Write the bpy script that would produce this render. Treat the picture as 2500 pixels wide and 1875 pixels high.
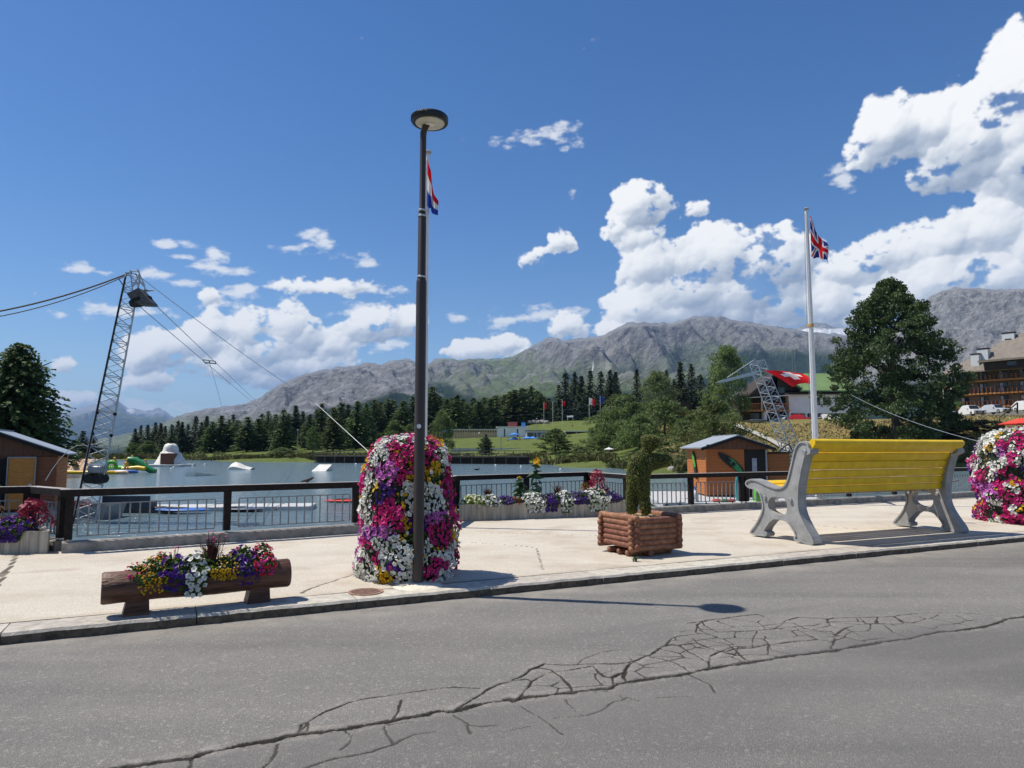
import bpy, bmesh, math, random
import numpy as np
from mathutils import Vector, Matrix

R = math.radians
sc = bpy.context.scene
for o in list(bpy.data.objects):
    bpy.data.objects.remove(o)
COL = sc.collection

# ------------------------------------------------------------------ camera
CAM = Vector((0.0, 0.0, 1.75))
FPX = 1700.0                                  # focal length in photograph pixels (2500 wide)
PITCH = math.atan((1095.0 - 937.5) / FPX)
cam_d = bpy.data.cameras.new('camera'); cam_d.sensor_width = 36.0
cam_d.lens = 36.0 * FPX / 2500.0
cam_d.clip_start = 0.05; cam_d.clip_end = 90000
cam = bpy.data.objects.new('camera', cam_d); COL.objects.link(cam)
cam.location = CAM; cam.rotation_euler = (R(90) + PITCH, 0, 0)
sc.camera = cam

# ------------------------------------------------------------------ sun, exposure
SUN_DIR = Vector((-3.36, 0.69, 5.93)).normalized()      # towards the sun: left, a little ahead, high
SUN_EL = math.asin(SUN_DIR.z)
SUN_AZ = math.atan2(SUN_DIR.x, SUN_DIR.y)
sd = bpy.data.lights.new('sun', 'SUN'); sd.energy = 5.0; sd.angle = R(0.53); sd.color = (1.0, 0.93, 0.82)
so = bpy.data.objects.new('sun', sd); COL.objects.link(so)
so.rotation_euler = SUN_DIR.to_track_quat('Z', 'Y').to_euler()
sc.view_settings.view_transform = 'Standard'
sc.view_settings.look = 'None'
sc.view_settings.exposure = 0.27
sc.view_settings.gamma = 1.0
sc.view_settings.use_curve_mapping = False
sc.render.engine = 'CYCLES'
cy = sc.cycles
cy.use_denoising = True
try:
    cy.denoiser = 'OPENIMAGEDENOISE'
    cy.denoising_input_passes = 'RGB_ALBEDO_NORMAL'
except Exception:
    pass
cy.max_bounces = 6; cy.diffuse_bounces = 3; cy.glossy_bounces = 3; cy.transmission_bounces = 4
cy.transparent_max_bounces = 8; cy.volume_bounces = 0
cy.sample_clamp_indirect = 6.0
cy.use_adaptive_sampling = False
cy.caustics_reflective = False; cy.caustics_refractive = False

# ------------------------------------------------------------------ pixel helpers (photograph pixel -> point of the place)
CP, SP = math.cos(PITCH), math.sin(PITCH)
def ray(u, v):
    x = (u - 1250.0) / FPX; y = (937.5 - v) / FPX
    return Vector((x, CP - y * SP, SP + y * CP))
def G(u, v, z=0.0):
    d = ray(u, v); t = (z - CAM.z) / d.z
    return CAM + d * t
def P(u, v, Y):
    d = ray(u, v)
    return CAM + d * (Y / d.y)
def azel(u, v):
    d = ray(u, v).normalized()
    return math.degrees(math.atan2(d.x, d.y)), math.degrees(math.asin(d.z))

# ------------------------------------------------------------------ noise
def _grads(seed):
    r = np.random.RandomState(seed)
    a = r.rand(256).astype(np.float32) * 2 * np.pi
    return r.permutation(256).astype(np.int32), np.cos(a), np.sin(a)
def pnoise(x, y, seed=0):
    perm, gx, gy = _grads(seed)
    x = np.asarray(x, np.float32); y = np.asarray(y, np.float32)
    xi = np.floor(x); yi = np.floor(y)
    fx = x - xi; fy = y - yi
    xi = xi.astype(np.int32) & 255; yi = yi.astype(np.int32) & 255
    xj = (xi + 1) & 255; yj = (yi + 1) & 255
    def g(ix, iy, dx, dy):
        h = perm[(perm[ix] + iy) & 255]
        return gx[h] * dx + gy[h] * dy
    sx = fx * fx * fx * (fx * (fx * 6 - 15) + 10); sy = fy * fy * fy * (fy * (fy * 6 - 15) + 10)
    a = g(xi, yi, fx, fy); b = g(xj, yi, fx - 1, fy)
    c = g(xi, yj, fx, fy - 1); d = g(xj, yj, fx - 1, fy - 1)
    ab = a + sx * (b - a); cd = c + sx * (d - c)
    return (ab + sy * (cd - ab)) * 1.5
def fbm(x, y, octv=5, seed=0, gain=0.5, lac=2.03, kind=0):
    s = 0; a = 1.0; n = 0; f = 1.0
    for k in range(octv):
        v = pnoise(x * f + 17.3 * k, y * f - 9.1 * k, seed + k)
        if kind == 1: v = 1 - 2 * np.abs(v)         # ridged
        if kind == 2: v = 2 * np.abs(v) - 0.6       # billow
        s = s + a * v; n += a; a *= gain; f *= lac
    return s / n
def sstep(a, b, x):
    t = np.clip((x - a) / (b - a), 0, 1); return t * t * (3 - 2 * t)

# ------------------------------------------------------------------ sky: Nishita with cumulus (cloud cover and painted sun shading computed here as an environment map)
CLOUDS = [  # u, v, radius u, radius v, softness (0 crisp cumulus .. 1 wisp)
 (2180,320,110,85,0),(2120,375,70,50,0),(2290,300,100,80,0),(2400,340,140,120,0),(2455,210,80,110,0),(2505,110,75,80,0),(2330,420,130,55,.1),(2480,440,110,60,.1),(2580,300,170,260,0),
 (2450,565,150,85,0),(2310,590,130,65,0),(2190,620,120,62,0),(2085,660,90,52,0),(2030,745,62,60,0),(2120,745,90,55,0),(2300,700,170,85,0),(2460,680,130,90,0),(2580,600,150,140,0),(2060,790,80,35,0),
 (1560,500,74,58,0),(1600,472,48,36,0),(1515,560,58,40,0),(1560,585,75,35,0),
 (1600,655,105,58,0),(1755,640,125,88,0),(1890,640,105,84,0),(1690,720,160,70,0),(1830,715,140,75,0),(1560,760,95,58,0),(1520,805,72,38,0),(1900,755,95,50,.2),(1640,770,160,45,0),
 (1703,512,27,24,.15),(1368,592,38,29,0),(1300,632,34,19,0),(1330,612,25,13,.2),
 (1378,800,52,40,0),(1330,768,80,14,.5),(1215,785,34,16,.6),(1120,775,25,12,.6),(1400,770,40,12,.5),
 (1170,855,90,25,0),(1235,842,60,27,0),(1130,862,55,20,.1),(1290,862,50,20,0),
 (405,850,92,50,0),(345,872,52,48,0),(480,832,70,48,0),(520,805,42,40,0),(522,775,20,24,0),(620,805,66,58,0),(705,795,66,58,0),(660,855,115,55,0),(745,825,60,48,0),(810,852,62,40,0),(905,800,88,44,0),(965,780,66,40,0),(1003,790,36,44,0),(560,905,82,36,0),(700,900,130,42,0),(820,888,60,33,0),(640,930,90,24,0),(480,890,60,24,.1),
 (345,940,72,20,.1),(385,930,48,18,.1),(150,895,46,22,.1),(190,980,64,24,.2),(330,985,60,20,.3),(240,990,50,15,.3),(430,1000,40,12,.4),(100,1000,60,22,.2),(880,760,60,16,.5),(950,840,50,15,.4),
 (770,707,125,17,.15),(855,700,88,16,.15),(655,700,30,10,.5),(510,725,32,24,.2),(545,742,44,13,.4),(600,710,60,12,.4),(900,706,40,12,.3),
 (275,758,78,15,.3),(365,765,50,11,.4),(145,770,22,8,.5),(985,708,34,10,.5),
 (762,585,34,22,.4),(790,592,34,12,.6),(880,640,42,15,.6),(845,628,30,9,.8),(530,618,26,15,.4),(530,655,64,13,.5),(580,660,40,9,.6),(400,595,34,8,.6),(445,628,34,8,.6),(470,600,34,8,.7),(195,655,56,10,.6),(395,672,64,10,.6),(430,690,44,9,.7),(250,666,40,6,.8),(700,605,36,6,.9),
 (1290,345,84,10,.75),(1355,330,62,18,.6),(1235,357,36,7,.8),(1400,470,12,10,.9),(2060,440,30,24,.7),(2040,420,24,14,.7),
]
def cloud_map(W=6144, H=1536, EL0=-8.0, EL1=82.0):
    """cover and brightness of the cumulus field: every cloud is built from hundreds of round puffs whose relief is lit from the sun's side"""
    rs_ = np.random.RandomState(12)
    az1 = np.linspace(-180, 180, W, endpoint=False, dtype=np.float32); el1 = np.linspace(EL0, EL1, H, dtype=np.float32)
    px = W / 360.0; py = H / (EL1 - EL0)
    i0, i1 = np.searchsorted(az1, (-46, 48)); j0, j1 = 0, int(np.searchsorted(el1, 46))
    az, el = np.meshgrid(az1[i0:i1], el1[j0:j1]); hh, ww = az.shape
    hgt = np.full((hh, ww), -9.0, np.float32); sdf = np.full((hh, ww), -1.0, np.float32); rel = np.zeros((hh, ww), np.float32); wisp = np.zeros((hh, ww), np.float32)
    nw = fbm(az * 0.45 + el * 0.1, el * 1.1 - az * 0.16, 7, 51, 0.62)
    for (u, v, ru, rv, s) in CLOUDS:
        a, e = azel(u, v)
        ra = abs(azel(u + ru, v)[0] - azel(u - ru, v)[0]) / 2; re = abs(azel(u, v - rv)[1] - azel(u, v + rv)[1]) / 2
        if s >= 0.3:
            r = np.sqrt(((az - a) / (ra * 1.45)) ** 2 + ((el - e) / (re * 1.7)) ** 2)
            wisp = np.maximum(wisp, (1.0 - 0.35 * s) * sstep(0.0, 0.9, 1 - r + 1.7 * nw - 0.12))
            continue
        n = int(26 + 26 * ra / max(re, .2)) if re < 1.4 else int(40 + 34 * ra * re / min(re, 2.2) ** 2 * 1.6)
        for k in range(n):
            t = rs_.rand() * 2 * np.pi; q = rs_.rand() ** 0.55
            dx, dy = np.cos(t) * q, np.sin(t) * q
            if dy < -0.45: dy = -0.45 - 0.25 * rs_.rand()
            rad = re * rs_.uniform(0.16, 0.42) * (1.15 - 0.5 * q) * (1.25 if re < 1.0 else 1.0); rad = min(rad, 0.8)
            cx, cy_ = a + dx * ra, e + dy * re; dep_ = re * (1 - q) * 1.3 + rs_.uniform(0, .3) * re
            x0, x1 = int((cx - rad * 1.5 - az1[i0]) * px), int((cx + rad * 1.5 - az1[i0]) * px) + 2; y0, y1 = int((cy_ - rad * 1.5 - EL0) * py), int((cy_ + rad * 1.5 - EL0) * py) + 2
            x0, y0 = max(x0, 0), max(y0, 0); x1, y1 = min(x1, ww), min(y1, hh)
            if x1 <= x0 or y1 <= y0: continue
            ax, ay = az[y0:y1, x0:x1], el[y0:y1, x0:x1]
            d2 = ((ax - cx) ** 2 + (ay - cy_) ** 2) / rad ** 2
            z = dep_ + rad * np.sqrt(np.clip(1.0 - d2, 0, 1)); ok = d2 < 1
            sub = hgt[y0:y1, x0:x1]; new_ = ok & (z > sub); sub[new_] = z[new_]
            rl = rel[y0:y1, x0:x1]; rl[new_] = ((ay - e) / re)[new_]
            sd_ = (1 - np.sqrt(d2)) * min(1.0, rad / 0.5); sdf[y0:y1, x0:x1] = np.maximum(sdf[y0:y1, x0:x1], sd_)
    def blur(m, k):
        for ax_ in (0, 1):
            c = np.cumsum(np.pad(m, [(k + 1, k) if i == ax_ else (0, 0) for i in (0, 1)], 'edge'), ax_, dtype=np.float64)
            m = ((c[2*k+1:] - c[:-2*k-1]) if ax_ == 0 else (c[:, 2*k+1:] - c[:, :-2*k-1])).astype(np.float32) / (2 * k + 1)
        return m
    nb = fbm(az * 1.3, el * 1.4, 5, 11, 0.55, 2.02, 2); nf = fbm(az * 0.9, el * 1.2, 6, 31, 0.58); ns = fbm(az * 0.22, el * 0.34, 5, 35, 0.5)
    body = (hgt > -5).astype(np.float32); soft = blur(blur(body, 4), 3)
    # ragged air: the puffs are carried along by a turbulent warp
    wx = fbm(az * 0.7, el * 0.8, 5, 211, 0.55) * 0.55 * px; wy = fbm(az * 0.7 + 31, el * 0.8, 5, 221, 0.55) * 0.42 * py
    jj, ii = np.meshgrid(np.arange(hh), np.arange(ww), indexing='ij'); jj = np.clip(jj + wy, 0, hh - 1).astype(np.int32); ii = np.clip(ii + wx, 0, ww - 1).astype(np.int32)
    hgt = hgt[jj, ii]; rel = rel[jj, ii]; body = body[jj, ii]; soft = blur(blur(body, 4), 3)
    wide = blur(blur(body, 12), 10)
    T = soft * 0.60 + wide * 0.62 - 0.68 + 0.74 * nf - 0.16 * nb + 0.50 * ns
    A = sstep(-0.14, 0.24, T)
    A *= 1 - 0.92 * sstep(0.17, 0.36, -ns - 0.40 * nf - 0.02)
    h = blur(np.where(hgt > -5, hgt, 0), 2) + 0.10 * (-nb) + 0.05 * nf
    hb = blur(blur(np.where(hgt > -5, hgt, 0), 7), 7)
    def lam(q, k):
        gx = np.gradient(q, axis=1) * px * k; gy = np.gradient(q, axis=0) * py * k
        n_ = np.sqrt(gx * gx + gy * gy + 1); return (-gx * (-0.50) - gy * 0.80 + 0.22) / n_
    L1 = lam(h, 0.55); L2 = lam(hb, 0.8)
    solid = blur(body, 5); acc = np.zeros_like(h)
    for k in range(1, 9): acc += np.roll(np.roll(solid, int(k * 7), 1), -int(k * 11), 0)
    thick = np.exp(-0.16 * acc)
    L = 0.50 + 0.17 * L1 + 0.24 * L2 + 0.40 * thick - 0.16 * np.clip(0.1 - rel, 0, 1) + 0.30 * (ns - 0.05) * (1 - thick) + 0.07 * nf
    L = L + 0.22 * (1 - sstep(0.0, 0.5, soft))
    L = np.clip(L, 0.28, 1.0)
    wisp *= (1 - A); At = A + wisp; L = (L * A + 0.90 * wisp) / np.maximum(At, 1e-3); A = np.clip(At, 0, 1)
    azg, elg = np.meshgrid(az1[::4], el1[::4])
    t = fbm(azg * 0.055, elg * 0.085, 6, 91, 0.55) - 0.20 + 0.15 * sstep(40, 5, elg) - 0.5 * sstep(35, 60, elg)
    ag = sstep(0, 0.16, t); lg = np.clip(0.97 - 0.7 * np.clip(t, 0, 0.5), 0.5, 1)
    ag = blur(np.repeat(np.repeat(ag, 4, 0), 4, 1)[:H, :W], 4); lum = blur(np.repeat(np.repeat(lg, 4, 0), 4, 1)[:H, :W], 4); alpha = ag.copy()
    k = np.maximum(sstep(40.5, 46, np.abs(az - 1.0)), sstep(40, 45.5, el))
    lum[j0:j1, i0:i1] = np.where(k < 0.5, L, lum[j0:j1, i0:i1]); alpha[j0:j1, i0:i1] = A * (1 - k) + ag[j0:j1, i0:i1] * k
    alpha *= sstep(-3, 3, el1)[:, None]
    if globals().get('CLOUD_PREVIEW'): return alpha, lum, (j0, j1, i0, i1)
    img = bpy.data.images.new('cloud_cover', W, H, alpha=False, float_buffer=False)
    img.colorspace_settings.name = 'Non-Color'
    p_ = np.ones((H, W, 4), np.float32); p_[..., 0] = alpha; p_[..., 1] = lum; p_[..., 2] = 0
    img.pixels.foreach_set(p_.ravel()); img.update(); img.pack()
    return img, EL0, EL1

world = bpy.data.worlds.new('World'); sc.world = world; world.use_nodes = True
wn = world.node_tree; wn.nodes.clear(); wl = wn.links
def N(tree, typ, **kw):
    n = tree.nodes.new(typ)
    for k, v in kw.items(): setattr(n, k, v)
    return n
def math_n(tree, op, a, b=None, clamp=False):
    n = N(tree, 'ShaderNodeMath', operation=op, use_clamp=clamp)
    for i, s in enumerate((a, b)):
        if s is None: continue
        if isinstance(s, (int, float)): n.inputs[i].default_value = s
        else: tree.links.new(s, n.inputs[i])
    return n.outputs[0]
cimg, EL0, EL1 = cloud_map()
tc = N(wn, 'ShaderNodeTexCoord'); sep = N(wn, 'ShaderNodeSeparateXYZ'); wl.new(tc.outputs['Generated'], sep.inputs[0])
az_n = math_n(wn, 'ARCTAN2', sep.outputs[0], sep.outputs[1])
el_n = math_n(wn, 'ARCSINE', sep.outputs[2])
uu = math_n(wn, 'ADD', math_n(wn, 'MULTIPLY', az_n, 1 / (2 * math.pi)), 0.5)
vv = math_n(wn, 'DIVIDE', math_n(wn, 'SUBTRACT', math_n(wn, 'MULTIPLY', el_n, 180 / math.pi), EL0), EL1 - EL0)
cmb = N(wn, 'ShaderNodeCombineXYZ'); wl.new(uu, cmb.inputs[0]); wl.new(vv, cmb.inputs[1])
tex = N(wn, 'ShaderNodeTexImage', image=cimg, extension='EXTEND', interpolation='Cubic'); wl.new(cmb.outputs[0], tex.inputs[0])
cs = N(wn, 'ShaderNodeSeparateColor'); wl.new(tex.outputs[0], cs.inputs[0])
sky = N(wn, 'ShaderNodeTexSky', sky_type='NISHITA')
sky.sun_disc = False; sky.sun_elevation = SUN_EL; sky.sun_rotation = SUN_AZ
sky.altitude = 1500; sky.air_density = 1.15; sky.dust_density = 0.6; sky.ozone_density = 2.2
hsv = N(wn, 'ShaderNodeHueSaturation'); hsv.inputs['Saturation'].default_value = 1.30; hsv.inputs['Hue'].default_value = 0.507; wl.new(sky.outputs[0], hsv.inputs['Color'])
bg = N(wn, 'ShaderNodeBackground'); bg.inputs[1].default_value = 0.097; wl.new(hsv.outputs[0], bg.inputs[0])
ramp = N(wn, 'ShaderNodeValToRGB')
er = ramp.color_ramp
er.elements[0].position = 0.30; er.elements[0].color = (0.27, 0.33, 0.43, 1)
er.elements[1].position = 1.0; er.elements[1].color = (0.90, 0.90, 0.89, 1)
e = er.elements.new(0.62); e.color = (0.50, 0.55, 0.62, 1)
e = er.elements.new(0.82); e.color = (0.76, 0.78, 0.80, 1)
wl.new(cs.outputs[1], ramp.inputs[0])
bgc = N(wn, 'ShaderNodeBackground'); bgc.inputs[1].default_value = 0.98; wl.new(ramp.outputs[0], bgc.inputs[0])
mx = N(wn, 'ShaderNodeMixShader'); wl.new(cs.outputs[0], mx.inputs[0]); wl.new(bg.outputs[0], mx.inputs[1]); wl.new(bgc.outputs[0], mx.inputs[2])
wo = N(wn, 'ShaderNodeOutputWorld'); wl.new(mx.outputs[0], wo.inputs[0])
world.cycles.sampling_method = 'MANUAL'; world.cycles.sample_map_resolution = 1024

# ------------------------------------------------------------------ materials
MATS = {}
def mat(name, col, rough=0.65, var=0.18, scale=6.0, bump=0.0, bscale=60.0, metal=0.0, spec=0.4, transl=0.0, col2=None, detail=4, rand=0.0, stretch=None, sheen=0.0):
    """procedural material: colour varied by noise over the place, optional relief, optional translucency (leaves, petals)"""
    if name in MATS: return MATS[name]
    m = bpy.data.materials.new(name); m.use_nodes = True; t = m.node_tree; L = t.links; t.nodes.clear()
    out = N(t, 'ShaderNodeOutputMaterial'); b = N(t, 'ShaderNodeBsdfPrincipled')
    b.inputs['Roughness'].default_value = rough; b.inputs['Metallic'].default_value = metal
    b.inputs['Specular IOR Level'].default_value = spec
    geo = N(t, 'ShaderNodeNewGeometry'); vec = geo.outputs['Position']
    if stretch:
        mp = N(t, 'ShaderNodeMapping'); mp.inputs['Scale'].default_value = stretch; L.new(vec, mp.inputs[0]); vec = mp.outputs[0]
    nz = N(t, 'ShaderNodeTexNoise'); nz.inputs['Scale'].default_value = scale; nz.inputs['Detail'].default_value = detail; nz.inputs['Roughness'].default_value = 0.62
    L.new(vec, nz.inputs['Vector'])
    c = list(col)[:3]; lo = [x * (1 - var) for x in c]; hi = list(col2)[:3] if col2 else [min(1, x * (1 + var)) for x in c]
    rp = N(t, 'ShaderNodeValToRGB'); rp.color_ramp.elements[0].position = 0.3; rp.color_ramp.elements[1].position = 0.7
    rp.color_ramp.elements[0].color = (*lo, 1); rp.color_ramp.elements[1].color = (*hi, 1)
    L.new(nz.outputs[0], rp.inputs[0]); cout = rp.outputs[0]
    if rand:
        oi = N(t, 'ShaderNodeObjectInfo'); hs = N(t, 'ShaderNodeHueSaturation')
        L.new(math_n(t, 'ADD', math_n(t, 'MULTIPLY', oi.outputs['Random'], rand), 1 - rand / 2), hs.inputs['Value'])
        L.new(math_n(t, 'ADD', math_n(t, 'MULTIPLY', oi.outputs['Random'], rand * 0.08), 0.5 - rand * 0.04), hs.inputs['Hue'])
        L.new(cout, hs.inputs['Color']); cout = hs.outputs[0]
    L.new(cout, b.inputs['Base Color'])
    if bump:
        n2 = N(t, 'ShaderNodeTexNoise'); n2.inputs['Scale'].default_value = bscale; n2.inputs['Detail'].default_value = 5; L.new(vec, n2.inputs['Vector'])
        bp = N(t, 'ShaderNodeBump'); bp.inputs['Strength'].default_value = min(1, bump); bp.inputs['Distance'].default_value = 0.6 / bscale
        L.new(n2.outputs[0], bp.inputs['Height']); L.new(bp.outputs[0], b.inputs['Normal'])
    sh = b.outputs[0]
    if transl:
        tr = N(t, 'ShaderNodeBsdfTranslucent'); L.new(cout, tr.inputs[0]); ms = N(t, 'ShaderNodeMixShader'); ms.inputs[0].default_value = transl
        L.new(sh, ms.inputs[1]); L.new(tr.outputs[0], ms.inputs[2]); sh = ms.outputs[0]
    L.new(sh, out.inputs[0])
    MATS[name] = m; return m

# ------------------------------------------------------------------ object helpers
def tag(o, label=None, cat=None, group=None, kind=None):
    if label: o['label'] = label
    if cat: o['category'] = cat
    if group: o['group'] = group
    if kind: o['kind'] = kind
    return o
def thing(name, label, cat, loc=(0, 0, 0), rz=0.0, group=None):
    o = bpy.data.objects.new(name, None); o.empty_display_size = 0.2; COL.objects.link(o)
    o.location = loc; o.rotation_euler = (0, 0, rz)
    return tag(o, label, cat, group)
def link(name, me, parent=None, M=None):
    o = bpy.data.objects.new(name, me); COL.objects.link(o)
    if parent is not None: o.parent = parent
    if M is not None: o.matrix_basis = M
    return o
def mesh_np(name, V, F, mats=None, midx=None, smooth=False):
    """V (n,3); F: array of quads/tris or a list of index tuples"""
    me = bpy.data.meshes.new(name)
    V = np.asarray(V, np.float32).reshape(-1, 3)
    if isinstance(F, np.ndarray):
        n, k = F.shape
        me.vertices.add(len(V)); me.vertices.foreach_set('co', V.ravel())
        me.loops.add(n * k); me.loops.foreach_set('vertex_index', F.astype(np.int32).ravel())
        me.polygons.add(n); me.polygons.foreach_set('loop_start', np.arange(0, n * k, k, dtype=np.int32)); me.polygons.foreach_set('loop_total', np.full(n, k, np.int32))
        me.update(calc_edges=True); me.validate()
    else:
        me.from_pydata([tuple(map(float, v)) for v in V], [], [tuple(f) for f in F]); me.update()
    if mats is not None:
        for m in (mats if isinstance(mats, (list, tuple)) else [mats]): me.materials.append(m)
    if midx is not None: me.polygons.foreach_set('material_index', np.asarray(midx, np.int32))
    if smooth: me.polygons.foreach_set('use_smooth', np.ones(len(me.polygons), bool))
    return me
class MB:
    """collects shapes into ONE mesh"""
    def __init__(s): s.V = []; s.F = []; s.MI = []
    def add(s, V, F, mi=0):
        b = len(s.V); s.V += [tuple(v) for v in V]; s.F += [tuple(i + b for i in f) for f in F]; s.MI += [mi] * len(F); return s
    def box(s, x0, x1, y0, y1, z0, z1, mi=0, bev=0.0):
        if bev <= 0:
            V = [(x0,y0,z0),(x1,y0,z0),(x1,y1,z0),(x0,y1,z0),(x0,y0,z1),(x1,y0,z1),(x1,y1,z1),(x0,y1,z1)]
            return s.add(V, [(0,3,2,1),(4,5,6,7),(0,1,5,4),(1,2,6,5),(2,3,7,6),(3,0,4,7)], mi)
        b = bev; pr = [(x0+b,y0),(x1-b,y0),(x1,y0+b),(x1,y1-b),(x1-b,y1),(x0+b,y1),(x0,y1-b),(x0,y0+b)]
        cx, cy_ = (x0+x1)/2, (y0+y1)/2
        def ins(p): return (p[0] + (b if p[0] < cx else -b), p[1] + (b if p[1] < cy_ else -b))
        V = [(*ins(p), z0) for p in pr] + [(*p, z0+b) for p in pr] + [(*p, z1-b) for p in pr] + [(*ins(p), z1) for p in pr]
        F = [tuple(range(7, -1, -1)), tuple(range(24, 32))]
        for k in range(3):
            for i in range(8):
                j = (i+1) % 8; F.append((k*8+i, k*8+j, k*8+8+j, k*8+8+i))
        return s.add(V, F, mi)
    def prism(s, poly, axis, a, b, mi=0):
        """poly: 2-D outline (counter-clockwise); axis 'x','y','z' is the extrusion axis"""
        def m(p, h): return {'x': (h, p[0], p[1]), 'y': (p[0], h, p[1]), 'z': (p[0], p[1], h)}[axis]
        n = len(poly); V = [m(p, a) for p in poly] + [m(p, b) for p in poly]
        F = [tuple(range(n-1, -1, -1)), tuple(range(n, 2*n))] + [(i, (i+1) % n, n+(i+1) % n, n+i) for i in range(n)]
        return s.add(V, F, mi)
    def tube(s, pts, r, n=8, mi=0, cap=True):
        pts = [Vector(p) for p in pts]; rr = r if isinstance(r, (list, tuple)) else [r] * len(pts)
        rings = []; up = None
        for i, p in enumerate(pts):
            d = (pts[min(i+1, len(pts)-1)] - pts[max(i-1, 0)]).normalized()
            if up is None or abs(d.dot(up)) > 0.95: up = Vector((0, 0, 1)) if abs(d.z) < 0.9 else Vector((1, 0, 0))
            a = d.cross(up).normalized(); b = a.cross(d).normalized(); up = b
            rings.append([tuple(p + (a * math.cos(2*math.pi*k/n) + b * math.sin(2*math.pi*k/n)) * rr[i]) for k in range(n)])
        V = [v for r_ in rings for v in r_]; F = []
        for i in range(len(rings)-1):
            for k in range(n):
                k2 = (k+1) % n; F.append((i*n+k, i*n+k2, (i+1)*n+k2, (i+1)*n+k))
        if cap: F += [tuple(range(n-1, -1, -1)), tuple(range((len(rings)-1)*n, len(rings)*n))]
        return s.add(V, F, mi)
    def lathe(s, prof, n=24, mi=0, c=(0, 0, 0)):
        V = [(c[0] + r*math.cos(2*math.pi*k/n), c[1] + r*math.sin(2*math.pi*k/n), c[2] + z) for r, z in prof for k in range(n)]
        F = []
        for i in range(len(prof)-1):
            for k in range(n):
                k2 = (k+1) % n; F.append((i*n+k, i*n+k2, (i+1)*n+k2, (i+1)*n+k))
        F += [tuple(range(n-1, -1, -1)), tuple(range((len(prof)-1)*n, len(prof)*n))]
        return s.add(V, F, mi)
    def ell(s, c, r, n=12, m=8, mi=0, jit=0.0, seed=0):
        rg = random.Random(seed); V = []; F = []
        for i in range(m+1):
            th = math.pi * i / m
            for k in range(n):
                ph = 2*math.pi*k/n; j = 1 + rg.uniform(-jit, jit)
                V.append((c[0]+r[0]*j*math.sin(th)*math.cos(ph), c[1]+r[1]*j*math.sin(th)*math.sin(ph), c[2]+r[2]*j*math.cos(th)))
        for i in range(m):
            for k in range(n):
                k2 = (k+1) % n; F.append((i*n+k, (i+1)*n+k, (i+1)*n+k2, i*n+k2))
        return s.add(V, F, mi)
    def mesh(s, name, mats, smooth=False):
        me = bpy.data.meshes.new(name); me.from_pydata(s.V, [], s.F)
        for m in (mats if isinstance(mats, (list, tuple)) else [mats]): me.materials.append(m)
        if len(set(s.MI)) > 1: me.polygons.foreach_set('material_index', s.MI)
        if smooth:
            me.polygons.foreach_set('use_smooth', [True] * len(me.polygons))
            try: me.set_sharp_from_angle(angle=R(38))
            except Exception: pass
        me.update(); return me
    def obj(s, name, mats, parent=None, smooth=False, M=None):
        return link(name, s.mesh(name, mats, smooth), parent, M)
UNIT = {}
def unit(kind, m):
    """shared meshes: a unit rod (along z, radius 1, length 1), a unit beam (1 x 1 x 1 along z)"""
    k = (kind, m.name)
    if k not in UNIT:
        b = MB()
        if kind == 'rod': b.lathe([(1, 0), (1, 1)], 8)
        elif kind == 'log': b.lathe([(0.86, 0), (1, 0.012), (1, 0.988), (0.86, 1)], 12)
        else: b.box(-.5, .5, -.5, .5, 0, 1)
        UNIT[k] = b.mesh(kind, m, kind != 'beam')
    return UNIT[k]
def between(p0, p1, w, h, spin=None):
    p0, p1 = Vector(p0), Vector(p1); d = p1 - p0; l = d.length; z = d / l
    ref = Vector((0, 0, 1)) if abs(z.z) < 0.9 else Vector((0, 1, 0))
    if spin is not None and abs(z.z) >= 0.9: ref = Vector((-math.sin(spin), math.cos(spin), 0))
    x = ref.cross(z).normalized(); y = z.cross(x)
    M = Matrix(((x.x*w, y.x*h, z.x*l, p0.x), (x.y*w, y.y*h, z.y*l, p0.y), (x.z*w, y.z*h, z.z*l, p0.z), (0, 0, 0, 1)))
    return M
def rod(name, p0, p1, r, m, parent): return link(name, unit('rod', m), parent, between(p0, p1, r, r))
def logp(name, p0, p1, r, m, parent): return link(name, unit('log', m), parent, between(p0, p1, r, r))
def beam(name, p0, p1, w, h, m, parent, spin=None): return link(name, unit('beam', m), parent, between(p0, p1, w, h, spin))
ORD = ['first', 'second', 'third', 'fourth', 'fifth', 'sixth', 'seventh', 'eighth', 'ninth', 'tenth', 'eleventh', 'twelfth', 'thirteenth', 'fourteenth', 'fifteenth', 'sixteenth', 'seventeenth', 'eighteenth', 'nineteenth', 'twentieth', 'twenty-first', 'twenty-second', 'twenty-third', 'twenty-fourth', 'twenty-fifth', 'twenty-sixth', 'twenty-seventh', 'twenty-eighth', 'twenty-ninth', 'thirtieth']

# street frame: S along the kerb (left to right), T from the road towards the lake
KA, KB = G(0, 1575, 0), G(2500, 1322, 0)
S = (KB - KA).normalized(); T = Vector((-S.y, S.x, 0)); STREET_RZ = math.atan2(S.y, S.x)
def st(p): d = Vector((p[0], p[1], 0)) - Vector((KA.x, KA.y, 0)); return d.dot(S), d.dot(T)
def ST(s, t, z=0.0): q = KA + S * s + T * t; return Vector((q.x, q.y, z))
PAV = 0.10        # pavement height above the road
LAKE = -0.60

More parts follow.
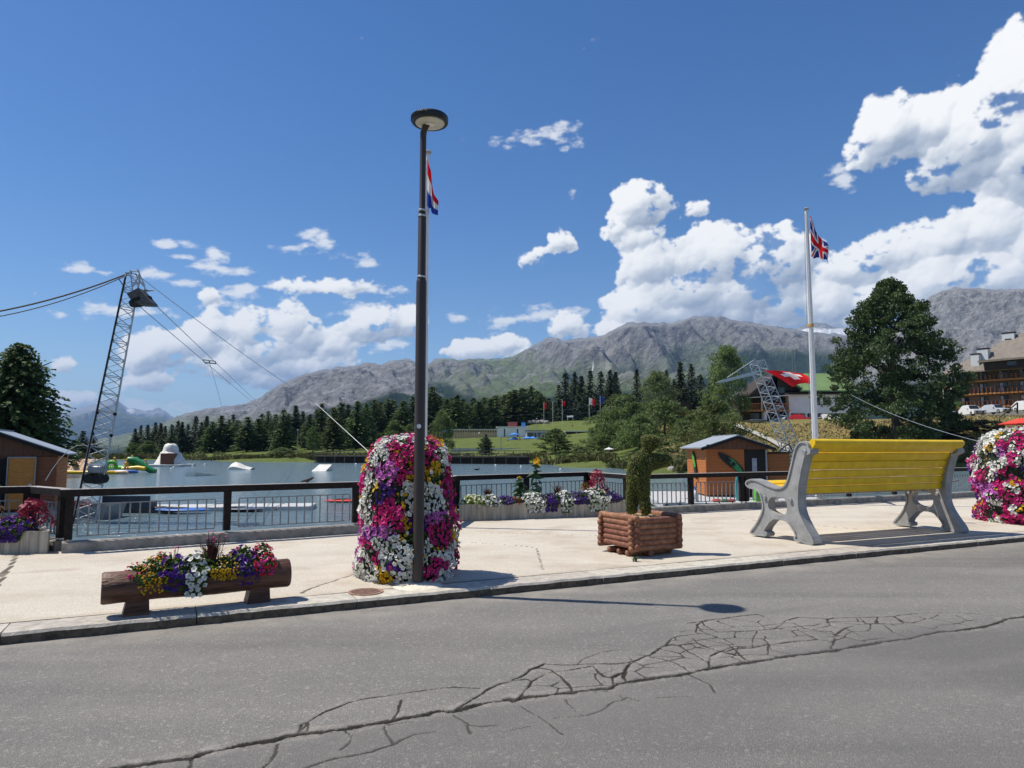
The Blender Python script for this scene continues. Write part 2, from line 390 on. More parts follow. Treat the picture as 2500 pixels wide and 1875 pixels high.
# ================================================================== THE SETTING
# ------------------------------------------------------------------ road with its cracks
def crops(ox, oy, k, pts): return [(ox + x / k, oy + y / k) for x, y in pts]
_A = lambda *p: crops(0, 1400, 1.7696, p)
_B = lambda *p: crops(1250, 1250, 1.7696, p)
CRACKS = [  # (half width m, depth m, photo polyline)
 (.030,.024,_A((120,930),(300,884),(460,852),(590,830),(700,812),(830,795),(900,770),(960,760),(1080,735),(1180,720),(1240,700),(1310,690),(1400,682),(1490,670),(1600,650),(1700,635),(1830,610),(1900,592),(1960,595),(2080,562),(2212,543))),
 (.026,.024,_B((0,818),(40,800),(90,795),(170,788),(250,780),(340,768),(420,760),(460,742),(500,735),(560,724),(620,715),(690,706),(760,695),(810,682),(860,675),(930,663),(1000,655),(1060,645),(1120,635),(1190,622),(1260,615),(1320,606),(1380,600),(1430,590),(1480,580),(1540,570),(1600,560),(1660,552),(1720,545),(1790,530),(1860,515),(1900,515),(1950,508),(2000,500),(2050,492),(2090,480),(2140,460),(2212,452),(2300,440),(2400,425))),
 (.012,.014,_A((1960,592),(2000,570),(2050,540),(2110,500),(2160,475),(2212,465))),
 (.012,.014,_B((0,725),(50,705),(80,680),(140,655),(210,660),(280,660),(360,655),(440,655),(500,650),(560,630),(600,615),(650,580),(690,572),(720,575),(800,565),(850,585),(900,600),(960,580),(1010,585))),
 (.007,.008,_A((1290,690),(1330,640),(1400,600),(1500,560),(1560,545),(1620,535),(1720,520),(1850,500),(1960,490),(2070,495))),
 (.007,.008,_A((1290,690),(1300,650),(1330,640),(1330,675))),
 (.010,.010,_A((1700,630),(1715,605),(1720,590),(1735,545))),
 (.010,.012,_A((1200,735),(1195,770),(1170,810),(1130,841),(1090,870))),
 (.010,.012,_A((830,800),(828,820),(815,850))),
 (.007,.008,_A((1490,680),(1520,700),(1515,725),(1470,760))),
 (.008,.009,_A((1660,660),(1668,690),(1690,720),(1700,740),(1650,755),(1600,770),(1500,790),(1440,800),(1340,830),(1280,850))),
 (.006,.007,_A((1700,740),(1740,715),(1780,700),(1880,680))),
 (.006,.006,_A((1670,655),(1700,650),(1780,640))),
 (.007,.008,_A((1960,610),(2020,650),(2030,690))), (.005,.005,_A((2010,655),(2080,660),(2150,655))),
 (.010,.012,_B((30,800),(60,765),(90,730),(140,700),(180,690),(210,710),(240,740),(255,760),(265,780))),
 (.008,.010,_B((90,730),(60,720),(0,728))), (.008,.010,_B((80,680),(120,672),(170,680),(180,690))),
 (.010,.012,_B((180,690),(230,685),(280,680),(350,665),(375,690),(400,710),(430,715),(440,750))),
 (.014,.016,_B((430,715),(460,700),(490,690),(500,660),(530,645),(560,630))), (.014,.016,_B((490,690),(480,710),(500,735))),
 (.010,.012,_B((600,625),(650,635),(700,650),(740,668),(770,690))),
 (.008,.009,_B((660,580),(690,545),(720,535),(760,530),(820,525),(850,530),(890,540))),
 (.009,.010,_B((720,575),(760,600),(800,620),(850,650),(850,670))),
 (.012,.014,_B((850,650),(860,620),(900,600),(930,600),(960,590),(1040,585),(1110,570),(1150,568),(1200,560),(1260,556),(1320,550))),
 (.008,.009,_B((800,490),(820,470),(830,490),(850,500),(890,520),(940,518),(990,515),(1060,512),(1130,505),(1220,495))),
 (.010,.010,_B((760,480),(800,474),(860,465),(920,458),(980,450),(1060,440))),
 (.009,.010,_B((960,590),(990,620),(1010,640),(1050,650))), (.007,.008,_B((800,565),(780,545),(830,550),(880,560),(930,570),(960,590))),
 (.007,.008,_B((820,525),(795,520),(800,490))),
 (.008,.009,_B((1060,440),(1100,455),(1120,465),(1180,470),(1240,455),(1300,458),(1370,460),(1430,457),(1500,455),(1580,452),(1650,450),(1720,440),(1800,436),(1900,435),(2000,440),(2100,450),(2140,460))),
 (.007,.008,_B((1370,475),(1300,490),(1220,495),(1240,510),(1260,520),(1320,550),(1390,560))), (.006,.007,_B((1370,460),(1360,475),(1420,480),(1490,484))),
 (.010,.011,_B((1380,590),(1390,560),(1400,530),(1440,500),(1500,485),(1550,482),(1600,480),(1700,485),(1780,495),(1860,515))),
 (.006,.006,_B((1500,455),(1530,480))), (.006,.006,_B((1250,515),(1320,513),(1380,515),(1400,530))),
 (.006,.006,_B((1600,480),(1650,520),(1720,545))), (.006,.006,_B((1650,450),(1690,470),(1780,495))), (.005,.005,_B((1440,500),(1520,540),(1600,556))),
 (.005,.005,_B((1060,512),(1040,550),(1040,585))), (.006,.006,_B((1110,570),(1120,595),(1160,605),(1200,612))), (.005,.005,_B((1180,470),(1160,490),(1130,505))),
 (.005,.006,_B((40,840),(130,890),(180,930),(220,960))), (.006,.006,_B((230,810),(260,845),(290,870),(310,880),(380,860),(440,820),(470,815),(500,800),(550,815))),
 (.005,.005,_B((180,890),(240,885),(310,880))), (.005,.005,_B((760,700),(850,740),(880,780))), (.004,.004,_B((620,800),(700,798),(780,795))), (.004,.004,_B((0,940),(80,925))),
 (.004,.004,_B((280,660),(300,640),(380,605),(440,595),(520,600))), (.004,.004,_B((470,790),(480,805),(500,800))),
]
def crack_field(SS, TT, cracks, z, jitter=0.012):
    """distance based crack depth on a grid in street coordinates"""
    dep = np.zeros(SS.shape, np.float32)
    js = SS + fbm(SS * 9, TT * 9, 3, 5) * jitter; jt = TT + fbm(SS * 9 + 50, TT * 9, 3, 7) * jitter
    wv = np.clip(0.95 + 1.5 * fbm(SS * 4, TT * 4, 4, 9), 0.35, 1.9); rough_ = np.clip(fbm(SS * 22, TT * 22, 3, 15) + 0.25, 0, 1)
    s1 = SS[0, :]; t1 = TT[:, 0]
    for ci, (hw, dp, pts) in enumerate(cracks):
        q = [st(G(u, v, z)) for u, v in pts]
        for (a0, b0), (a1, b1) in zip(q[:-1], q[1:]):
            pad = hw * 2 + 0.12
            i0, i1 = np.searchsorted(s1, (min(a0, a1) - pad, max(a0, a1) + pad)); j0, j1 = np.searchsorted(t1, (min(b0, b1) - pad, max(b0, b1) + pad))
            if i1 <= i0 or j1 <= j0: continue
            x = js[j0:j1, i0:i1] - a0; y = jt[j0:j1, i0:i1] - b0
            dx, dy = a1 - a0, b1 - b0; l2 = dx * dx + dy * dy + 1e-9
            k = np.clip((x * dx + y * dy) / l2, 0, 1)
            d = np.hypot(x - k * dx, y - k * dy)
            w = max(hw * .95, 0.0105) * wv[j0:j1, i0:i1]
            val = max(dp, 0.0045) * sstep(1.0, 0.35, d / w)
            if hw > .02: val = np.maximum(val, 0.0068 * sstep(1.0, 0.2, d / (0.085 * wv[j0:j1, i0:i1])) * rough_[j0:j1, i0:i1])      # crumbled shoulders
            elif hw > .009: val = np.maximum(val, 0.0045 * sstep(1.0, 0.2, d / (0.035 * wv[j0:j1, i0:i1])) * rough_[j0:j1, i0:i1])
            dep[j0:j1, i0:i1] = np.maximum(dep[j0:j1, i0:i1], val)
    return dep
def street_grid(s1, t1):
    return np.meshgrid(np.asarray(s1, np.float32), np.asarray(t1, np.float32))
def grid_faces(nx, ny):
    i = np.arange(nx - 1); j = np.arange(ny - 1); I, J = np.meshgrid(i, j); a = (J * nx + I).ravel()
    return np.stack([a, a + 1, a + nx + 1, a + nx], 1)
def add_attr(me, name, vals):
    at = me.attributes.new(name, 'FLOAT', 'POINT'); at.data.foreach_set('value', np.asarray(vals, np.float32).ravel())
def street_material(name, base, light, dark, speck, crack_col, attr='crack', speck_scale=260, rough=0.85, bump=0.5, patch=None, dust=None):
    m = bpy.data.materials.new(name); m.use_nodes = True; t = m.node_tree; L = t.links
    b = t.nodes['Principled BSDF']; b.inputs['Roughness'].default_value = rough; b.inputs['Specular IOR Level'].default_value = 0.25
    pos = N(t, 'ShaderNodeNewGeometry').outputs['Position']
    def noise(sc_, det, v=pos, rg=0.6):
        n = N(t, 'ShaderNodeTexNoise'); n.inputs['Scale'].default_value = sc_; n.inputs['Detail'].default_value = det; n.inputs['Roughness'].default_value = rg; L.new(v, n.inputs['Vector']); return n.outputs[0]
    def mix(f, a, c):
        x = N(t, 'ShaderNodeMix', data_type='RGBA')
        if isinstance(f, float): x.inputs[0].default_value = f
        else: L.new(f, x.inputs[0])
        for i, q in ((6, a), (7, c)):
            if isinstance(q, tuple): x.inputs[i].default_value = (*q, 1)
            else: L.new(q, x.inputs[i])
        return x.outputs[2]
    def rng(v, a, c): 
        n = N(t, 'ShaderNodeMapRange', interpolation_type='SMOOTHSTEP'); n.inputs[1].default_value = a; n.inputs[2].default_value = c; L.new(v, n.inputs[0]); return n.outputs[0]
    c = mix(rng(noise(0.55, 4), .35, .7), base, light)
    # long tracks along the street
    mp = N(t, 'ShaderNodeMapping'); mp.inputs['Rotation'].default_value = (0, 0, -STREET_RZ); mp.inputs['Scale'].default_value = (0.12, 1.6, 1); mp.vector_type = 'TEXTURE' if False else 'POINT'
    L.new(pos, mp.inputs[0])
    c = mix(math_n(t, 'MULTIPLY', rng(noise(0.8, 3, mp.outputs[0]), .40, .72), 0.55), c, dark)
    c = mix(math_n(t, 'MULTIPLY', rng(noise(7.0, 5), .5, .75), 0.25), c, dark)
    vo = N(t, 'ShaderNodeTexVoronoi'); vo.inputs['Scale'].default_value = speck_scale; L.new(pos, vo.inputs['Vector'])
    sepc = N(t, 'ShaderNodeSeparateColor'); L.new(vo.outputs['Color'], sepc.inputs[0])
    c = mix(math_n(t, 'MULTIPLY', rng(sepc.outputs[0], .80, .96), 0.42), c, speck)
    c = mix(math_n(t, 'MULTIPLY', rng(sepc.outputs[1], .62, .95), 0.5), c, tuple(x * 0.45 for x in base))
    vo2 = N(t, 'ShaderNodeTexVoronoi'); vo2.inputs['Scale'].default_value = speck_scale * 0.28; L.new(pos, vo2.inputs['Vector'])
    sp2 = N(t, 'ShaderNodeSeparateColor'); L.new(vo2.outputs['Color'], sp2.inputs[0])
    c = mix(math_n(t, 'MULTIPLY', rng(sp2.outputs[2], .94, .98), 0.22), c, speck)
    at = N(t, 'ShaderNodeAttribute', attribute_name=attr)
    c = mix(rng(at.outputs['Fac'], .10, .55), c, crack_col)
    if dust is not None:
        a2 = N(t, 'ShaderNodeAttribute', attribute_name='dust')
        c = mix(math_n(t, 'MULTIPLY', a2.outputs['Fac'], rng(noise(3.0, 5), .25, .65)), c, dust)
    al = N(t, 'ShaderNodeAttribute', attribute_name='lane')
    c = mix(math_n(t, 'MULTIPLY', al.outputs['Fac'], 0.62), c, dark)
    L.new(c, b.inputs['Base Color'])
    bp = N(t, 'ShaderNodeBump'); bp.inputs['Strength'].default_value = bump; bp.inputs['Distance'].default_value = 0.006
    h = math_n(t, 'ADD', math_n(t, 'MULTIPLY', vo.outputs['Distance'], -0.8), noise(speck_scale * 0.5, 4))
    L.new(h, bp.inputs['Height']); L.new(bp.outputs[0], b.inputs['Normal'])
    return m
m_road = street_material('asphalt', (0.182, 0.176, 0.164), (0.220, 0.211, 0.194), (0.120, 0.117, 0.111), (0.50, 0.475, 0.43), (0.035, 0.031, 0.026), speck_scale=165, bump=0.9, dust=(0.36, 0.33, 0.285))
s1 = np.concatenate([np.arange(-60, -1.5, 1.5), np.arange(-1.5, 0.4, 0.05), np.arange(0.4, 10.3, 0.0103), np.arange(10.3, 19, 0.05), np.arange(19, 90, 1.5)])
t1 = np.concatenate([np.arange(-14, -6.6, 0.6), np.arange(-6.6, -4.6, 0.05), np.arange(-4.6, -1.85, 0.0103), np.arange(-1.85, 0, 0.05), [0.0]])
SS, TT = street_grid(s1, t1)
dep = crack_field(SS, TT, CRACKS, 0.0)
def web(SS, TT, cell=0.23, seed=6):
    r = np.random.RandomState(seed); up_ = [st(G(u, v, 0)) for u, v in ((1120,1700),(1180,1682),(1330,1625),(1530,1612),(1620,1572),(1680,1522),(1850,1500),(1960,1508),(2100,1508),(2270,1500),(2400,1502),(2470,1512))]
    lo_ = [st(G(u, v, 0)) for u, v in ((1120,1730),(1250,1712),(1500,1676),(1680,1645),(1960,1598),(2300,1545),(2470,1510))]
    s1_, t1_ = SS[0, :], TT[:, 0]; i0, i1 = np.searchsorted(s1_, (up_[0][0], up_[-1][0])); j0, j1 = np.searchsorted(t1_, (-3.45, -1.95))
    s_, t_ = SS[j0:j1, i0:i1], TT[j0:j1, i0:i1]; s_ = s_ + 0.05 * fbm(s_ * 3, t_ * 3, 3, 90); t_ = t_ + 0.04 * fbm(s_ * 3 + 9, t_ * 3, 3, 93)
    pts = [(a + r.uniform(-.4, .4) * cell * 1.5, b_ + r.uniform(-.4, .4) * cell) for a in np.arange(up_[0][0] - .5, up_[-1][0] + .5, cell * 1.5) for b_ in np.arange(-3.6, -1.8, cell)]
    d1 = np.full(s_.shape, 9.0, np.float32); d2 = d1.copy()
    for a, b_ in pts:
        d = np.hypot(s_ - a, (t_ - b_) * 1.25).astype(np.float32); d2 = np.minimum(d2, np.maximum(d, d1)); d1 = np.minimum(d1, d)
    tu = np.interp(s_, [q[0] for q in up_], [q[1] for q in up_]); tl = np.interp(s_, [q[0] for q in lo_], [q[1] for q in lo_])
    m_ = sstep(0.02, -0.02, t_ - tu) * sstep(-0.02, 0.02, t_ - tl)
    brk = sstep(-0.28, 0.10, fbm(s_ * 1.6, t_ * 1.6, 3, 97))
    out = np.zeros_like(SS); out[j0:j1, i0:i1] = m_ * brk * 0.0062 * sstep(0.020, 0.006, d2 - d1); return out
dep = np.maximum(dep, web(SS, TT))
near = sstep(0.09, 0.0, np.abs(TT + 0.05))
# lips: pieces beside wide cracks stand a little unevenly
z = -dep * (1 + 0.5 * fbm(SS * 30, TT * 30, 2, 25)) + 0.006 * fbm(SS * 2.2, TT * 2.2, 3, 21) * sstep(-6.5, -5.8, TT)
V = np.stack([KA.x + S.x * SS + T.x * TT, KA.y + S.y * SS + T.y * TT, z], -1).reshape(-1, 3)
me = mesh_np('road', V, grid_faces(len(s1), len(t1)), m_road)
add_attr(me, 'crack', np.clip(dep / 0.0085, 0, 1)); 
dust = 0.9 * sstep(-0.7, -0.1, TT) * (0.55 + 0.45 * fbm(SS * 1.5, TT * 3, 3, 41))
edge = np.zeros_like(dep)
for dj, di in ((4, 0), (-4, 0), (7, 3), (-7, -3), (0, 6), (0, -6)): edge = np.maximum(edge, np.roll(np.roll(dep, dj, 0), di, 1))
dust = np.maximum(dust, 0.6 * np.clip(edge / 0.018, 0, 1) * (1 - np.clip(dep / 0.012, 0, 1)) * np.clip(0.4 + 1.2 * fbm(SS * 6, TT * 6, 3, 77), 0, 1))
add_attr(me, 'dust', np.clip(dust, 0, 1))
add_attr(me, 'lane', np.clip(sstep(-3.15, -3.4, TT) * (0.6 + 0.5 * fbm(SS * 0.5, TT * 1.2, 3, 44)) + 0.8 * sstep(0.25, 0.7, fbm(SS * 0.16, TT * 1.1, 4, 47) + 0.18) * sstep(-0.6, -1.0, TT), 0, 1))
tag(link('road', me), 'cracked grey asphalt road in front of the pavement', None, kind='structure')

# ------------------------------------------------------------------ railing line and pavement
RAIL = [Vector((x, y, PAV)) for x, y in ((-22.0, 5.0), (-13.2, 8.4), (-10.2, 10.6), (-7.18, 11.29), (-3.02, 13.95), (-1.55, 14.9), (3.0, 17.62), (6.39, 19.4), (16.0, 24.33), (28, 30.4), (60, 46.6))]
rs = np.array([st(p)[0] for p in RAIL]); rt = np.array([st(p)[1] for p in RAIL])
m_pave = street_material('pavement_concrete', (0.55, 0.50, 0.415), (0.61, 0.56, 0.47), (0.48, 0.43, 0.35), (0.78, 0.73, 0.65), (0.12, 0.105, 0.085), speck_scale=130, bump=0.9, dust=(0.40, 0.34, 0.26))
KERBW = 0.43
PCR = [(.010, .010, [(-30,1520),(-20,1450),(0,1418),(20,1390),(32,1372),(40,1355)]), (.008, .008, [(0,1405),(15,1392),(26,1385)]),
       (.008, .008, [(735,1448),(750,1440),(790,1425),(840,1410),(880,1395)]), (.006,.006,[(1800,1266),(1880,1274),(2010,1284),(2100,1292)]),
       (.006,.006,[(1115,1322),(1250,1330),(1310,1337),(1325,1390)]), (.006,.006,[(2170,1285),(2230,1297),(2290,1310)]), (.005,.005,[(1190,1300),(1350,1304),(1465,1307)]),
       (.005,.005,[(255,1330),(330,1342),(420,1348)]), (.006,.006,[(1915,1237),(2080,1240),(2150,1232),(2330,1232),(2385,1232)])]
s2 = np.concatenate([np.arange(-22, -6, 1.0), np.arange(-6, 24, 0.045), np.arange(24, 90, 2.0)])
v2 = np.linspace(0, 1, 150)
SS, VV = street_grid(s2, v2)
tmax = np.interp(s2, rs, rt)[None, :] + 0.35
# the two recessed bays that hold the concrete planters
s_b0, s_b1 = st((-1.55, 14.9))[0], st((3.0, 17.6))[0]
tmax = tmax + np.where((s2 > s_b0) & (s2 < s_b1), 2.2, 0)[None, :]
TT = KERBW + 0.012 + VV * (tmax - KERBW)
dep = np.zeros_like(SS)
js = SS + fbm(SS * 8, TT * 8, 3, 5) * 0.014; jt = TT + fbm(SS * 8 + 50, TT * 8, 3, 7) * 0.014
for hw, dp, pts in PCR:
    q = [st(G(u, v, PAV)) for u, v in pts]
    for (a0, b0), (a1, b1) in zip(q[:-1], q[1:]):
        i0, i1 = np.searchsorted(s2, (min(a0, a1) - .1, max(a0, a1) + .1))
        if i1 <= i0: continue
        x = js[:, i0:i1] - a0; y = jt[:, i0:i1] - b0; dx, dy = a1 - a0, b1 - b0
        k = np.clip((x * dx + y * dy) / (dx * dx + dy * dy + 1e-9), 0, 1)
        dep[:, i0:i1] = np.maximum(dep[:, i0:i1], dp * sstep(1.0, 0.2, np.hypot(x - k * dx, y - k * dy) / (hw * 2.9)))
zz = PAV - dep + 0.005 * fbm(SS * 0.8, TT * 0.8, 3, 22)
V = np.stack([KA.x + S.x * SS + T.x * TT, KA.y + S.y * SS + T.y * TT, zz], -1).reshape(-1, 3)
me = mesh_np('pavement', V, grid_faces(len(s2), len(v2)), m_pave)
add_attr(me, 'crack', np.clip(dep / 0.008, 0, 1)); add_attr(me, 'dust', np.clip(0.8 * sstep(KERBW + .18, KERBW, TT) + 0.7 * sstep(0.3, 0.8, fbm(SS * 0.7, TT * 0.9, 4, 33) + 0.38), 0, 1))
tag(link('pavement', me), 'pale concrete pavement along the lakeside', None, kind='structure')

m_kerb = mat('kerb_stone', (0.44, 0.405, 0.34), 0.85, 0.28, 9, 0.9, 60, col2=(0.56, 0.52, 0.45), rand=.22)
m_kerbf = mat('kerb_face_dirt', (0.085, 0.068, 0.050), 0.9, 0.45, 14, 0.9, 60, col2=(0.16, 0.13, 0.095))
kerb = thing('kerb', None, None); tag(kerb, 'row of kerb stones between road and pavement', None, kind='structure')
rg = random.Random(4)
kb = []
for v in range(3):
    b = MB(); n = 13; L_ = 1.6
    xs = [L_ * i / (n - 1) for i in range(n)]; V = []; F = []
    for i, x in enumerate(xs):
        xx = min(max(x, 0.003), L_ - 0.003); j = rg.uniform(-.006, .006); jz = rg.uniform(-.004, .004)
        V += [(xx, -0.004 + j, -0.12), (xx, j, PAV - 0.024 + jz), (xx, 0.022 + j, PAV + 0.002 + jz), (xx, KERBW * .5, PAV + 0.001), (xx, KERBW, PAV - 0.002), (xx, KERBW, -0.12)]
    for i in range(n - 1):
        for k in range(5): F.append((i*6+k, i*6+6+k, i*6+7+k, i*6+k+1))
    F += [(0, 1, 2, 3, 4, 5), tuple(range((n-1)*6+5, (n-1)*6-1, -1))]
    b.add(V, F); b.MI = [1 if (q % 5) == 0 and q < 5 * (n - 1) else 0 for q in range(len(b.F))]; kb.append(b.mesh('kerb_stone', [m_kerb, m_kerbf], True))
for i in range(-14, 32):
    s0 = i * 1.604; p = ST(s0, 0.0)
    link('kerb_stone', kb[i % 3], kerb, Matrix.Translation(p) @ Matrix.Rotation(STREET_RZ, 4, 'Z'))

# ------------------------------------------------------------------ terrain
PROFILES = [  # azimuth as a photo column, then (distance, height) beyond the shore
 (-1500, [(38, -1.2), (42, .3), (90, .6), (400, 0), (900, -10)]),
 (0,    [(50, -1.2), (54, .2), (100, .5), (400, -6), (900, -40)]),
 (110,  [(54, -1.2), (58, .1), (100, .2), (400, -8), (900, -40)]),
 (160,  [(142, -1.2), (146, -.1), (180, 0), (400, -10), (900, -50)]),
 (420,  [(142, -1.2), (146, .1), (200, .5), (400, 0), (900, -10)]),
 (760,  [(120, -1.2), (124, .3), (160, 1.6), (220, 4), (400, 7), (900, 14)]),
 (1100, [(116, -1.2), (120, .3), (132, .9), (160, 2.8), (182, 4.4), (230, 6.4), (400, 11), (900, 22)]),
 (1300, [(104, -1.2), (108, .3), (130, 1.6), (180, 4.8), (190, 5.6), (225, 10.6), (300, 11.5), (900, 24)]),
 (1480, [(84, -1.2), (88, .3), (130, 2.6), (220, 10.8), (400, 11), (900, 22)]),
 (1650, [(56, -1.2), (60, .1), (84, 1.6), (118, 6.3), (140, 7), (400, 11), (900, 22)]),
 (1780, [(66, -1.2), (70, .1), (84, 1.6), (116, 6.5), (140, 6.9), (400, 11), (900, 22)]),
 (1900, [(82, -1.2), (86, .3), (97, 2.6), (117, 6.6), (160, 6.9), (400, 11), (900, 22)]),
 (2400, [(86, -1.2), (88.5, 0.2), (91, 1.6), (102, 6.2), (106, 6.7), (160, 7), (400, 11), (900, 22)]),
 (4200, [(60, -1.2), (64, 1.0), (92, 2.4), (104, 6.3), (108, 6.8), (160, 7), (400, 11), (900, 22)]),
]
pu = np.array([p[0] for p in PROFILES], np.float32)
def terrain(X, Y):
    X = np.asarray(X, np.float64); Y = np.asarray(Y, np.float64)
    u = 1250 + FPX * X / np.maximum(Y, 0.5); u = np.clip(u, pu[0], pu[-1] - 1e-3)
    Z = np.stack([np.interp(Y, [q[0] for q in pr], [q[1] for q in pr]) for _, pr in PROFILES])
    k = np.clip(np.searchsorted(pu, u, side='right') - 1, 0, len(pu) - 2)
    f = (u - pu[k]) / (pu[k + 1] - pu[k])
    idx = np.indices(u.shape) if u.ndim else ()
    a = np.take_along_axis(Z.reshape(len(pu), -1), k.reshape(1, -1), 0).reshape(u.shape)
    b = np.take_along_axis(Z.reshape(len(pu), -1), (k + 1).reshape(1, -1), 0).reshape(u.shape)
    z = a + (b - a) * f
    z = np.where(z > 0.15, z + 0.25 * fbm(X * 0.06, Y * 0.06, 4, 61) * np.clip(z, 0, 1), z)
    # street side
    d = np.array((X - KA.x) * T.x + (Y - KA.y) * T.y); s_ = (X - KA.x) * S.x + (Y - KA.y) * S.y
    tr = np.interp(s_, rs, rt)
    return np.where(d < tr - 1.0, -0.25, z)
def gz(x, y): return float(terrain(np.array([x]), np.array([y]))[0])
def ground_at(u, Y):
    x = (u - 1250) / FPX * Y; return Vector((x, Y, gz(x, Y)))
def ground_material():
    m = bpy.data.materials.new('lakeside_ground'); m.use_nodes = True; t = m.node_tree; L = t.links; b = t.nodes['Principled BSDF']
    b.inputs['Roughness'].default_value = 0.95; b.inputs['Specular IOR Level'].default_value = 0.1
    pos = N(t, 'ShaderNodeNewGeometry').outputs['Position']
    def nz(s_, d): n = N(t, 'ShaderNodeTexNoise'); n.inputs['Scale'].default_value = s_; n.inputs['Detail'].default_value = d; n.inputs['Roughness'].default_value = 0.7; L.new(pos, n.inputs['Vector']); return n.outputs[0]
    def rp(v, *st_):
        r = N(t, 'ShaderNodeValToRGB'); e = r.color_ramp.elements
        e[0].position, e[0].color = st_[0][0], (*st_[0][1], 1); e[1].position, e[1].color = st_[-1][0], (*st_[-1][1], 1)
        for p_, c_ in st_[1:-1]: q = e.new(p_); q.color = (*c_, 1)
        L.new(v, r.inputs[0]); return r.outputs[0]
    green = rp(nz(0.35, 8), (.3, (.085, .118, .030)), (.7, (.145, .175, .052)))
    dry = rp(nz(0.9, 9), (.3, (.15, .125, .045)), (.5, (.27, .21, .085)), (.72, (.36, .285, .13)))
    at = N(t, 'ShaderNodeAttribute', attribute_name='dry'); mx_ = N(t, 'ShaderNodeMix', data_type='RGBA')
    L.new(at.outputs['Fac'], mx_.inputs[0]); L.new(green, mx_.inputs[6]); L.new(dry, mx_.inputs[7]); L.new(mx_.outputs[2], b.inputs['Base Color'])
    bp = N(t, 'ShaderNodeBump'); bp.inputs['Strength'].default_value = 1; bp.inputs['Distance'].default_value = 0.35; L.new(nz(2.5, 6), bp.inputs['Height']); L.new(bp.outputs[0], b.inputs['Normal'])
    return m
gx1 = np.concatenate([np.arange(-900, -130, 14), np.arange(-130, 130, 1.6), np.arange(130, 900, 14)]); gy1 = np.concatenate([np.arange(-120, 0, 10), np.arange(0, 130, 1.3), np.arange(130, 300, 3), np.arange(300, 900, 15)])
X, Y = np.meshgrid(gx1, gy1); Z = terrain(X, Y)
me = mesh_np('ground', np.stack([X, Y, Z], -1).reshape(-1, 3), grid_faces(len(gx1), len(gy1)), ground_material(), smooth=True)
uu_ = 1250 + FPX * X / np.maximum(Y, 1)
dry = sstep(1540, 1640, uu_ + 60 * fbm(X * .05, Y * .05, 3, 3)) * (0.75 + 0.5 * fbm(X * .09, Y * .09, 4, 66)) * sstep(0.2, 1.0, Z)
add_attr(me, 'dry', np.clip(dry, 0, 1))
tag(link('ground', me), 'green lawns and dry grass banks around the lake', None, kind='structure')
# valley floor sheet that reaches the horizon under the mountains
m_valley = mat('valley_meadow', (0.06, 0.10, 0.035), 0.95, 0.3, 0.004, spec=0.1)
b = MB(); Rr = 45000
b.add([(-Rr, -Rr, -45), (Rr, -Rr, -45), (Rr, Rr, -45), (-Rr, Rr, -45)], [(0, 1, 2, 3)])
tag(b.obj('terrain', m_valley), 'valley floor reaching to the horizon', None, kind='structure')

# ------------------------------------------------------------------ lake
def water_material():
    m = bpy.data.materials.new('lake_water'); m.use_nodes = True; t = m.node_tree; L = t.links; b = t.nodes['Principled BSDF']
    b.inputs['Base Color'].default_value = (0.115, 0.172, 0.195, 1); b.inputs['Roughness'].default_value = 0.12; b.inputs['IOR'].default_value = 1.333; b.inputs['Specular IOR Level'].default_value = 0.5
    pos = N(t, 'ShaderNodeNewGeometry').outputs['Position']
    def nz(scale, s_, d, rot=0.2):
        mp = N(t, 'ShaderNodeMapping'); mp.inputs['Scale'].default_value = scale; mp.inputs['Rotation'].default_value = (0, 0, rot); L.new(pos, mp.inputs[0])
        n = N(t, 'ShaderNodeTexNoise'); n.inputs['Scale'].default_value = s_; n.inputs['Detail'].default_value = d; n.inputs['Roughness'].default_value = 0.55; L.new(mp.outputs[0], n.inputs['Vector']); return n.outputs[0]
    h = math_n(t, 'ADD', math_n(t, 'MULTIPLY', nz((0.55, 1.3, 1), 0.9, 5), 0.36), math_n(t, 'MULTIPLY', nz((0.8, 1.6, 1), 3.4, 3, -.15), 0.10))
    calm = nz((1, 1, 1), 0.05, 2); h = math_n(t, 'MULTIPLY', h, math_n(t, 'ADD', math_n(t, 'MULTIPLY', calm, 0.9), 0.45))
    bp = N(t, 'ShaderNodeBump'); bp.inputs['Strength'].default_value = 1.0; bp.inputs['Distance'].default_value = 1.0; L.new(h, bp.inputs['Height']); L.new(bp.outputs[0], b.inputs['Normal'])
    return m
b = MB(); b.add([(-220, -20, LAKE), (220, -20, LAKE), (220, 175, LAKE), (-220, 175, LAKE)], [(0, 1, 2, 3)])
# the lake sheet stays behind the quay: outline follows the railing
quay = [p - (p - p) for p in RAIL]
outl = [(p.x - T.x * 0.05, p.y - T.y * 0.05, LAKE) for p in RAIL]
me = mesh_np('lake', [(-220, outl[0][1] - 40, LAKE)] + outl + [(220, outl[-1][1] + 60, LAKE), (220, 175, LAKE), (-220, 175, LAKE)], [tuple(range(len(outl) + 4))], water_material())
tag(link('lake', me), 'rippled blue grey lake water', None, kind='structure')

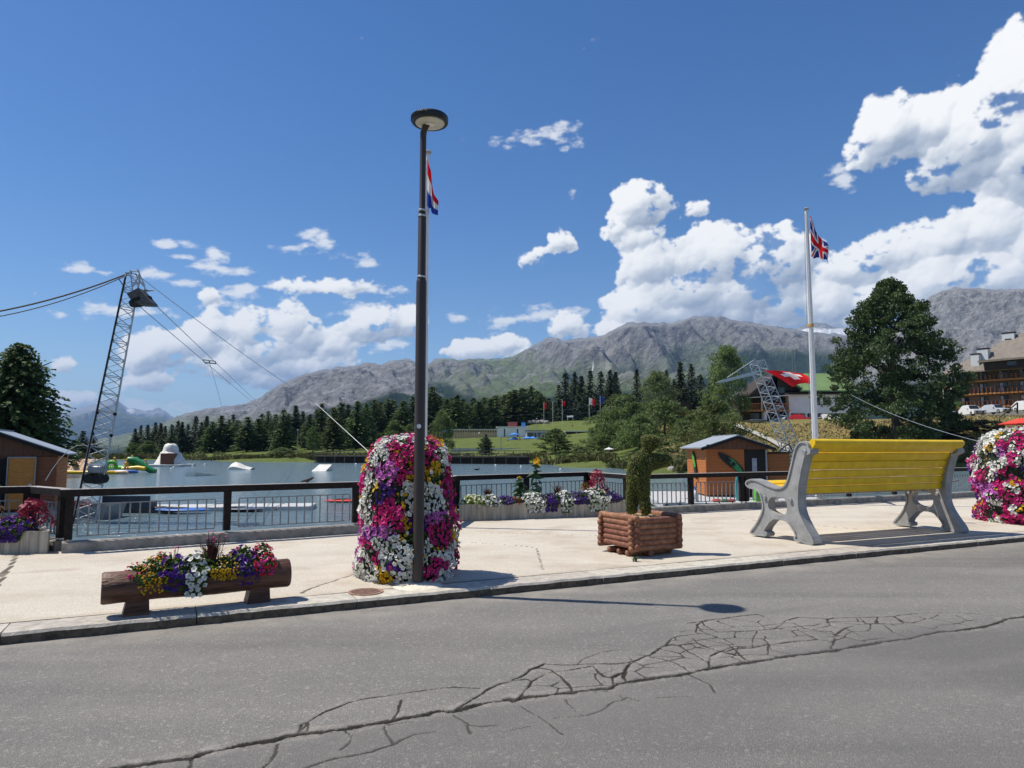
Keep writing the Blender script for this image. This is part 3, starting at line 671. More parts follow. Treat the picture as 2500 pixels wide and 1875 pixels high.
# ------------------------------------------------------------------ mountains
def rock_material(name, veg=(0.100, 0.145, 0.048), rockc=((0.105, 0.105, 0.110), (0.36, 0.36, 0.365)), sc_=0.004):
    m = bpy.data.materials.new(name); m.use_nodes = True; t = m.node_tree; L = t.links; b = t.nodes['Principled BSDF']
    b.inputs['Roughness'].default_value = 0.95; b.inputs['Specular IOR Level'].default_value = 0.05
    pos = N(t, 'ShaderNodeNewGeometry').outputs['Position']
    def nz(s_, d, st_=None):
        v = pos
        if st_: mp = N(t, 'ShaderNodeMapping'); mp.inputs['Scale'].default_value = st_; L.new(pos, mp.inputs[0]); v = mp.outputs[0]
        n = N(t, 'ShaderNodeTexNoise'); n.inputs['Scale'].default_value = s_; n.inputs['Detail'].default_value = d; n.inputs['Roughness'].default_value = 0.65; L.new(v, n.inputs['Vector']); return n.outputs[0]
    def rp(v, a, c, p0=.3, p1=.7):
        r = N(t, 'ShaderNodeValToRGB'); e = r.color_ramp.elements; e[0].position, e[0].color = p0, (*a, 1); e[1].position, e[1].color = p1, (*c, 1); L.new(v, r.inputs[0]); return r.outputs[0]
    def at(n): return N(t, 'ShaderNodeAttribute', attribute_name=n).outputs['Fac']
    def mix(f, a, c): x = N(t, 'ShaderNodeMix', data_type='RGBA'); L.new(f, x.inputs[0]); L.new(a, x.inputs[6]); L.new(c, x.inputs[7]); return x.outputs[2]
    c = rp(nz(sc_ * 2.5, 9, (1, 1, 2.2)), *rockc)
    c = mix(at('cliff'), c, rp(nz(sc_ * 6, 9, (1, 1, .35)), [q * .55 for q in rockc[0]], [q * .80 for q in rockc[1]]))
    c = mix(at('veg'), c, rp(nz(sc_ * 3, 8), [x * .75 for x in veg], [x * 1.35 for x in veg]))
    c = mix(at('scree'), c, rp(nz(sc_ * 6, 6), (0.24, 0.23, 0.215), (0.36, 0.345, 0.325)))
    c = mix(at('forest'), c, rp(nz(sc_ * 14, 6), (0.008, 0.020, 0.010), (0.030, 0.052, 0.024)))
    c = mix(at('snow'), c, rp(nz(sc_ * 3, 4), (0.78, 0.79, 0.8), (0.86, 0.87, 0.88)))
    L.new(c, b.inputs['Base Color'])
    bp = N(t, 'ShaderNodeBump'); bp.inputs['Strength'].default_value = 1; bp.inputs['Distance'].default_value = 0.22 / sc_; L.new(nz(sc_ * 4, 10), bp.inputs['Height']); L.new(bp.outputs[0], b.inputs['Normal'])
    return m
def ridge(name, label, skyline, D0, D1, nx, ny, matr, seed, amp, foot_v=1100, attrs=None, back=0.3, expo=1.0, gully=1.0):
    """skyline: photo points of the crest; foot at distance D0, crest at D1; real relief between"""
    su = np.array([p[0] for p in skyline]); sv = np.array([p[1] for p in skyline])
    u = np.linspace(su[0], su[-1], nx); v = np.interp(u, su, sv)
    el = np.array([ray(a, b_).z / ray(a, b_).y for a, b_ in zip(u, v)]); tanx = np.array([ray(a, b_).x / ray(a, b_).y for a, b_ in zip(u, v)])
    zr = CAM.z + el * D1                         # crest height
    kw_ = max(3, nx // 45); zrs = np.convolve(np.pad(zr, kw_, 'edge'), np.ones(2 * kw_ + 1) / (2 * kw_ + 1), 'valid')
    tt = np.concatenate([np.linspace(0, 1, ny), 1 + np.linspace(0.06, back, 12)])
    TTm, UU = np.meshgrid(tt, np.arange(nx), indexing='ij')
    dist = D0 + (D1 - D0) * TTm
    xs = tanx[None, :] * D1 * (0.55 + 0.45 * np.minimum(TTm, 1.3))      # slopes fan out less than sight lines
    xs = tanx[None, :] * dist
    up = np.clip(TTm, 0, 1)
    prof = up ** expo
    zf = -40.0
    z = zf + (zrs[None, :] - zf) * prof + (zr - zrs)[None, :] * sstep(0.80, 1.0, up)
    z = np.where(TTm > 1, zr[None, :] * (1 - (TTm - 1) * 1.6), z)
    w = np.sin(np.pi * np.clip(up, 0, 1)) ** 0.6
    k = 1.0 / amp
    rg_ = fbm(xs * k * .34, dist * k * .26, 7, seed, 0.50, 2.05, 1)
    gl = fbm(xs * k * 1.1 + dist * k * .30, dist * k * .15, 6, seed + 40, 0.56, 2.1, 1)
    fn = fbm(xs * k * 2.2, dist * k * 2.2, 5, seed + 80)
    rel = amp * (0.58 * rg_ + 0.34 * gully * gl + 0.07 * fn)
    loc_ = np.clip((zrs - zf) / np.percentile(zrs - zf, 80), .10, 1.15)[None, :]
    z = z + (rel - 0.10 * amp) * (w + 0.02) * loc_
    z += amp * 0.05 * fbm(xs * k * 5, dist * 0, 4, seed + 99) * sstep(0.85, 1.0, up)
    z = np.where(TTm < 1, np.minimum(z, CAM.z + el[None, :] * dist - 0.05 * amp * (1 - up) * loc_), z)      # no spur stands above the crest line
    V = np.stack([xs, dist, z], -1).reshape(-1, 3)
    me = mesh_np(name, V, grid_faces(nx, len(tt)), matr, smooth=True)
    zn = (z - zf) / (zr[None, :] - zf + 1)
    uu = np.broadcast_to(u[None, :], z.shape)
    # photo row at which each point of the slope is seen (only used to lay out the belts of forest, meadow and rock)
    e_ = (z - CAM.z) / dist
    lowf = fbm(xs * k * .8, dist * k * .8, 5, seed + 7)
    zero = np.zeros(z.shape)
    sl = np.hypot(np.gradient(z, axis=1) / np.maximum(np.abs(np.gradient(xs, axis=1)), 1e-3), np.gradient(z, axis=0) / np.maximum(np.abs(np.gradient(dist, axis=0)), 1e-3)); p5, p9 = np.percentile(sl[:ny], (55, 88)); steep = sstep(p5, p9, sl)
    A = dict(veg=zero, scree=zero, forest=zero, snow=zero)
    if attrs: A.update(attrs(uu, e_, zn, rg_, gl, fn, lowf, xs, dist, z))
    A['veg'] = A['veg'] * (1 - .5 * steep); A['scree'] = A['scree'] * (1 - .9 * steep); A['cliff'] = steep
    for n_, a_ in A.items(): add_attr(me, n_, np.clip(a_, 0, 1))
    tag(link(name, me), label, None, kind='structure'); return me
def row(v): return float(ray(1250, v).z / ray(1250, v).y)
m_rock = rock_material('limestone_slopes')
def at_main(u, e_, zn, rg_, gl, fn, lowf, x, d, z):
    # belts by elevation angle, as rows of the photograph
    vrow = 1095 - e_ * 1700
    veg = sstep(825, 885, vrow + 70 * lowf + 25 * fn) * sstep(1000, 1250, u + 120 * lowf)
    veg = np.maximum(veg, 0.55 * sstep(0.05, -0.35, gl) * sstep(1100, 1300, u) * sstep(800, 850, vrow))
    veg = np.maximum(veg, sstep(1000, 1040, vrow) * 0.6)
    veg = veg * (1 - 0.8 * sstep(0.02, 0.22, fn + .5 * fbm(x * .02, d * .012, 3, 171)) * sstep(975, 890, vrow))
    fr = sstep(0, 18, vrow - np.interp(u, [300, 600, 760, 900, 1000, 1090, 1180, 1300, 1400, 1600, 1730, 1780, 1850, 2000, 2150], [1080, 1030, 1000, 965, 938, 935, 965, 960, 950, 945, 900, 862, 852, 848, 845]) + 20 * lowf + 12 * fn)
    fr *= 1 - sstep(0.16, 0.26, fbm(x * .004, d * .0012, 3, 133)) * 0.9
    scree = sstep(0.15, 0.5, -gl + 0.3 * lowf) * sstep(905, 850, vrow) * sstep(760, 830, vrow) * 0.75
    scree = np.maximum(scree, 0.9 * sstep(0.0, 0.25, 1 - np.hypot((u - 1480) / 90, (vrow - 870) / 55) + .3 * lowf))
    scree = np.maximum(scree, 0.5 * sstep(0.0, 0.25, 1 - np.hypot((u - 1850) / 110, (vrow - 820) / 35) + .3 * lowf))
    snow = sstep(0.55, 0.6, 1 - np.hypot((u - 1450) / 22, (vrow - 899) / 7))
    return dict(veg=veg, forest=fr, scree=scree * (1 - fr), snow=snow)
SKY_MAIN = [(-250, 1094), (150, 1090), (330, 1055), (400, 1031), (430, 1018), (470, 1005), (520, 996), (560, 992), (600, 985), (640, 968), (680, 940), (700, 932), (740, 914), (780, 905), (830, 897), (860, 893), (900, 885), (930, 888), (960, 880), (1000, 877), (1010, 882), (1035, 895), (1060, 880), (1080, 875), (1120, 880), (1150, 876), (1200, 878), (1250, 872), (1290, 850), (1310, 838), (1345, 826), (1360, 824), (1375, 832), (1400, 829), (1440, 824), (1475, 818), (1510, 798), (1540, 788), (1570, 786), (1610, 790), (1618, 785), (1630, 790), (1660, 784), (1690, 773), (1730, 772), (1750, 776), (1756, 770), (1770, 778), (1800, 783), (1850, 791), (1900, 800), (1960, 808), (2020, 815), (2080, 820), (2200, 826), (2400, 835), (2700, 850)]
ridge('mountain_range', 'grey limestone mountain range with green lower slopes', SKY_MAIN, 1500, 5600, 900, 210, m_rock, 300, 560, attrs=at_main, expo=1.45)
m_far = rock_material('far_peaks', veg=(0.10, 0.13, 0.07), rockc=((0.22, 0.22, 0.22), (0.36, 0.35, 0.34)), sc_=0.0012)
def at_far(u, e_, zn, rg_, gl, fn, lowf, x, d, z):
    return dict(veg=sstep(.75, .5, zn + .1 * lowf), forest=sstep(.6, .35, zn + .1 * lowf) * .8, snow=np.maximum(sstep(.5, .6, 1 - np.hypot((u - 318 + 20 * fn) / 22, (1095 - e_ * 1700 - 1004) / 14)), sstep(.5, .6, 1 - np.hypot((u - 322) / 14, (1095 - e_ * 1700 - 1033) / 5))))
ridge('mountain_peak', 'far blue mountain peaks beyond the valley on the left', [(-700, 1060), (-300, 1030), (-60, 1040), (60, 1035), (130, 1020), (145, 1013), (175, 1003), (205, 995), (240, 988), (265, 978), (283, 972), (292, 982), (310, 995), (335, 1004), (360, 1002), (372, 1006), (385, 1002), (400, 1004), (412, 1012), (450, 1030), (520, 1040), (640, 1050)], 9000, 16000, 320, 70, m_far, 500, 2200, attrs=at_far, expo=1.1)
def at_right(u, e_, zn, rg_, gl, fn, lowf, x, d, z):
    vrow = 1095 - e_ * 1700
    return dict(scree=0.45 * sstep(0.0, .5, -gl), forest=sstep(925, 960, vrow + 25 * lowf), veg=0.3 * sstep(870, 920, vrow + 40 * lowf))
ridge('mountain_massif', 'bare grey rock massif above the hotel on the right', [(1850, 1000), (2050, 900), (2150, 830), (2220, 770), (2250, 745), (2275, 722), (2300, 709), (2330, 705), (2380, 703), (2420, 708), (2470, 707), (2510, 704), (2700, 720), (3000, 800), (3400, 900)], 1500, 3700, 520, 190, rock_material('massif_rock', rockc=((0.11, 0.11, 0.112), (0.42, 0.415, 0.41)), sc_=0.007), 700, 420, attrs=at_right, expo=1.25, gully=0.8)
def at_snow(u, e_, zn, rg_, gl, fn, lowf, x, d, z):
    vrow = 1095 - e_ * 1700 + 6 * fn
    return dict(snow=sstep(798, 803, vrow) * sstep(1945, 1965, u) * sstep(830, 820, vrow) * sstep(-.25, -.1, gl + .25), scree=zn * 0)
ridge('snowy_peak', 'small distant peak with a snowfield behind the flagpole', [(1850, 830), (1920, 812), (1945, 800), (1975, 790), (1995, 787), (2015, 791), (2035, 798), (2060, 801), (2090, 805), (2160, 812), (2300, 840)], 5000, 6900, 260, 70, m_rock, 900, 300, attrs=at_snow, expo=0.8, gully=.4)

# ================================================================== NEAR THINGS ON THE PAVEMENT
m_timber = mat('dark_timber', (0.010, 0.008, 0.0075), 0.75, 0.35, 14, 0.4, 60, stretch=(1, 1, 1), col2=(0.020, 0.016, 0.015), spec=.2)
m_steel = mat('galvanised_bar', (0.20, 0.215, 0.23), 0.5, 0.25, 20, metal=0.3)
m_conc = mat('board_marked_concrete', (0.33, 0.30, 0.25), 0.9, 0.35, 9, 0.8, 40, stretch=(1, 1, 0.12), col2=(0.46, 0.43, 0.37))
m_plinth = mat('plinth_concrete', (0.25, 0.23, 0.20), 0.9, 0.3, 6, 0.8, 50, col2=(0.38, 0.355, 0.315))
m_bolt = mat('steel_bolt', (0.5, 0.5, 0.5), 0.35, 0.1, 20, metal=0.9)
RTOP = 1.09
m_railhl = mat('sunlit_rail_top', (0.36, 0.34, 0.32), 0.8, 0.35, 10, 0.4, 40)  # pale tone paints the sunlit line on the weathered handrail top
def railing(label, pts, posts_every=2.0, plinth=True, ends=(True, True)):
    base = pts[0]; root = thing('railing', label, 'railing', base, 0, 'railings along the quay')
    P0 = [Vector(p) - base for p in pts]
    for a, b in zip(P0[:-1], P0[1:]):
        d = b - a; L = d.length; e = d / L; rz = math.atan2(e.y, e.x)
        up = Vector((0, 0, 1)); zt = RTOP - PAV
        if plinth:
            # concrete upstand under the rail, its foot going down into the lake as quay wall
            x = MB(); q = Vector((-e.y, e.x, 0))
            prof = [(-0.12, -0.02), (0.14, -0.02), (0.14, -1.6), (0.20, -1.6), (0.20, 0.0), (0.13, 0.155), (0.115, 0.165), (-0.105, 0.165), (-0.12, 0.15)]
            prof = [(-0.12, -0.06), (0.20, -1.7), (0.26, -1.7), (0.22, 0.0), (0.13, 0.155), (0.115, 0.165), (-0.105, 0.165), (-0.12, 0.15)]
            n = len(prof); V = [tuple(a + q * t_ + up * z_) for t_, z_ in prof] + [tuple(b + q * t_ + up * z_) for t_, z_ in prof]
            x.add(V, [tuple(range(n)), tuple(range(2*n-1, n-1, -1))] + [(i, n+i, n+(i+1) % n, (i+1) % n) for i in range(n)])
            x.obj('plinth', m_plinth, root)
        hr = beam('handrail', a + up * (zt - .055) - e * .06, b + up * (zt - .055) + e * .06, 0.15, 0.11, m_timber, root)
        beam('rail_highlight', a + up * (zt + .003) - e * .06, b + up * (zt + .003) + e * .06, 0.145, 0.010, m_railhl, root)  # thin strip added to carry the painted sunlit line
        np_ = max(1, int(round(L / posts_every))); step = L / np_
        for i in range(np_ + 1):
            if i == 0 and not ends[0]: continue
            p = a + e * step * i
            if i == 0: p = a + e * 0.08
            if i == np_: p = b - e * 0.08
            beam('post', p + up * 0.20, p + up * (zt - .11), 0.115, 0.115, m_timber, root, rz)
            rod('post_foot', p + up * 0.16, p + up * 0.21, 0.022, m_bolt, root)
        for i in range(np_):
            c0 = a + e * (step * i + .20); c1 = a + e * (step * (i + 1) - .20)
            z0, z1 = 0.245, 0.755
            for zz, st_ in ((z1, 0.018), (z0, 0.018)):
                beam('panel_bar', c0 + up * zz, c1 + up * zz, 0.022, st_, m_steel, root)
            nb = max(3, int(round((c1 - c0).length / 0.150)))
            for k in range(nb + 1):
                p = c0 + (c1 - c0) * (k / nb)
                beam('bar', p + up * (z0 + .009), p + up * (z1 - .009), 0.022, 0.022, m_steel, root, rz)
            for zz in (z1 - .085, z0 + .10):
                for s0, s1 in ((c0 - e * .145, c0), (c1, c1 + e * .145)):
                    beam('stay', s0 + up * zz, s1 + up * zz, 0.012, 0.012, m_steel, root)
    return root
v3 = lambda x, y, z=PAV: Vector((x, y, z))
railing('dark timber railing left of the flower tower, above the moored pontoon', [v3(-7.18, 11.29), v3(-3.02, 13.95), v3(-1.75, 14.77)])
railing('railing set back behind the left concrete planter', [v3(-13.2, 9.6), v3(-10.2, 11.55), v3(-8.33, 12.25), v3(-7.30, 11.50)], 1.9)
railing('railing recessed behind the long concrete flower bed', [v3(-1.62, 14.95), v3(-1.40, 16.95), v3(2.15, 19.75), v3(2.92, 17.75)], 2.2)
railing('dark timber railing behind the topiary and the yellow bench', [v3(3.02, 17.62), v3(6.39, 19.4), v3(16.0, 24.33), v3(28, 30.4), v3(40, 36.5)])

# ------------------------------------------------------------------ concrete planters with shuttering marks
def concrete_planter(label, poly, h, board=0.14):
    c = sum((Vector((*p, 0)) for p in poly), Vector()) / len(poly); root = thing('concrete_planter', label, 'planter', (c.x, c.y, PAV), 0, 'concrete planters by the railing')
    b = MB(); n = len(poly)
    loc = [Vector((p[0] - c.x, p[1] - c.y, 0)) for p in poly]
    pts = []
    rg = random.Random(int(c.x * 10))
    for i in range(n):
        a, q = loc[i], loc[(i + 1) % n]; L = (q - a).length; k = max(2, int(L / board)); nn = Vector(((q - a).y, -(q - a).x, 0)).normalized()
        for j in range(k):
            o = rg.uniform(-.004, .004)
            for f in (0.0, 0.86):
                pts.append(a + (q - a) * ((j + f) / k) + nn * o)
            pts.append(a + (q - a) * ((j + .93) / k) - nn * 0.010)
    m_ = len(pts); inn = [p * (1 - 0.10 / max(p.length, .3)) for p in pts]
    V = [tuple(p + Vector((0, 0, 0))) for p in pts] + [tuple(p + Vector((0, 0, h))) for p in pts] + [tuple(p + Vector((0, 0, h))) for p in inn] + [tuple(p + Vector((0, 0, h - .06))) for p in inn]
    F = []
    for lay in range(3):
        for i in range(m_):
            j = (i + 1) % m_; F.append((lay*m_+i, lay*m_+j, lay*m_+m_+j, lay*m_+m_+i))
    b.add(V, F); b.obj('wall', m_conc, root)
    s = MB(); s.add([tuple(p + Vector((0, 0, h - .05))) for p in inn], [tuple(range(m_))]); s.obj('soil', mat('planting_soil', (0.045, 0.030, 0.020), 0.95, 0.4, 30, 0.8, 60), root)
    return root
concrete_planter('long concrete planter full of white and purple petunias', [(-1.2, 16.05), (2.85, 17.45), (2.25, 19.15), (-1.25, 16.75)], 0.37)
concrete_planter('concrete planter at the left edge below the orange hut', [(-10.3, 10.95), (-7.32, 11.18), (-7.42, 11.36), (-8.3, 12.0), (-10.2, 11.35)], 0.35)

# ------------------------------------------------------------------ street lamp
m_lamp = mat('dark_brown_lacquer', (0.040, 0.027, 0.022), 0.42, 0.12, 3, spec=0.5)
m_lampg = mat('lamp_lens', (0.55, 0.53, 0.44), 0.25, 0.12, 12, spec=0.5)
m_black = mat('black_plastic', (0.018, 0.018, 0.019), 0.45, 0.2, 10)
lb = G(1020, 1430, PAV); lamp = thing('street_lamp', 'tall dark brown street lamp with flat round head in front of the flowers', 'street lamp', lb)
ztop = P(1031, 322, lb.y).z - PAV
zb1 = P(1029, 524, lb.y).z - PAV; zb2 = P(1027, 686, lb.y).z - PAV
x = MB(); x.lathe([(0.066, 0), (0.066, zb2 - .02), (0.060, zb2 + .01), (0.052, zb2 + .03), (0.052, zb1), (0.040, zb1 + .03), (0.040, ztop)], 20); x.obj('post', m_lamp, lamp, True)
for zz in (zb1 - .02, zb1 + .05, zb2 - .01, zb2 + .05):
    x = MB(); rr = 0.058 if zz < zb1 - .5 else 0.055
    x.lathe([(rr, zz - .012), (rr + .004, zz - .008), (rr + .004, zz + .008), (rr, zz + .012)], 20); x.obj('band', m_bolt, lamp, True)
hc = P(1050, 293, lb.y - .05) - lb; hr = 0.232
x = MB(); x.lathe([(hr - .05, hc.z - .045), (hr - .008, hc.z - .045), (hr, hc.z - .03), (hr, hc.z + .028), (hr - .012, hc.z + .045), (hr - .06, hc.z + .062), (0.02, hc.z + .07)], 40, c=(hc.x, hc.y, 0)); x.obj('lamp_head', m_black, lamp, True)
for k in range(26):
    a = R(95) + k * R(6.0)
    if 0: pass
fin = MB()
for k in range(22):
    a = R(120) + k * R(6.5); c_, s_ = math.cos(a), math.sin(a)
    fin.add([(hc.x + c_*(hr-.005) - s_*.006, hc.y + s_*(hr-.005) + c_*.006, hc.z-.02), (hc.x + c_*(hr-.005) + s_*.006, hc.y + s_*(hr-.005) - c_*.006, hc.z-.02), (hc.x + c_*(hr+.012) + s_*.004, hc.y + s_*(hr+.012) - c_*.004, hc.z-.02), (hc.x + c_*(hr+.012) - s_*.004, hc.y + s_*(hr+.012) + c_*.004, hc.z-.02),
             (hc.x + c_*(hr-.005) - s_*.006, hc.y + s_*(hr-.005) + c_*.006, hc.z+.035), (hc.x + c_*(hr-.005) + s_*.006, hc.y + s_*(hr-.005) - c_*.006, hc.z+.035), (hc.x + c_*(hr+.012) + s_*.004, hc.y + s_*(hr+.012) - c_*.004, hc.z+.03), (hc.x + c_*(hr+.012) - s_*.004, hc.y + s_*(hr+.012) + c_*.004, hc.z+.03)],
            [(0,3,2,1),(4,5,6,7),(0,1,5,4),(1,2,6,5),(2,3,7,6),(3,0,4,7)])
fin.obj('cooling_fins', m_black, lamp)
x = MB(); x.lathe([(0.02, hc.z - .058), (hr - .055, hc.z - .054), (hr - .045, hc.z - .044)], 36, c=(hc.x, hc.y, 0)); lens = x.obj('lens', m_lampg, lamp, True)
x = MB(); x.box(hc.x - .055, hc.x + .055, hc.y - .045, hc.y + .045, hc.z - .066, hc.z - .0575, bev=.003); x.obj('led_module', mat('led_module', (0.75, 0.73, 0.66), .3, .1), lens)
x = MB(); x.tube([(0, 0, ztop - .05), (0.012, 0, ztop + .03), (hc.x * .55, hc.y * .6, hc.z - .03)], [0.041, 0.04, 0.05], 10); x.obj('bracket', m_lamp, lamp, True)
x = MB(); x.tube([(0, -.068, P(1027, 1041, lb.y).z - PAV), (0, -.070, P(1027, 1041, lb.y).z - PAV)], .028, 10); x.obj('sticker', mat('pale_sticker', (.7, .72, .75), .5, .3, 60), lamp)
x = MB(); x.lathe([(0.30, 0.0), (0.27, 0.012), (0.15, 0.03), (0.072, 0.045), (0.03, .045)], 24); x.obj('mortar_pad', mat('pale_mortar', (.66, .61, .50), .9, .2, 20, .6, 80), lamp, True)

# iron cover in the pavement
cp = G(893, 1446, PAV); cov = thing('manhole_cover', 'rusty brown iron cover in the pavement left of the lamp', 'cover', (cp.x, cp.y, PAV + .002), STREET_RZ)
m_rust = mat('rusty_iron', (0.30, 0.185, 0.135), .8, .35, 30, .7, 90)
x = MB(); x.lathe([(0.20, 0), (0.20, .010), (0.175, .011), (.17, .006), (0.01, .006)], 28); x.obj('frame', m_rust, cov)
for k in range(5):
    x = MB(); w = math.sqrt(max(.0, .165**2 - (k * .06 - .12)**2)); x.box(-w, w, k*.06-.12-.012, k*.06-.12+.012, .005, .013); x.obj('rib', m_rust, cov)

# ------------------------------------------------------------------ giant yellow bench, seen from behind
m_cast = mat('grey_cast_iron_paint', (0.27, 0.275, 0.275), .5, .22, 4, .3, 60, spec=.4, col2=(.36, .365, .365), detail=8)
m_yel = mat('glossy_yellow_paint', (0.78, 0.49, 0.008), .42, .12, 5, .25, 50, spec=.4, col2=(.90, .60, .012), detail=8)
b0 = G(1975, 1330, PAV); b1 = G(2350, 1300, PAV); f0 = G(1835, 1305, PAV)
be = (b1 - b0).normalized(); bn = Vector((-be.y, be.x, 0)); BL = (b1 - b0).length
bench = thing('bench', 'oversized yellow slatted bench on grey cast-iron frames, seen from behind', 'bench', b0, math.atan2(be.y, be.x))
nrm = Vector((b0.x, b0.y, 0)).dot(be)
def plane(px, py):
    """photo point on the near side frame -> (depth towards lake, height) in the frame's own plane"""
    u, v = 1800 + px / 3.687, 1050 + py / 3.687
    d = ray(u, v); t = (nrm - CAM.dot(be)) / d.dot(be); p = CAM + d * t
    return ((p - b0).dot(bn), p.z - PAV)
OUT = [(80,500),(76,470),(95,447),(140,436),(190,450),(250,482),(310,506),(360,520),(405,512),(440,480),(458,425),(472,365),(490,290),(510,200),(528,145),(556,108),(590,98),(625,104),(645,130),(652,165),(664,175),(664,208),(640,222),(618,228),(604,262),(574,400),(558,500),(552,600),(554,700),(578,780),(622,870),(692,990),(692,1036),(640,1034),(560,1003),(520,995),(512,965),(530,945),(470,845),(440,818),(380,806),(318,800),(240,905),(272,920),(272,955),(235,958),(120,936),(122,905),(180,830),(222,740),(232,680),(216,610),(200,562),(160,532),(110,526)]
HOLE = [(278,640),(296,608),(330,598),(400,608),(436,628),(448,680),(446,735),(425,764),(390,770),(330,750),(290,722),(274,680)]
prof = [plane(*q) for q in OUT]; hole = [plane(*q) for q in HOLE]
def subdiv(pl, it=1):
    for _ in range(it):
        o = []
        for i in range(len(pl)):
            a, b_ = pl[i], pl[(i + 1) % len(pl)]; o += [(a[0]*.75+b_[0]*.25, a[1]*.75+b_[1]*.25), (a[0]*.25+b_[0]*.75, a[1]*.25+b_[1]*.75)]
        pl = o
    return pl
prof_s = [(q[0], max(q[1], 0.0)) for q in subdiv(prof)]; hole_s = subdiv(hole)
FT = 0.16
def frame_mesh():
    bm = bmesh.new()
    def loop(pl): 
        vs = [bm.verts.new((0, y_, z_)) for y_, z_ in pl]; return vs, [bm.edges.new((vs[i], vs[(i+1) % len(vs)])) for i in range(len(vs))]
    v1, e1 = loop(prof_s); v2, e2 = loop(hole_s)
    r = bmesh.ops.triangle_fill(bm, use_beauty=True, use_dissolve=False, edges=e1 + e2)
    fs = [g for g in r['geom'] if isinstance(g, bmesh.types.BMFace)]
    ex = bmesh.ops.extrude_face_region(bm, geom=fs)
    for g in ex['geom']:
        if isinstance(g, bmesh.types.BMVert): g.co.x += FT
    bmesh.ops.recalc_face_normals(bm, faces=bm.faces)
    me = bpy.data.meshes.new('side_frame'); bm.to_mesh(me); bm.free(); me.materials.append(m_cast)
    return me
def offset(pl, d):
    c = []
    n = len(pl); area = sum(pl[i][0]*pl[(i+1) % n][1] - pl[(i+1) % n][0]*pl[i][1] for i in range(n)); sg = 1 if area > 0 else -1
    for i in range(n):
        a, b_, q = Vector(pl[i-1]), Vector(pl[i]), Vector(pl[(i+1) % n]); t_ = (q - a)
        if t_.length < 1e-6: c.append(tuple(b_)); continue
        t_.normalize(); c.append((b_.x - t_.y * d * sg, b_.y + t_.x * d * sg))
    return c
fm = frame_mesh()
def rim(pl, x0, x1, ins):
    a = pl; b_ = offset(pl, ins); n = len(a); mb = MB()
    V = [(x0, *p) for p in a] + [(x1, *p) for p in a] + [(x1, *p) for p in b_] + [(x0, *p) for p in b_]
    mb.add(V, [(l*n+i, l*n+(i+1) % n, ((l+1) % 4)*n+(i+1) % n, ((l+1) % 4)*n+i) for l in range(4) for i in range(n)])
    return mb
for k, xo in enumerate((0.0, BL - FT)):
    fo = link('side_frame', fm, bench, Matrix.Translation((xo, 0, 0)))
    rm = rim(prof_s, xo - .022, xo + .004, .030).obj('raised_edge', m_cast, bench)
    rm2 = rim(prof_s, xo + FT - .004, xo + FT + .022, .030).obj('raised_edge', m_cast, bench)
    for q in ((252, 605), (484, 630), (612, 195)):
        y_, z_ = plane(*q); x = MB(); x.tube([(xo - .012, y_, z_), (xo - .035, y_, z_), (xo - .040, y_, z_)], [.040, .040, .03], 10); x.obj('bolt', m_bolt, bench)
# slats: back slats follow the inner face of the upright, seat slats follow the seat curve
def slat(y_, z_, tilt, w, t_, name='slat'):
    mb = MB(); pr = []; n = 14
    for i in range(n):
        a = 2 * math.pi * i / n; cx, cz = math.cos(a), math.sin(a)
        px = math.copysign(abs(cx) ** .55, cx) * t_ / 2; pz = math.copysign(abs(cz) ** .55, cz) * w / 2
        pr.append((y_ + px * math.cos(tilt) - pz * math.sin(tilt), z_ + px * math.sin(tilt) + pz * math.cos(tilt)))
    mb.prism(pr, 'x', .045, BL - .045); return mb.obj(name, m_yel, bench, True)
def bp(px, py): return plane(px, py)
back = [((628, 150), 0.19), ((560, 228)), ((0, 0))]
# the back line: from the top scroll down to the seat, measured along the upright
top = plane(612, 150); bot = plane(505, 545)
curve = [plane(640, 140), plane(590, 240), plane(562, 320), plane(545, 400), plane(532, 475), plane(520, 545)]
curve = [(c[0] + (.02 if i else -.02), c[1]) for i, c in enumerate(curve)]
for i, c in enumerate(curve):
    a = curve[max(i-1, 0)]; b_ = curve[min(i+1, 5)]; tilt = math.atan2(-(a[0] - b_[0]), a[1] - b_[1])
    gap = math.hypot(a[0]-b_[0], a[1]-b_[1]) / (2 if 0 < i < 5 else 1)
    slat(c[0] + .02, c[1], tilt, gap * (0.90 if i else 1.02), 0.075 if i else .12, 'back_slat')
seat = [plane(430, 545), plane(370, 555), plane(300, 545), plane(225, 515), plane(160, 478)]
for i, c in enumerate(seat):
    a = seat[max(i-1, 0)]; b_ = seat[min(i+1, 4)]; tilt = math.atan2(a[1] - b_[1], a[0] - b_[0]) - R(90)
    gap = math.hypot(a[0]-b_[0], a[1]-b_[1]) / (2 if 0 < i < 4 else 1)
    slat(c[0], c[1] - .01, tilt, gap * .9, .075, 'seat_slat')
x = MB(); y_, z_ = plane(360, 640); x.tube([(FT, y_, z_ + .12), (BL - FT, y_, z_ + .12)], .03, 8); x.obj('tie_rod', m_cast, bench, True)

# wooden stake beside the far end of the bench
sk = G(2335, 1287, PAV); stake = thing('wooden_post', 'weathered wooden stake with a metal arm behind the far bench end', 'post', (sk.x + .35, sk.y + .9, PAV), .3)
beam('shaft', (0, 0, 0), (0, 0, .93), .11, .11, mat('weathered_wood', (.30, .24, .17), .85, .3, 12, .6, 40, stretch=(1, 1, .15)), stake, .3)
rod('arm', (-.12, 0, .86), (.42, 0, .93), .02, m_steel, stake)

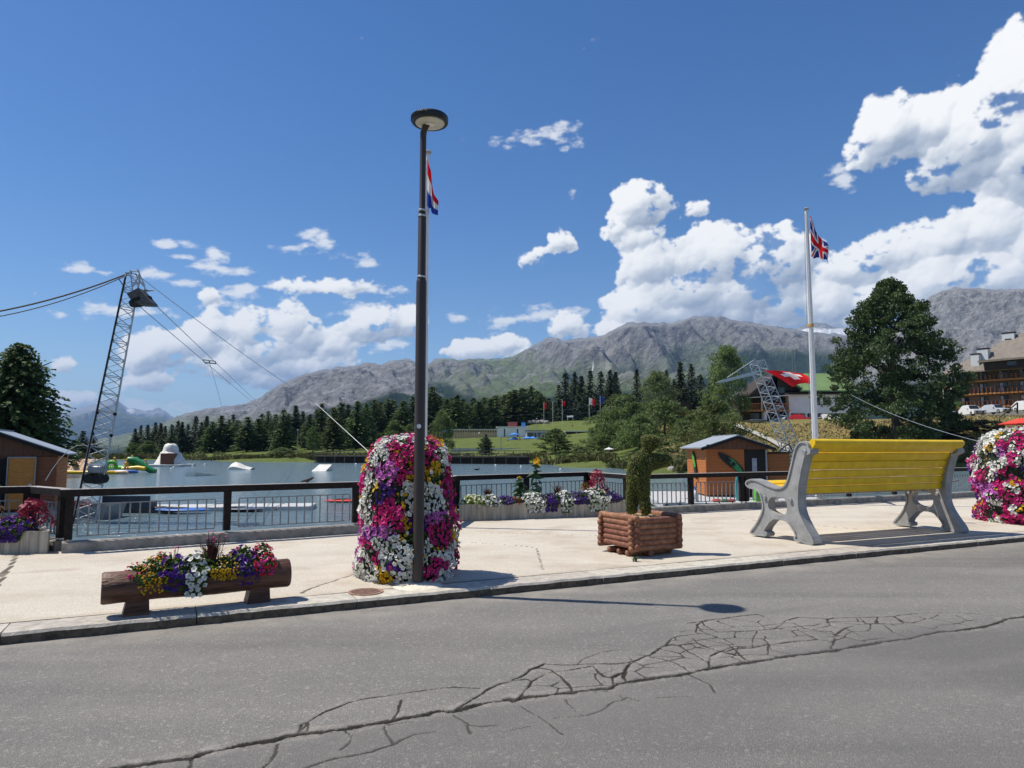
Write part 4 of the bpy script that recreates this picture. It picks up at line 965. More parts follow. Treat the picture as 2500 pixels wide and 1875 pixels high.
# ------------------------------------------------------------------ petunias and leaves
PET = {}
PC = dict(white=(.80, .80, .76), magenta=(.62, .022, .19), pink=(.72, .045, .26), lilac=(.60, .16, .52), purple=(.085, .022, .23), yellow=(.72, .44, .02), red=(.60, .03, .05), gold=(.62, .33, .01), cream=(.70, .70, .50), crimson=(.33, .02, .07))
THR = dict(white=(.62, .62, .40), magenta=(.25, .01, .09), pink=(.32, .012, .12), lilac=(.32, .05, .30), purple=(.03, .008, .09), yellow=(.45, .22, .01), red=(.3, .02, .02), gold=(.40, .18, .01), cream=(.5, .5, .2), crimson=(.16, .01, .03))
def petal_mats(c): return [mat('petal_' + c, PC[c], .55, .10, 40, transl=.28, spec=.25), mat('throat_' + c, THR[c], .6, .1, 40)]
def petunia(c, var=0):
    """one trumpet flower: five notched lobes around a throat, facing +z, radius 1"""
    if (c, var) in PET: return PET[(c, var)]
    rg = random.Random(var * 7 + 3); V = [(0, 0, -.45)]; n = 10
    for k in range(n): a = 2*math.pi*k/n; V.append((.30*math.cos(a), .30*math.sin(a), -.14))
    for k in range(n):
        a = 2*math.pi*k/n + rg.uniform(-.1, .1); r = (1.0 if k % 2 == 0 else .80) * rg.uniform(.9, 1.06); V.append((r*math.cos(a), r*math.sin(a), rg.uniform(-.06, .16)))
    F = [(0, 1 + k, 1 + (k+1) % n) for k in range(n)] + [(1+k, 11+k, 11+(k+1) % n, 1+(k+1) % n) for k in range(n)]
    me = mesh_np('flower', V, F, petal_mats(c)); me.polygons.foreach_set('material_index', [1]*n + [0]*n)
    PET[(c, var)] = me; return me
def small_bloom(c):
    """small button bloom of many short petals"""
    k_ = ('b', c)
    if k_ in PET: return PET[k_]
    V = [(0, 0, .35)]; n = 8
    for k in range(n): a = 2*math.pi*k/n; V.append((.55*math.cos(a), .55*math.sin(a), .25))
    for k in range(n): a = 2*math.pi*k/n; r = 1 if k % 2 else .75; V.append((r*math.cos(a), r*math.sin(a), -.1))
    F = [(0, 1+k, 1+(k+1) % n) for k in range(n)] + [(1+k, 9+k, 9+(k+1) % n, 1+(k+1) % n) for k in range(n)]
    PET[k_] = mesh_np('flower', V, F, petal_mats(c)[:1]); return PET[k_]
def frame_to(nrm_, roll, s, p):
    z = Vector(nrm_).normalized(); ref = Vector((0, 0, 1)) if abs(z.z) < .9 else Vector((1, 0, 0)); x = ref.cross(z).normalized(); y = z.cross(x)
    x2 = x * math.cos(roll) + y * math.sin(roll); y2 = z.cross(x2)
    return Matrix(((x2.x*s, y2.x*s, z.x*s, p[0]), (x2.y*s, y2.y*s, z.y*s, p[1]), (x2.z*s, y2.z*s, z.z*s, p[2]), (0, 0, 0, 1)))
def join_instances(name, items, parent):
    """items: (mesh, matrix) list merged into one mesh with the meshes' materials"""
    mats_, V, F, MI = [], [], [], []
    cache = {}
    for me, M in items:
        if me.name not in cache:
            co = np.empty(len(me.vertices) * 3, np.float32); me.vertices.foreach_get('co', co)
            cache[me.name] = (co.reshape(-1, 3), [tuple(p.vertices) for p in me.polygons], [p.material_index for p in me.polygons], list(me.materials))
        co, fs, mi, ms = cache[me.name]
        for m_ in ms:
            if m_ not in mats_: mats_.append(m_)
        A = np.array(M, np.float32); b_ = sum(len(v) for v in V) if False else None
        base = join_instances.n; join_instances.n += len(co)
        V.append(co @ A[:3, :3].T + A[:3, 3]); F += [tuple(i + base for i in f) for f in fs]; MI += [mats_.index(ms[i]) for i in mi]
    join_instances.n = 0
    if not V: return None
    me = mesh_np(name, np.concatenate(V), F, mats_); me.polygons.foreach_set('material_index', MI)
    return link(name, me, parent)
join_instances.n = 0
def leaves(name, pts, nrms, size, m, parent, seed=0, aspect=.55, jitter=.6, kind='stuff'):
    """leaf blades (two triangles folded on the midrib) on points of a surface"""
    r = np.random.RandomState(seed); pts = np.asarray(pts, np.float32); n = len(pts); nr = np.asarray(nrms, np.float32) + r.normal(0, jitter, (n, 3))
    nr /= np.linalg.norm(nr, axis=1, keepdims=True) + 1e-6
    d = r.normal(0, 1, (n, 3)); d -= nr * (d * nr).sum(1, keepdims=True); d /= np.linalg.norm(d, axis=1, keepdims=True) + 1e-6
    s = np.cross(nr, d); L = (size * r.uniform(.65, 1.3, n))[:, None]; W = L * aspect / 2
    a = pts - d * L * .5; c = pts + d * L * .5 - nr * L * .12; b_ = pts + s * W + nr * L * .06; e_ = pts - s * W + nr * L * .06
    V = np.stack([a, b_, c, e_], 1).reshape(-1, 3); i = np.arange(n) * 4
    F = np.concatenate([np.stack([i, i+1, i+2], 1), np.stack([i, i+2, i+3], 1)])
    o = link(name, mesh_np(name, V, F, m), parent)
    if kind: o['kind'] = kind
    return o
m_leaf = mat('petunia_leaf', (.050, .105, .022), .6, .4, 14, transl=.25, col2=(.10, .18, .045))
m_core = mat('tower_core_moss', (.012, .018, .009), .95, .4, 20)

def flower_tower(label, center, prof, seeds, nfl, fsize, seed, front_dir, rnd_cols):
    """prof: (radius, height); seeds: (theta, z, colour or None); theta 0 faces the street"""
    root = thing('flower_tower', label, 'flower tower', center, 0, 'petunia towers on the pavement')
    rg = random.Random(seed); z_max = prof[-1][1]
    zs = [p[1] for p in prof]; rs_ = [p[0] for p in prof]
    core = MB(); core.lathe([(max(r_ - .05, .02), z_) for r_, z_ in prof], 28); core.obj('core', m_core, root, True)
    zz = np.linspace(0, z_max, 200); rr = np.interp(zz, zs, rs_)
    dr = np.gradient(rr, zz); w = np.maximum(rr, .05) * np.sqrt(1 + np.minimum(np.abs(dr), 8) ** 2); cw = np.cumsum(w) / w.sum()
    def sample():
        z_ = float(np.interp(rg.random(), cw, zz)); th = rg.uniform(-math.pi, math.pi); r_ = float(np.interp(z_, zs, rs_)); s_ = float(np.interp(z_, zz, dr))
        r_ *= 1 + .06 * math.sin(3 * th + z_ * 5) + .05 * math.sin(6 * th - z_ * 11) + .03 * math.sin(11 * th + z_ * 17)
        a = front_dir + th; c_, sn = math.cos(a), math.sin(a)
        nv = Vector((c_, sn, -s_ if abs(s_) < 6 else 6)).normalized(); return th, z_, Vector((r_ * c_, r_ * sn, z_)), nv
    pts = []; nv_ = []
    for _ in range(5200):
        th, z_, p, nv = sample(); pts.append(p + nv * rg.uniform(-.05, .02)); nv_.append(nv)
    leaves('foliage', pts, nv_, .052, m_leaf, root, seed)
    sd_ = list(seeds)
    for _ in range(70):
        th = rg.uniform(-math.pi, math.pi)
        if abs(th) < 1.5 and seeds: continue
        sd_.append((th, rg.uniform(0, z_max), rg.choice(rnd_cols)))
    items = []; taken = []
    cell = {}
    for _ in range(nfl * 4):
        if len(items) >= nfl: break
        th, z_, p, nv = sample()
        key = (int(p.x / fsize), int(p.y / fsize), int(p.z / fsize)); ok = True
        for dx in (-1, 0, 1):
            for dy in (-1, 0, 1):
                for dz in (-1, 0, 1):
                    for q in cell.get((key[0]+dx, key[1]+dy, key[2]+dz), ()):
                        if (q - p).length < fsize * .54: ok = False
        if not ok: continue
        rloc = np.interp(z_, zs, rs_)
        def dd(s_):
            dt = (s_[0] - th + math.pi) % (2 * math.pi) - math.pi; return ((dt * rloc) ** 2 + (s_[1] - z_) ** 2) * {'yellow': 2.6, 'purple': 1.7, 'gold': 2.4, 'red': 3.0, None: 1.2}.get(s_[2], 1.0) + rg.uniform(0, .0025)
        c = min(sd_, key=dd)[2]
        if c is None:
            if rg.random() < .93: continue
            c = rg.choice(('white', 'yellow'))
        if rg.random() < .015: c = rg.choice(rnd_cols)
        if rg.random() < .06: continue
        cell.setdefault(key, []).append(p)
        n2 = (nv + Vector((rg.gauss(0, .5), rg.gauss(0, .5), rg.gauss(.12, .42)))).normalized()
        items.append((th, petunia(c, rg.randrange(4)), frame_to(n2, rg.uniform(0, 6.28), fsize * .5 * rg.uniform(.72, 1.3), p + nv * rg.uniform(-.01, .05))))
    items.sort(key=lambda q: abs(q[0]) + rg.uniform(0, 1.1))
    for th, me, M in items[:300]: link('flower', me, root, M)
    o = join_instances('flowers', [(me, M) for _, me, M in items[300:]], root)
    if o: o['kind'] = 'stuff'
    return root
tw = Vector((-1.36, 9.22, PAV)); fd = math.atan2(-tw.y, -tw.x)
tprof = [(.55, .03), (.605, .12), (.62, .30), (.60, .50), (.57, .80), (.555, 1.0), (.535, 1.25), (.51, 1.45), (.475, 1.60), (.41, 1.70), (.30, 1.77), (.12, 1.80), (.02, 1.81)]
def tseed(px, py, c):
    u, v = 820 + px / 4.047, 1040 + py / 4.047
    p = P(u, v, tw.y - .45); z_ = p.z - PAV; r_ = float(np.interp(z_, [q[1] for q in tprof], [q[0] for q in tprof])); sx = (p.x - tw.x) / max(r_, .1)
    return (math.asin(max(-1, min(1, sx))) + .06, z_, c)
TS = [tseed(*q) for q in [(350,300,'white'),(400,250,'white'),(340,360,'white'),(520,230,'magenta'),(620,250,'magenta'),(600,330,'magenta'),(720,300,'magenta'),(650,150,'pink'),(760,130,'white'),(620,150,'white'),(760,215,'yellow'),(530,245,'yellow'),(900,130,'yellow'),(980,190,'yellow'),(920,230,'pink'),(950,260,'white'),(900,300,'magenta'),(1020,300,'white'),(380,470,'lilac'),(440,520,'lilac'),(480,450,'lilac'),(340,440,'lilac'),(560,500,'magenta'),(650,400,'yellow'),(730,410,'yellow'),(700,540,'yellow'),(640,500,'yellow'),(640,450,'magenta'),(740,480,'yellow'),(400,610,'purple'),(440,650,'purple'),(370,700,'purple'),(560,660,None),(560,720,None),(610,800,None),(330,600,'yellow'),(300,560,'white'),(640,620,'white'),(700,650,'white'),(740,700,'white'),(680,760,'white'),(720,820,'white'),(660,850,'white'),(900,700,'white'),(940,770,'white'),(900,820,'white'),(980,400,None),(1000,480,None),(950,520,None),(1050,480,None),(900,380,'yellow'),(930,480,'yellow'),(450,790,'magenta'),(380,850,'magenta'),(500,880,'magenta'),(560,850,'pink'),(430,920,'magenta'),(540,970,'magenta'),(360,950,'magenta'),(590,930,'yellow'),(650,980,'yellow'),(690,940,'purple'),(720,1000,'purple'),(400,1020,'lilac'),(470,1020,'lilac'),(330,1030,'lilac'),(420,1070,'lilac'),(280,900,'white'),(260,960,'white'),(260,820,'white'),(280,720,'white'),(270,1080,'purple'),(260,1180,'magenta'),(940,880,'lilac'),(900,900,'lilac'),(1080,560,'magenta'),(1000,600,'magenta'),(1050,680,'magenta'),(1100,640,'magenta'),(1000,740,'magenta'),(1150,780,'purple'),(1180,770,'purple'),(1090,790,'purple'),(1130,860,'yellow'),(980,960,'magenta'),(1050,920,'magenta'),(930,1030,'magenta'),(1040,1020,'magenta'),(950,1130,'magenta'),(1020,1120,'magenta'),(1100,980,'magenta'),(1140,1050,'yellow'),(1080,1100,'yellow'),(660,1080,None),(720,1090,None),(620,1120,None),(480,1120,'white'),(520,1180,'white'),(600,1250,'white'),(380,1120,'white'),(450,1220,'white'),(400,1280,'white'),(650,1200,'white'),(720,1200,'white'),(740,1280,'white'),(560,1330,'white'),(480,1350,'purple'),(540,1390,'purple'),(450,1320,None),(240,1280,'white'),(230,1400,'white'),(300,1400,'white'),(310,1320,'magenta'),(230,1390,'red'),(340,1380,'yellow'),(390,1440,'yellow'),(440,1480,'yellow'),(400,1500,'gold'),(540,1450,'white'),(640,1430,'white'),(690,1390,'white'),(720,1510,'white'),(560,1530,'white'),(740,1440,'magenta'),(900,1270,'white'),(990,1290,'white'),(1080,1280,'white'),(1150,1200,'white'),(1190,1120,'white'),(1100,1360,'white'),(950,1430,'white'),(1050,1460,'white'),(900,1400,'magenta'),(960,1370,'magenta'),(1000,1400,'magenta'),(900,1330,'magenta'),(1190,1320,'magenta'),(1170,1260,'crimson'),(920,1200,'yellow'),(960,1230,'yellow'),(1000,1180,'magenta')]]
flower_tower('tall petunia tower of mixed pink, white, purple and yellow directly behind the lamp', tw, tprof, TS, 4200, .056, 5, fd, ['white', 'magenta', 'lilac', 'purple', 'yellow', 'pink'])
tw2 = Vector((11.72, 15.9, PAV)); fd2 = math.atan2(-tw2.y, -tw2.x)
t2p = [(.92, .03), (1.0, .12), (1.02, .4), (1.03, .8), (1.03, 1.2), (1.0, 1.55), (.93, 1.78), (.80, 1.93), (.55, 2.04), (.25, 2.09), (.02, 2.1)]
rg2 = random.Random(12); T2 = []
for _ in range(110):
    T2.append((rg2.uniform(-1.6, 1.6), rg2.uniform(0, 2.05), rg2.choice(['white', 'white', 'white', 'magenta', 'magenta', 'magenta', 'pink', 'lilac', 'purple', 'yellow', None])))
T2 += [(-.5, .12, 'magenta'), (-.2, .1, 'magenta'), (0.1, .12, 'magenta'), (-.8, .35, 'white'), (-.6, .42, 'white'), (-.3, .38, 'white'), (-.75, .75, 'lilac'), (-.6, .7, 'lilac'), (-.45, 1.0, 'magenta'), (-.3, 1.05, 'magenta'), (-.6, 1.35, 'white'), (-.4, 1.4, 'white'), (-.2, 1.35, 'white'), (-.35, 1.75, 'magenta'), (-.15, 1.8, 'magenta'), (-.7, 1.85, 'white')]
flower_tower('broad petunia tower of white and magenta cut by the right edge', tw2, t2p, T2, 6200, .070, 8, fd2, ['white', 'magenta', 'lilac', 'purple', 'white'])

# small bird on the handrail
bd_ = thing('small_bird', 'small dark bird perched on the handrail left of the flower tower', 'bird', (-3.90, 13.39, RTOP + .005), .5)

# ------------------------------------------------------------------ plants in the planters: each clump a plant of its own
def clump(name, label, cat, group, center, rad, h, cols, nfl, fsize, seed, leafm=m_leaf, nleaf=500, trail=0.0, bloom='petunia', trail_dir=None, leafsize=.05, jit=.7):
    """a mound of foliage with its flowers; trail lets it hang over the edge towards trail_dir"""
    root = thing(name, label, cat, center, 0, group); rg = random.Random(seed); pts, nv = [], []
    td = trail_dir or Vector((0, -1, 0)); rad = (rad[0]*1.12, rad[1]*1.15); h = h*1.22; nleaf = int(nleaf*2.8); leafsize *= 1.2; nfl = int(nfl*1.25); fsize = fsize*1.1
    def sample():
        while 1:
            a = rg.uniform(0, 2*math.pi); e = math.asin(rg.uniform(-.05, 1)); k = rg.uniform(.82, 1.03)
            n_ = Vector((math.cos(a)*math.cos(e), math.sin(a)*math.cos(e), math.sin(e)))
            p = Vector((n_.x*rad[0]*k, n_.y*rad[1]*k, n_.z*h*k))
            if trail and rg.random() < .5:
                f = rg.random() ** .8; wdt = (1 - .35 * f); side = Vector((-td.y, td.x, 0))
                p = td * (rad[1] * (.9 + .12 * math.sin(6*f)) + .03) + side * rg.uniform(-1, 1) * rad[0] * .85 * wdt + Vector((0, 0, h * .45 - f * trail)); n_ = (td + Vector((0, 0, .45 - .3*f)) + side * rg.uniform(-.4, .4)).normalized()
            return p, n_
    for _ in range(nleaf):
        p, n_ = sample(); pts.append(p - n_ * rg.uniform(0, .05)); nv.append(n_)
    leaves('foliage', pts, nv, leafsize, leafm, root, seed, jitter=jit)
    taken = []; fl = []
    for _ in range(nfl * 4):
        if len(fl) >= nfl: break
        p, n_ = sample()
        if any((q - p).length < fsize * .62 for q in taken): continue
        taken.append(p); c = rg.choice(cols)
        n2 = (n_ + Vector((rg.gauss(0, .3), rg.gauss(-.1, .3), rg.gauss(.15, .25)))).normalized()
        me = petunia(c, rg.randrange(4)) if bloom == 'petunia' else small_bloom(c)
        fl.append((me, frame_to(n2, rg.uniform(0, 6.28), fsize * .5 * rg.uniform(.8, 1.2), p + n_ * .012)))
    for me, M in fl: link('flower', me, root, M)
    return root
m_dkgrass = mat('dark_red_grass', (.060, .022, .022), .7, .4, 20, transl=.15)
m_coleus = mat('crimson_leaf', (.24, .018, .045), .55, .4, 16, transl=.25, col2=(.36, .03, .07))
m_lime = mat('lime_leaf', (.22, .32, .04), .6, .3, 16, transl=.3)
m_canna = mat('canna_leaf', (.030, .075, .022), .45, .3, 10, transl=.2)
m_brz = mat('bronze_leaf', (.17, .085, .02), .6, .4, 14, transl=.2)
def tuft(name, label, center, h, n, spread, m, seed, seedheads=None):
    root = thing(name, label, 'grass', center); rg = random.Random(seed); mb = MB()
    for _ in range(n):
        a = rg.uniform(0, 6.28); s_ = rg.uniform(.2, 1) * spread; l = h * rg.uniform(.55, 1.0); d = Vector((math.cos(a), math.sin(a), 0)); q = Vector((-d.y, d.x, 0)) * .006
        p0 = d * .03; p1 = d * s_ * .45 + Vector((0, 0, l * .7)); p2 = d * s_ + Vector((0, 0, l))
        mb.add([p0 - q, p0 + q, p1 + q, p2, p1 - q], [(0, 1, 2, 4), (4, 2, 3)])
    mb.obj('blades', m, root)
    if seedheads:
        for _ in range(seedheads[1]):
            a = rg.uniform(0, 6.28); s_ = rg.uniform(.1, .8) * spread; p = Vector((math.cos(a)*s_, math.sin(a)*s_, h * rg.uniform(.8, 1.15)))
            link('flower', small_bloom(seedheads[0]), root, frame_to((0, 0, 1), 0, .016, p)); rod('stem', (p.x*.3, p.y*.3, .02), p, .003, m, root)
    return root
def leafy(name, label, cat, center, h, n, lsize, m, seed, width=.12, flowers=None, aspect=.4):
    root = thing(name, label, cat, center); rg = random.Random(seed); pts, nv = [], []
    for i in range(n):
        f = i / n; a = i * 2.4; r_ = width * (1.05 - f * .75) * rg.uniform(.7, 1.1); pts.append(Vector((math.cos(a)*r_, math.sin(a)*r_, h * (.08 + .9 * f)))); nv.append(Vector((math.cos(a)*.6, math.sin(a)*.6, .8)))
    rod('stem', (0, 0, 0), (0, 0, h * .9), .012, m, root)
    leaves('foliage', pts, nv, lsize, m, root, seed, aspect=aspect, jitter=.35, kind=None)
    if flowers:
        for c, k, fs, zr in flowers:
            for _ in range(k):
                a = rg.uniform(0, 6.28); link('flower', petunia(c, rg.randrange(4)), root, frame_to((math.cos(a)*.6, math.sin(a)*.6 - .4, .6), rg.uniform(0, 6), fs, (math.cos(a)*.05, math.sin(a)*.05, h * rg.uniform(*zr))))
    return root

# long bed behind the tower: front edge runs from FL to FR
FL, FR = Vector((-1.2, 16.05, PAV + .34)), Vector((2.85, 17.45, PAV + .34)); bd = (FR - FL).normalized(); bo = Vector((bd.y, -bd.x, 0))
def bed(f, back, z=0.0): return FL + (FR - FL) * f - bo * back + Vector((0, 0, z))
GB = 'plants in the long concrete planter'
K = lambda nm, lab, f, back, rad, h, cols, nfl, fs, seed, **kw: clump(nm, lab, 'flowers', GB, bed(f, back), rad, h, cols, nfl, fs, seed, trail_dir=bo, **kw)
K('petunia_plant', 'pale cream petunias at the left end of the long concrete planter', .10, .20, (.34, .18), .20, ['white', 'cream'], 70, .07, 201, leafm=m_lime, nleaf=420)
K('petunia_plant', 'white petunias left of the first purple clump in the long planter', .185, .18, (.24, .17), .19, ['white'], 55, .07, 202, trail=.12)
K('petunia_plant', 'leftmost purple petunia clump in the long planter', .265, .18, (.25, .17), .16, ['purple'], 60, .07, 203, trail=.06)
K('petunia_plant', 'small bronze-leaved plant below the yellow canna lilies', .335, .16, (.16, .14), .14, ['red', 'gold'], 14, .045, 204, leafm=m_brz, nleaf=240, bloom='b')
K('petunia_plant', 'white petunias hanging over the long planter below the cannas', .435, .18, (.30, .18), .22, ['white'], 95, .075, 205, trail=.30)
K('petunia_plant', 'purple petunias hanging right of the cannas in the long planter', .53, .18, (.22, .17), .20, ['purple'], 70, .07, 206, trail=.28)
K('petunia_plant', 'narrow white petunia trail in the middle of the long planter', .62, .18, (.20, .18), .24, ['white'], 75, .07, 207, trail=.34)
K('petunia_plant', 'wide purple petunias between the two right white trails', .71, .18, (.32, .17), .22, ['purple'], 95, .07, 208, trail=.14)
K('petunia_plant', 'large white petunia trail reaching the pavement in front of the crimson plant', .815, .20, (.33, .2), .28, ['white', 'white', 'cream'], 130, .075, 209, trail=.36)
K('petunia_plant', 'rightmost purple petunia clump in the long planter', .90, .20, (.34, .18), .20, ['purple'], 95, .07, 210, trail=.12)
tuft('dark_grass', 'dark tufted grass behind the cream petunias of the long planter', bed(.19, .42), .42, 130, .24, m_dkgrass, 211)
tuft('dark_grass', 'dark tufted grass right of the canna lilies', bed(.61, .45), .46, 120, .22, m_dkgrass, 212)
leafy('canna_lily', 'shorter left canna with one yellow bloom in the long planter', 'canna lily', bed(.375, .40), .58, 16, .34, m_canna, 213, .13, [('yellow', 4, .055, (.95, 1.12))], .42)
leafy('canna_lily', 'tall canna with pale yellow blooms above the railing', 'canna lily', bed(.475, .42), .95, 16, .36, m_canna, 214, .13, [('yellow', 8, .07, (.98, 1.12))], .42)
leafy('crimson_coleus', 'tall crimson-leaved plant at the right of the long planter', 'coleus', bed(.86, .42), .78, 130, .13, m_coleus, 215, .34, None, .6)
leafy('bronze_coleus', 'low bronze-leaved plant left of the crimson one', 'coleus', bed(.79, .55), .46, 40, .13, m_brz, 216, .2, None, .6)
# left planter
def lbed(x, y, z=.33): return Vector((x, y, PAV + z))
clump('petunia_plant', 'white petunias spilling from the planter at the left edge', 'flowers', 'plants in the left planter', lbed(-8.45, 11.25), (.30, .18), .24, ['white', 'cream'], 95, .075, 221, trail=.30)
clump('petunia_plant', 'purple petunias spilling from the planter at the left edge', 'flowers', 'plants in the left planter', lbed(-7.92, 11.30), (.27, .17), .20, ['purple'], 80, .07, 222, trail=.24)
leafy('crimson_coleus', 'crimson-leaved plant in the planter at the left edge', 'coleus', lbed(-7.85, 11.55), .50, 120, .12, m_coleus, 223, .36, None, .6)
leafy('bronze_coleus', 'bronze-leaved plant left of the crimson one below the orange hut', 'coleus', lbed(-8.45, 11.55), .42, 50, .11, m_brz, 224, .2, None, .6)
x = MB(); x.ell((0, 0, .03), (.045, .04, .033), 10, 7, jit=.1, seed=3); sto = G(146, 1292, PAV + .36)
so_ = thing('pebble', 'pale pebble on the corner of the left concrete planter', 'stone', (-7.46, 11.27, PAV + .352)); x.obj('pebble_body', m_kerb, so_, True)

# ------------------------------------------------------------------ hollowed log planter
m_bark = mat('varnished_log', (.060, .024, .013), .5, .5, 9, .9, 30, stretch=(.25, .25, 2.2), col2=(.17, .078, .044), detail=9)
m_end = mat('log_end_grain', (.16, .085, .045), .6, .4, 30, .5, 60)
la, lb2 = G(325, 1500, PAV), G(636, 1466, PAV)
lc = (la + lb2) / 2; lrz = math.atan2(lb2.y - la.y, lb2.x - la.x) - .03
lp = thing('log_planter', 'hollowed log planter on two stub legs, full of mixed flowers', 'planter', (lc.x, lc.y, PAV), lrz)
LL = .90; LR = .152; LZ = .275; lx0 = -.02
x = MB(); n = 20; V = []; F = []; rg = random.Random(2)
xs = [-LL, -LL + .02, -.72, -.60, -.585] + [-.58 + .1 * i for i in range(12)] + [.585, .60, .72, LL - .02, LL]
for i, xx in enumerate(xs):
    cut = abs(xx) < .59; bulge = 1 + .03 * math.sin(xx * 7 + 1) + rg.uniform(-.01, .01)
    for k in range(n):
        a = 2*math.pi*k/n; r_ = LR * bulge * (1 if 0 < i < len(xs)-1 else .93) * (1 + .02 * math.sin(3*a + xx*4)); y_, z_ = r_*math.cos(a), r_*math.sin(a)
        if cut: z_ = min(z_, .045 + .012*math.sin(xx*12))
        V.append((xx, y_, LZ + z_))
for i in range(len(xs)-1):
    for k in range(n): F.append((i*n+k, (i+1)*n+k, (i+1)*n+(k+1) % n, i*n+(k+1) % n))
F += [tuple(range(n)), tuple(range(len(xs)*n-1, (len(xs)-1)*n-1, -1))]
x.add(V, F); x.MI[-2:] = [1, 1]; x.obj('log', [m_bark, m_end], lp, True)
for sx in (-.58, .58):
    x = MB(); V = [(sx-.13, -.11, 0), (sx+.11, -.11, 0), (sx+.11, .11, 0), (sx-.13, .11, 0), (sx-.09, -.10, LZ-.09), (sx+.10, -.10, LZ-.09), (sx+.10, .10, LZ-.09), (sx-.09, .10, LZ-.09)]
    x.add(V, [(0,3,2,1),(4,5,6,7),(0,1,5,4),(1,2,6,5),(2,3,7,6),(3,0,4,7)]); x.obj('leg', m_bark, lp)
le = Vector((math.cos(lrz), math.sin(lrz), 0)); ln = Vector((le.y, -le.x, 0))
def lpos(f, back=0.0, z=0.0): return Vector((lc.x, lc.y, PAV + LZ + .03 + z)) + le * f - ln * back
GL = 'plants in the hollowed log'
Q = lambda lab, f, back, rad, h, cols, nfl, fs, seed, **kw: clump('bedding_plant', lab, 'flowers', GL, lpos(f, back), rad, h, cols, nfl, fs, seed, trail_dir=ln, **kw)
Q('red blooms at the left end of the log planter', -.60, .03, (.12, .09), .15, ['red', 'pink'], 42, .034, 231, bloom='b', nleaf=160, leafsize=.04, trail=.04)
Q('yellow button flowers at the left of the log planter', -.46, .0, (.16, .12), .20, ['gold', 'yellow'], 110, .026, 232, bloom='b', nleaf=330, leafsize=.035, trail=.20)
Q('pink and red blooms behind the left yellow flowers in the log', -.36, .10, (.13, .08), .23, ['red', 'pink'], 28, .036, 233, bloom='b', nleaf=120, leafsize=.04)
Q('purple petunias left of the white ones in the log', -.24, .0, (.17, .13), .20, ['purple'], 46, .055, 234, nleaf=320, leafsize=.045, trail=.19)
Q('white petunias hanging from the middle of the log', -.07, -.01, (.12, .14), .22, ['white'], 44, .062, 235, nleaf=200, leafsize=.045, trail=.27)
Q('lime green foliage just right of the white petunias in the log', .06, .03, (.09, .10), .22, ['cream'], 5, .03, 236, bloom='b', leafm=m_lime, nleaf=190, leafsize=.045, trail=.08)
Q('yellow button flowers right of the middle of the log planter', .21, -.01, (.17, .12), .19, ['gold', 'yellow'], 120, .026, 237, bloom='b', nleaf=330, leafsize=.035, trail=.12)
Q('purple petunias right of the yellow flowers in the log', .42, .02, (.20, .13), .24, ['purple'], 58, .055, 238, nleaf=380, leafsize=.045, trail=.22)
Q('scarlet blooms hanging at the right end of the log planter', .62, .0, (.13, .12), .27, ['red', 'pink'], 95, .036, 239, bloom='b', nleaf=220, leafsize=.04, trail=.16)
tuft('dark_grass', 'tall reddish feather grass rising from the middle of the log', lpos(.10, .05, .02), .40, 170, .20, m_dkgrass, 240, ('pink', 10))
tuft('dark_grass', 'small dry tuft left of the white petunias in the log', lpos(-.26, .08, .02), .28, 46, .16, m_brz, 241, ('pink', 5))
leafy('bronze_coleus', 'small pinkish bronze plant right of the feather grass in the log', 'coleus', lpos(.33, .08), .26, 36, .06, m_brz, 242, .11, [('pink', 3, .02, (.9, 1.1))], .5)

# ------------------------------------------------------------------ square planter of stacked round logs with a clipped figure
m_logr = mat('red_brown_round_timber', (.20, .078, .045), .68, .42, 11, .7, 45, col2=(.34, .15, .085), detail=8, rand=.3)
bc = Vector((1.86, 10.74, PAV)); brz = STREET_RZ + .02; BW = .82
bx = thing('log_box_planter', 'square planter of stacked red-brown round logs under the topiary', 'planter', bc, brz)
lr = .049; ov = .085
zc = lr
for sy in (.18, .40, .66): logp('skid', (-.02, sy, zc), (BW + .02, sy, zc), lr, m_logr, bx)
for sx in (.30,): logp('skid', (sx, -.02, zc), (sx, .12, zc), lr, m_logr, bx)
z_ = 2*lr + .035
rg = random.Random(9)
for i in range(6):
    j = lambda: rg.uniform(-.012, .012)
    zx = z_ + i * .083
    for yy in (0, BW): logp('log', (-ov + j(), yy, zx), (BW + ov + j(), yy, zx), lr, m_logr, bx)
    for xx in (0, BW): logp('log', (xx, -ov + j(), zx + .041), (xx, BW + ov + j(), zx + .041), lr, m_logr, bx)
BH = z_ + 5 * .083 + .044
x = MB(); x.box(.03, BW - .03, .03, BW - .03, BH - .12, BH - .02); x.obj('bark_mulch', mat('pale_bark_mulch', (.42, .30, .16), .9, .5, 40, .9, 60), bx)
chips = MB()
for _ in range(260):
    cx, cy_ = rg.uniform(.08, BW-.08), rg.uniform(.08, BW-.08); a = rg.uniform(0, 6.28); l, w = rg.uniform(.02, .045), rg.uniform(.006, .014); zz = BH - .018 + rg.uniform(0, .012); d = Vector((math.cos(a), math.sin(a), rg.uniform(-.2, .2))); q = Vector((-d.y, d.x, 0)) * w; c_ = Vector((cx, cy_, zz))
    chips.add([c_ - d*l - q, c_ + d*l - q, c_ + d*l + q, c_ - d*l + q], [(0, 1, 2, 3)])
co = chips.obj('mulch_chips', mat('wood_chip', (.55, .41, .23), .85, .4, 60), bx); co['kind'] = 'stuff'
m_box = mat('clipped_box_leaf', (.150, .175, .036), .6, .45, 22, transl=.25, col2=(.250, .270, .065))
mid = bx.matrix_basis @ Vector((BW*.46, BW*.5, 0)); tY = mid.y; tb = Vector((mid.x, mid.y, PAV + BH - .03))
top_ = thing('topiary', 'clipped box topiary of a leaning figure with outstretched arm and round head', 'topiary', tb)
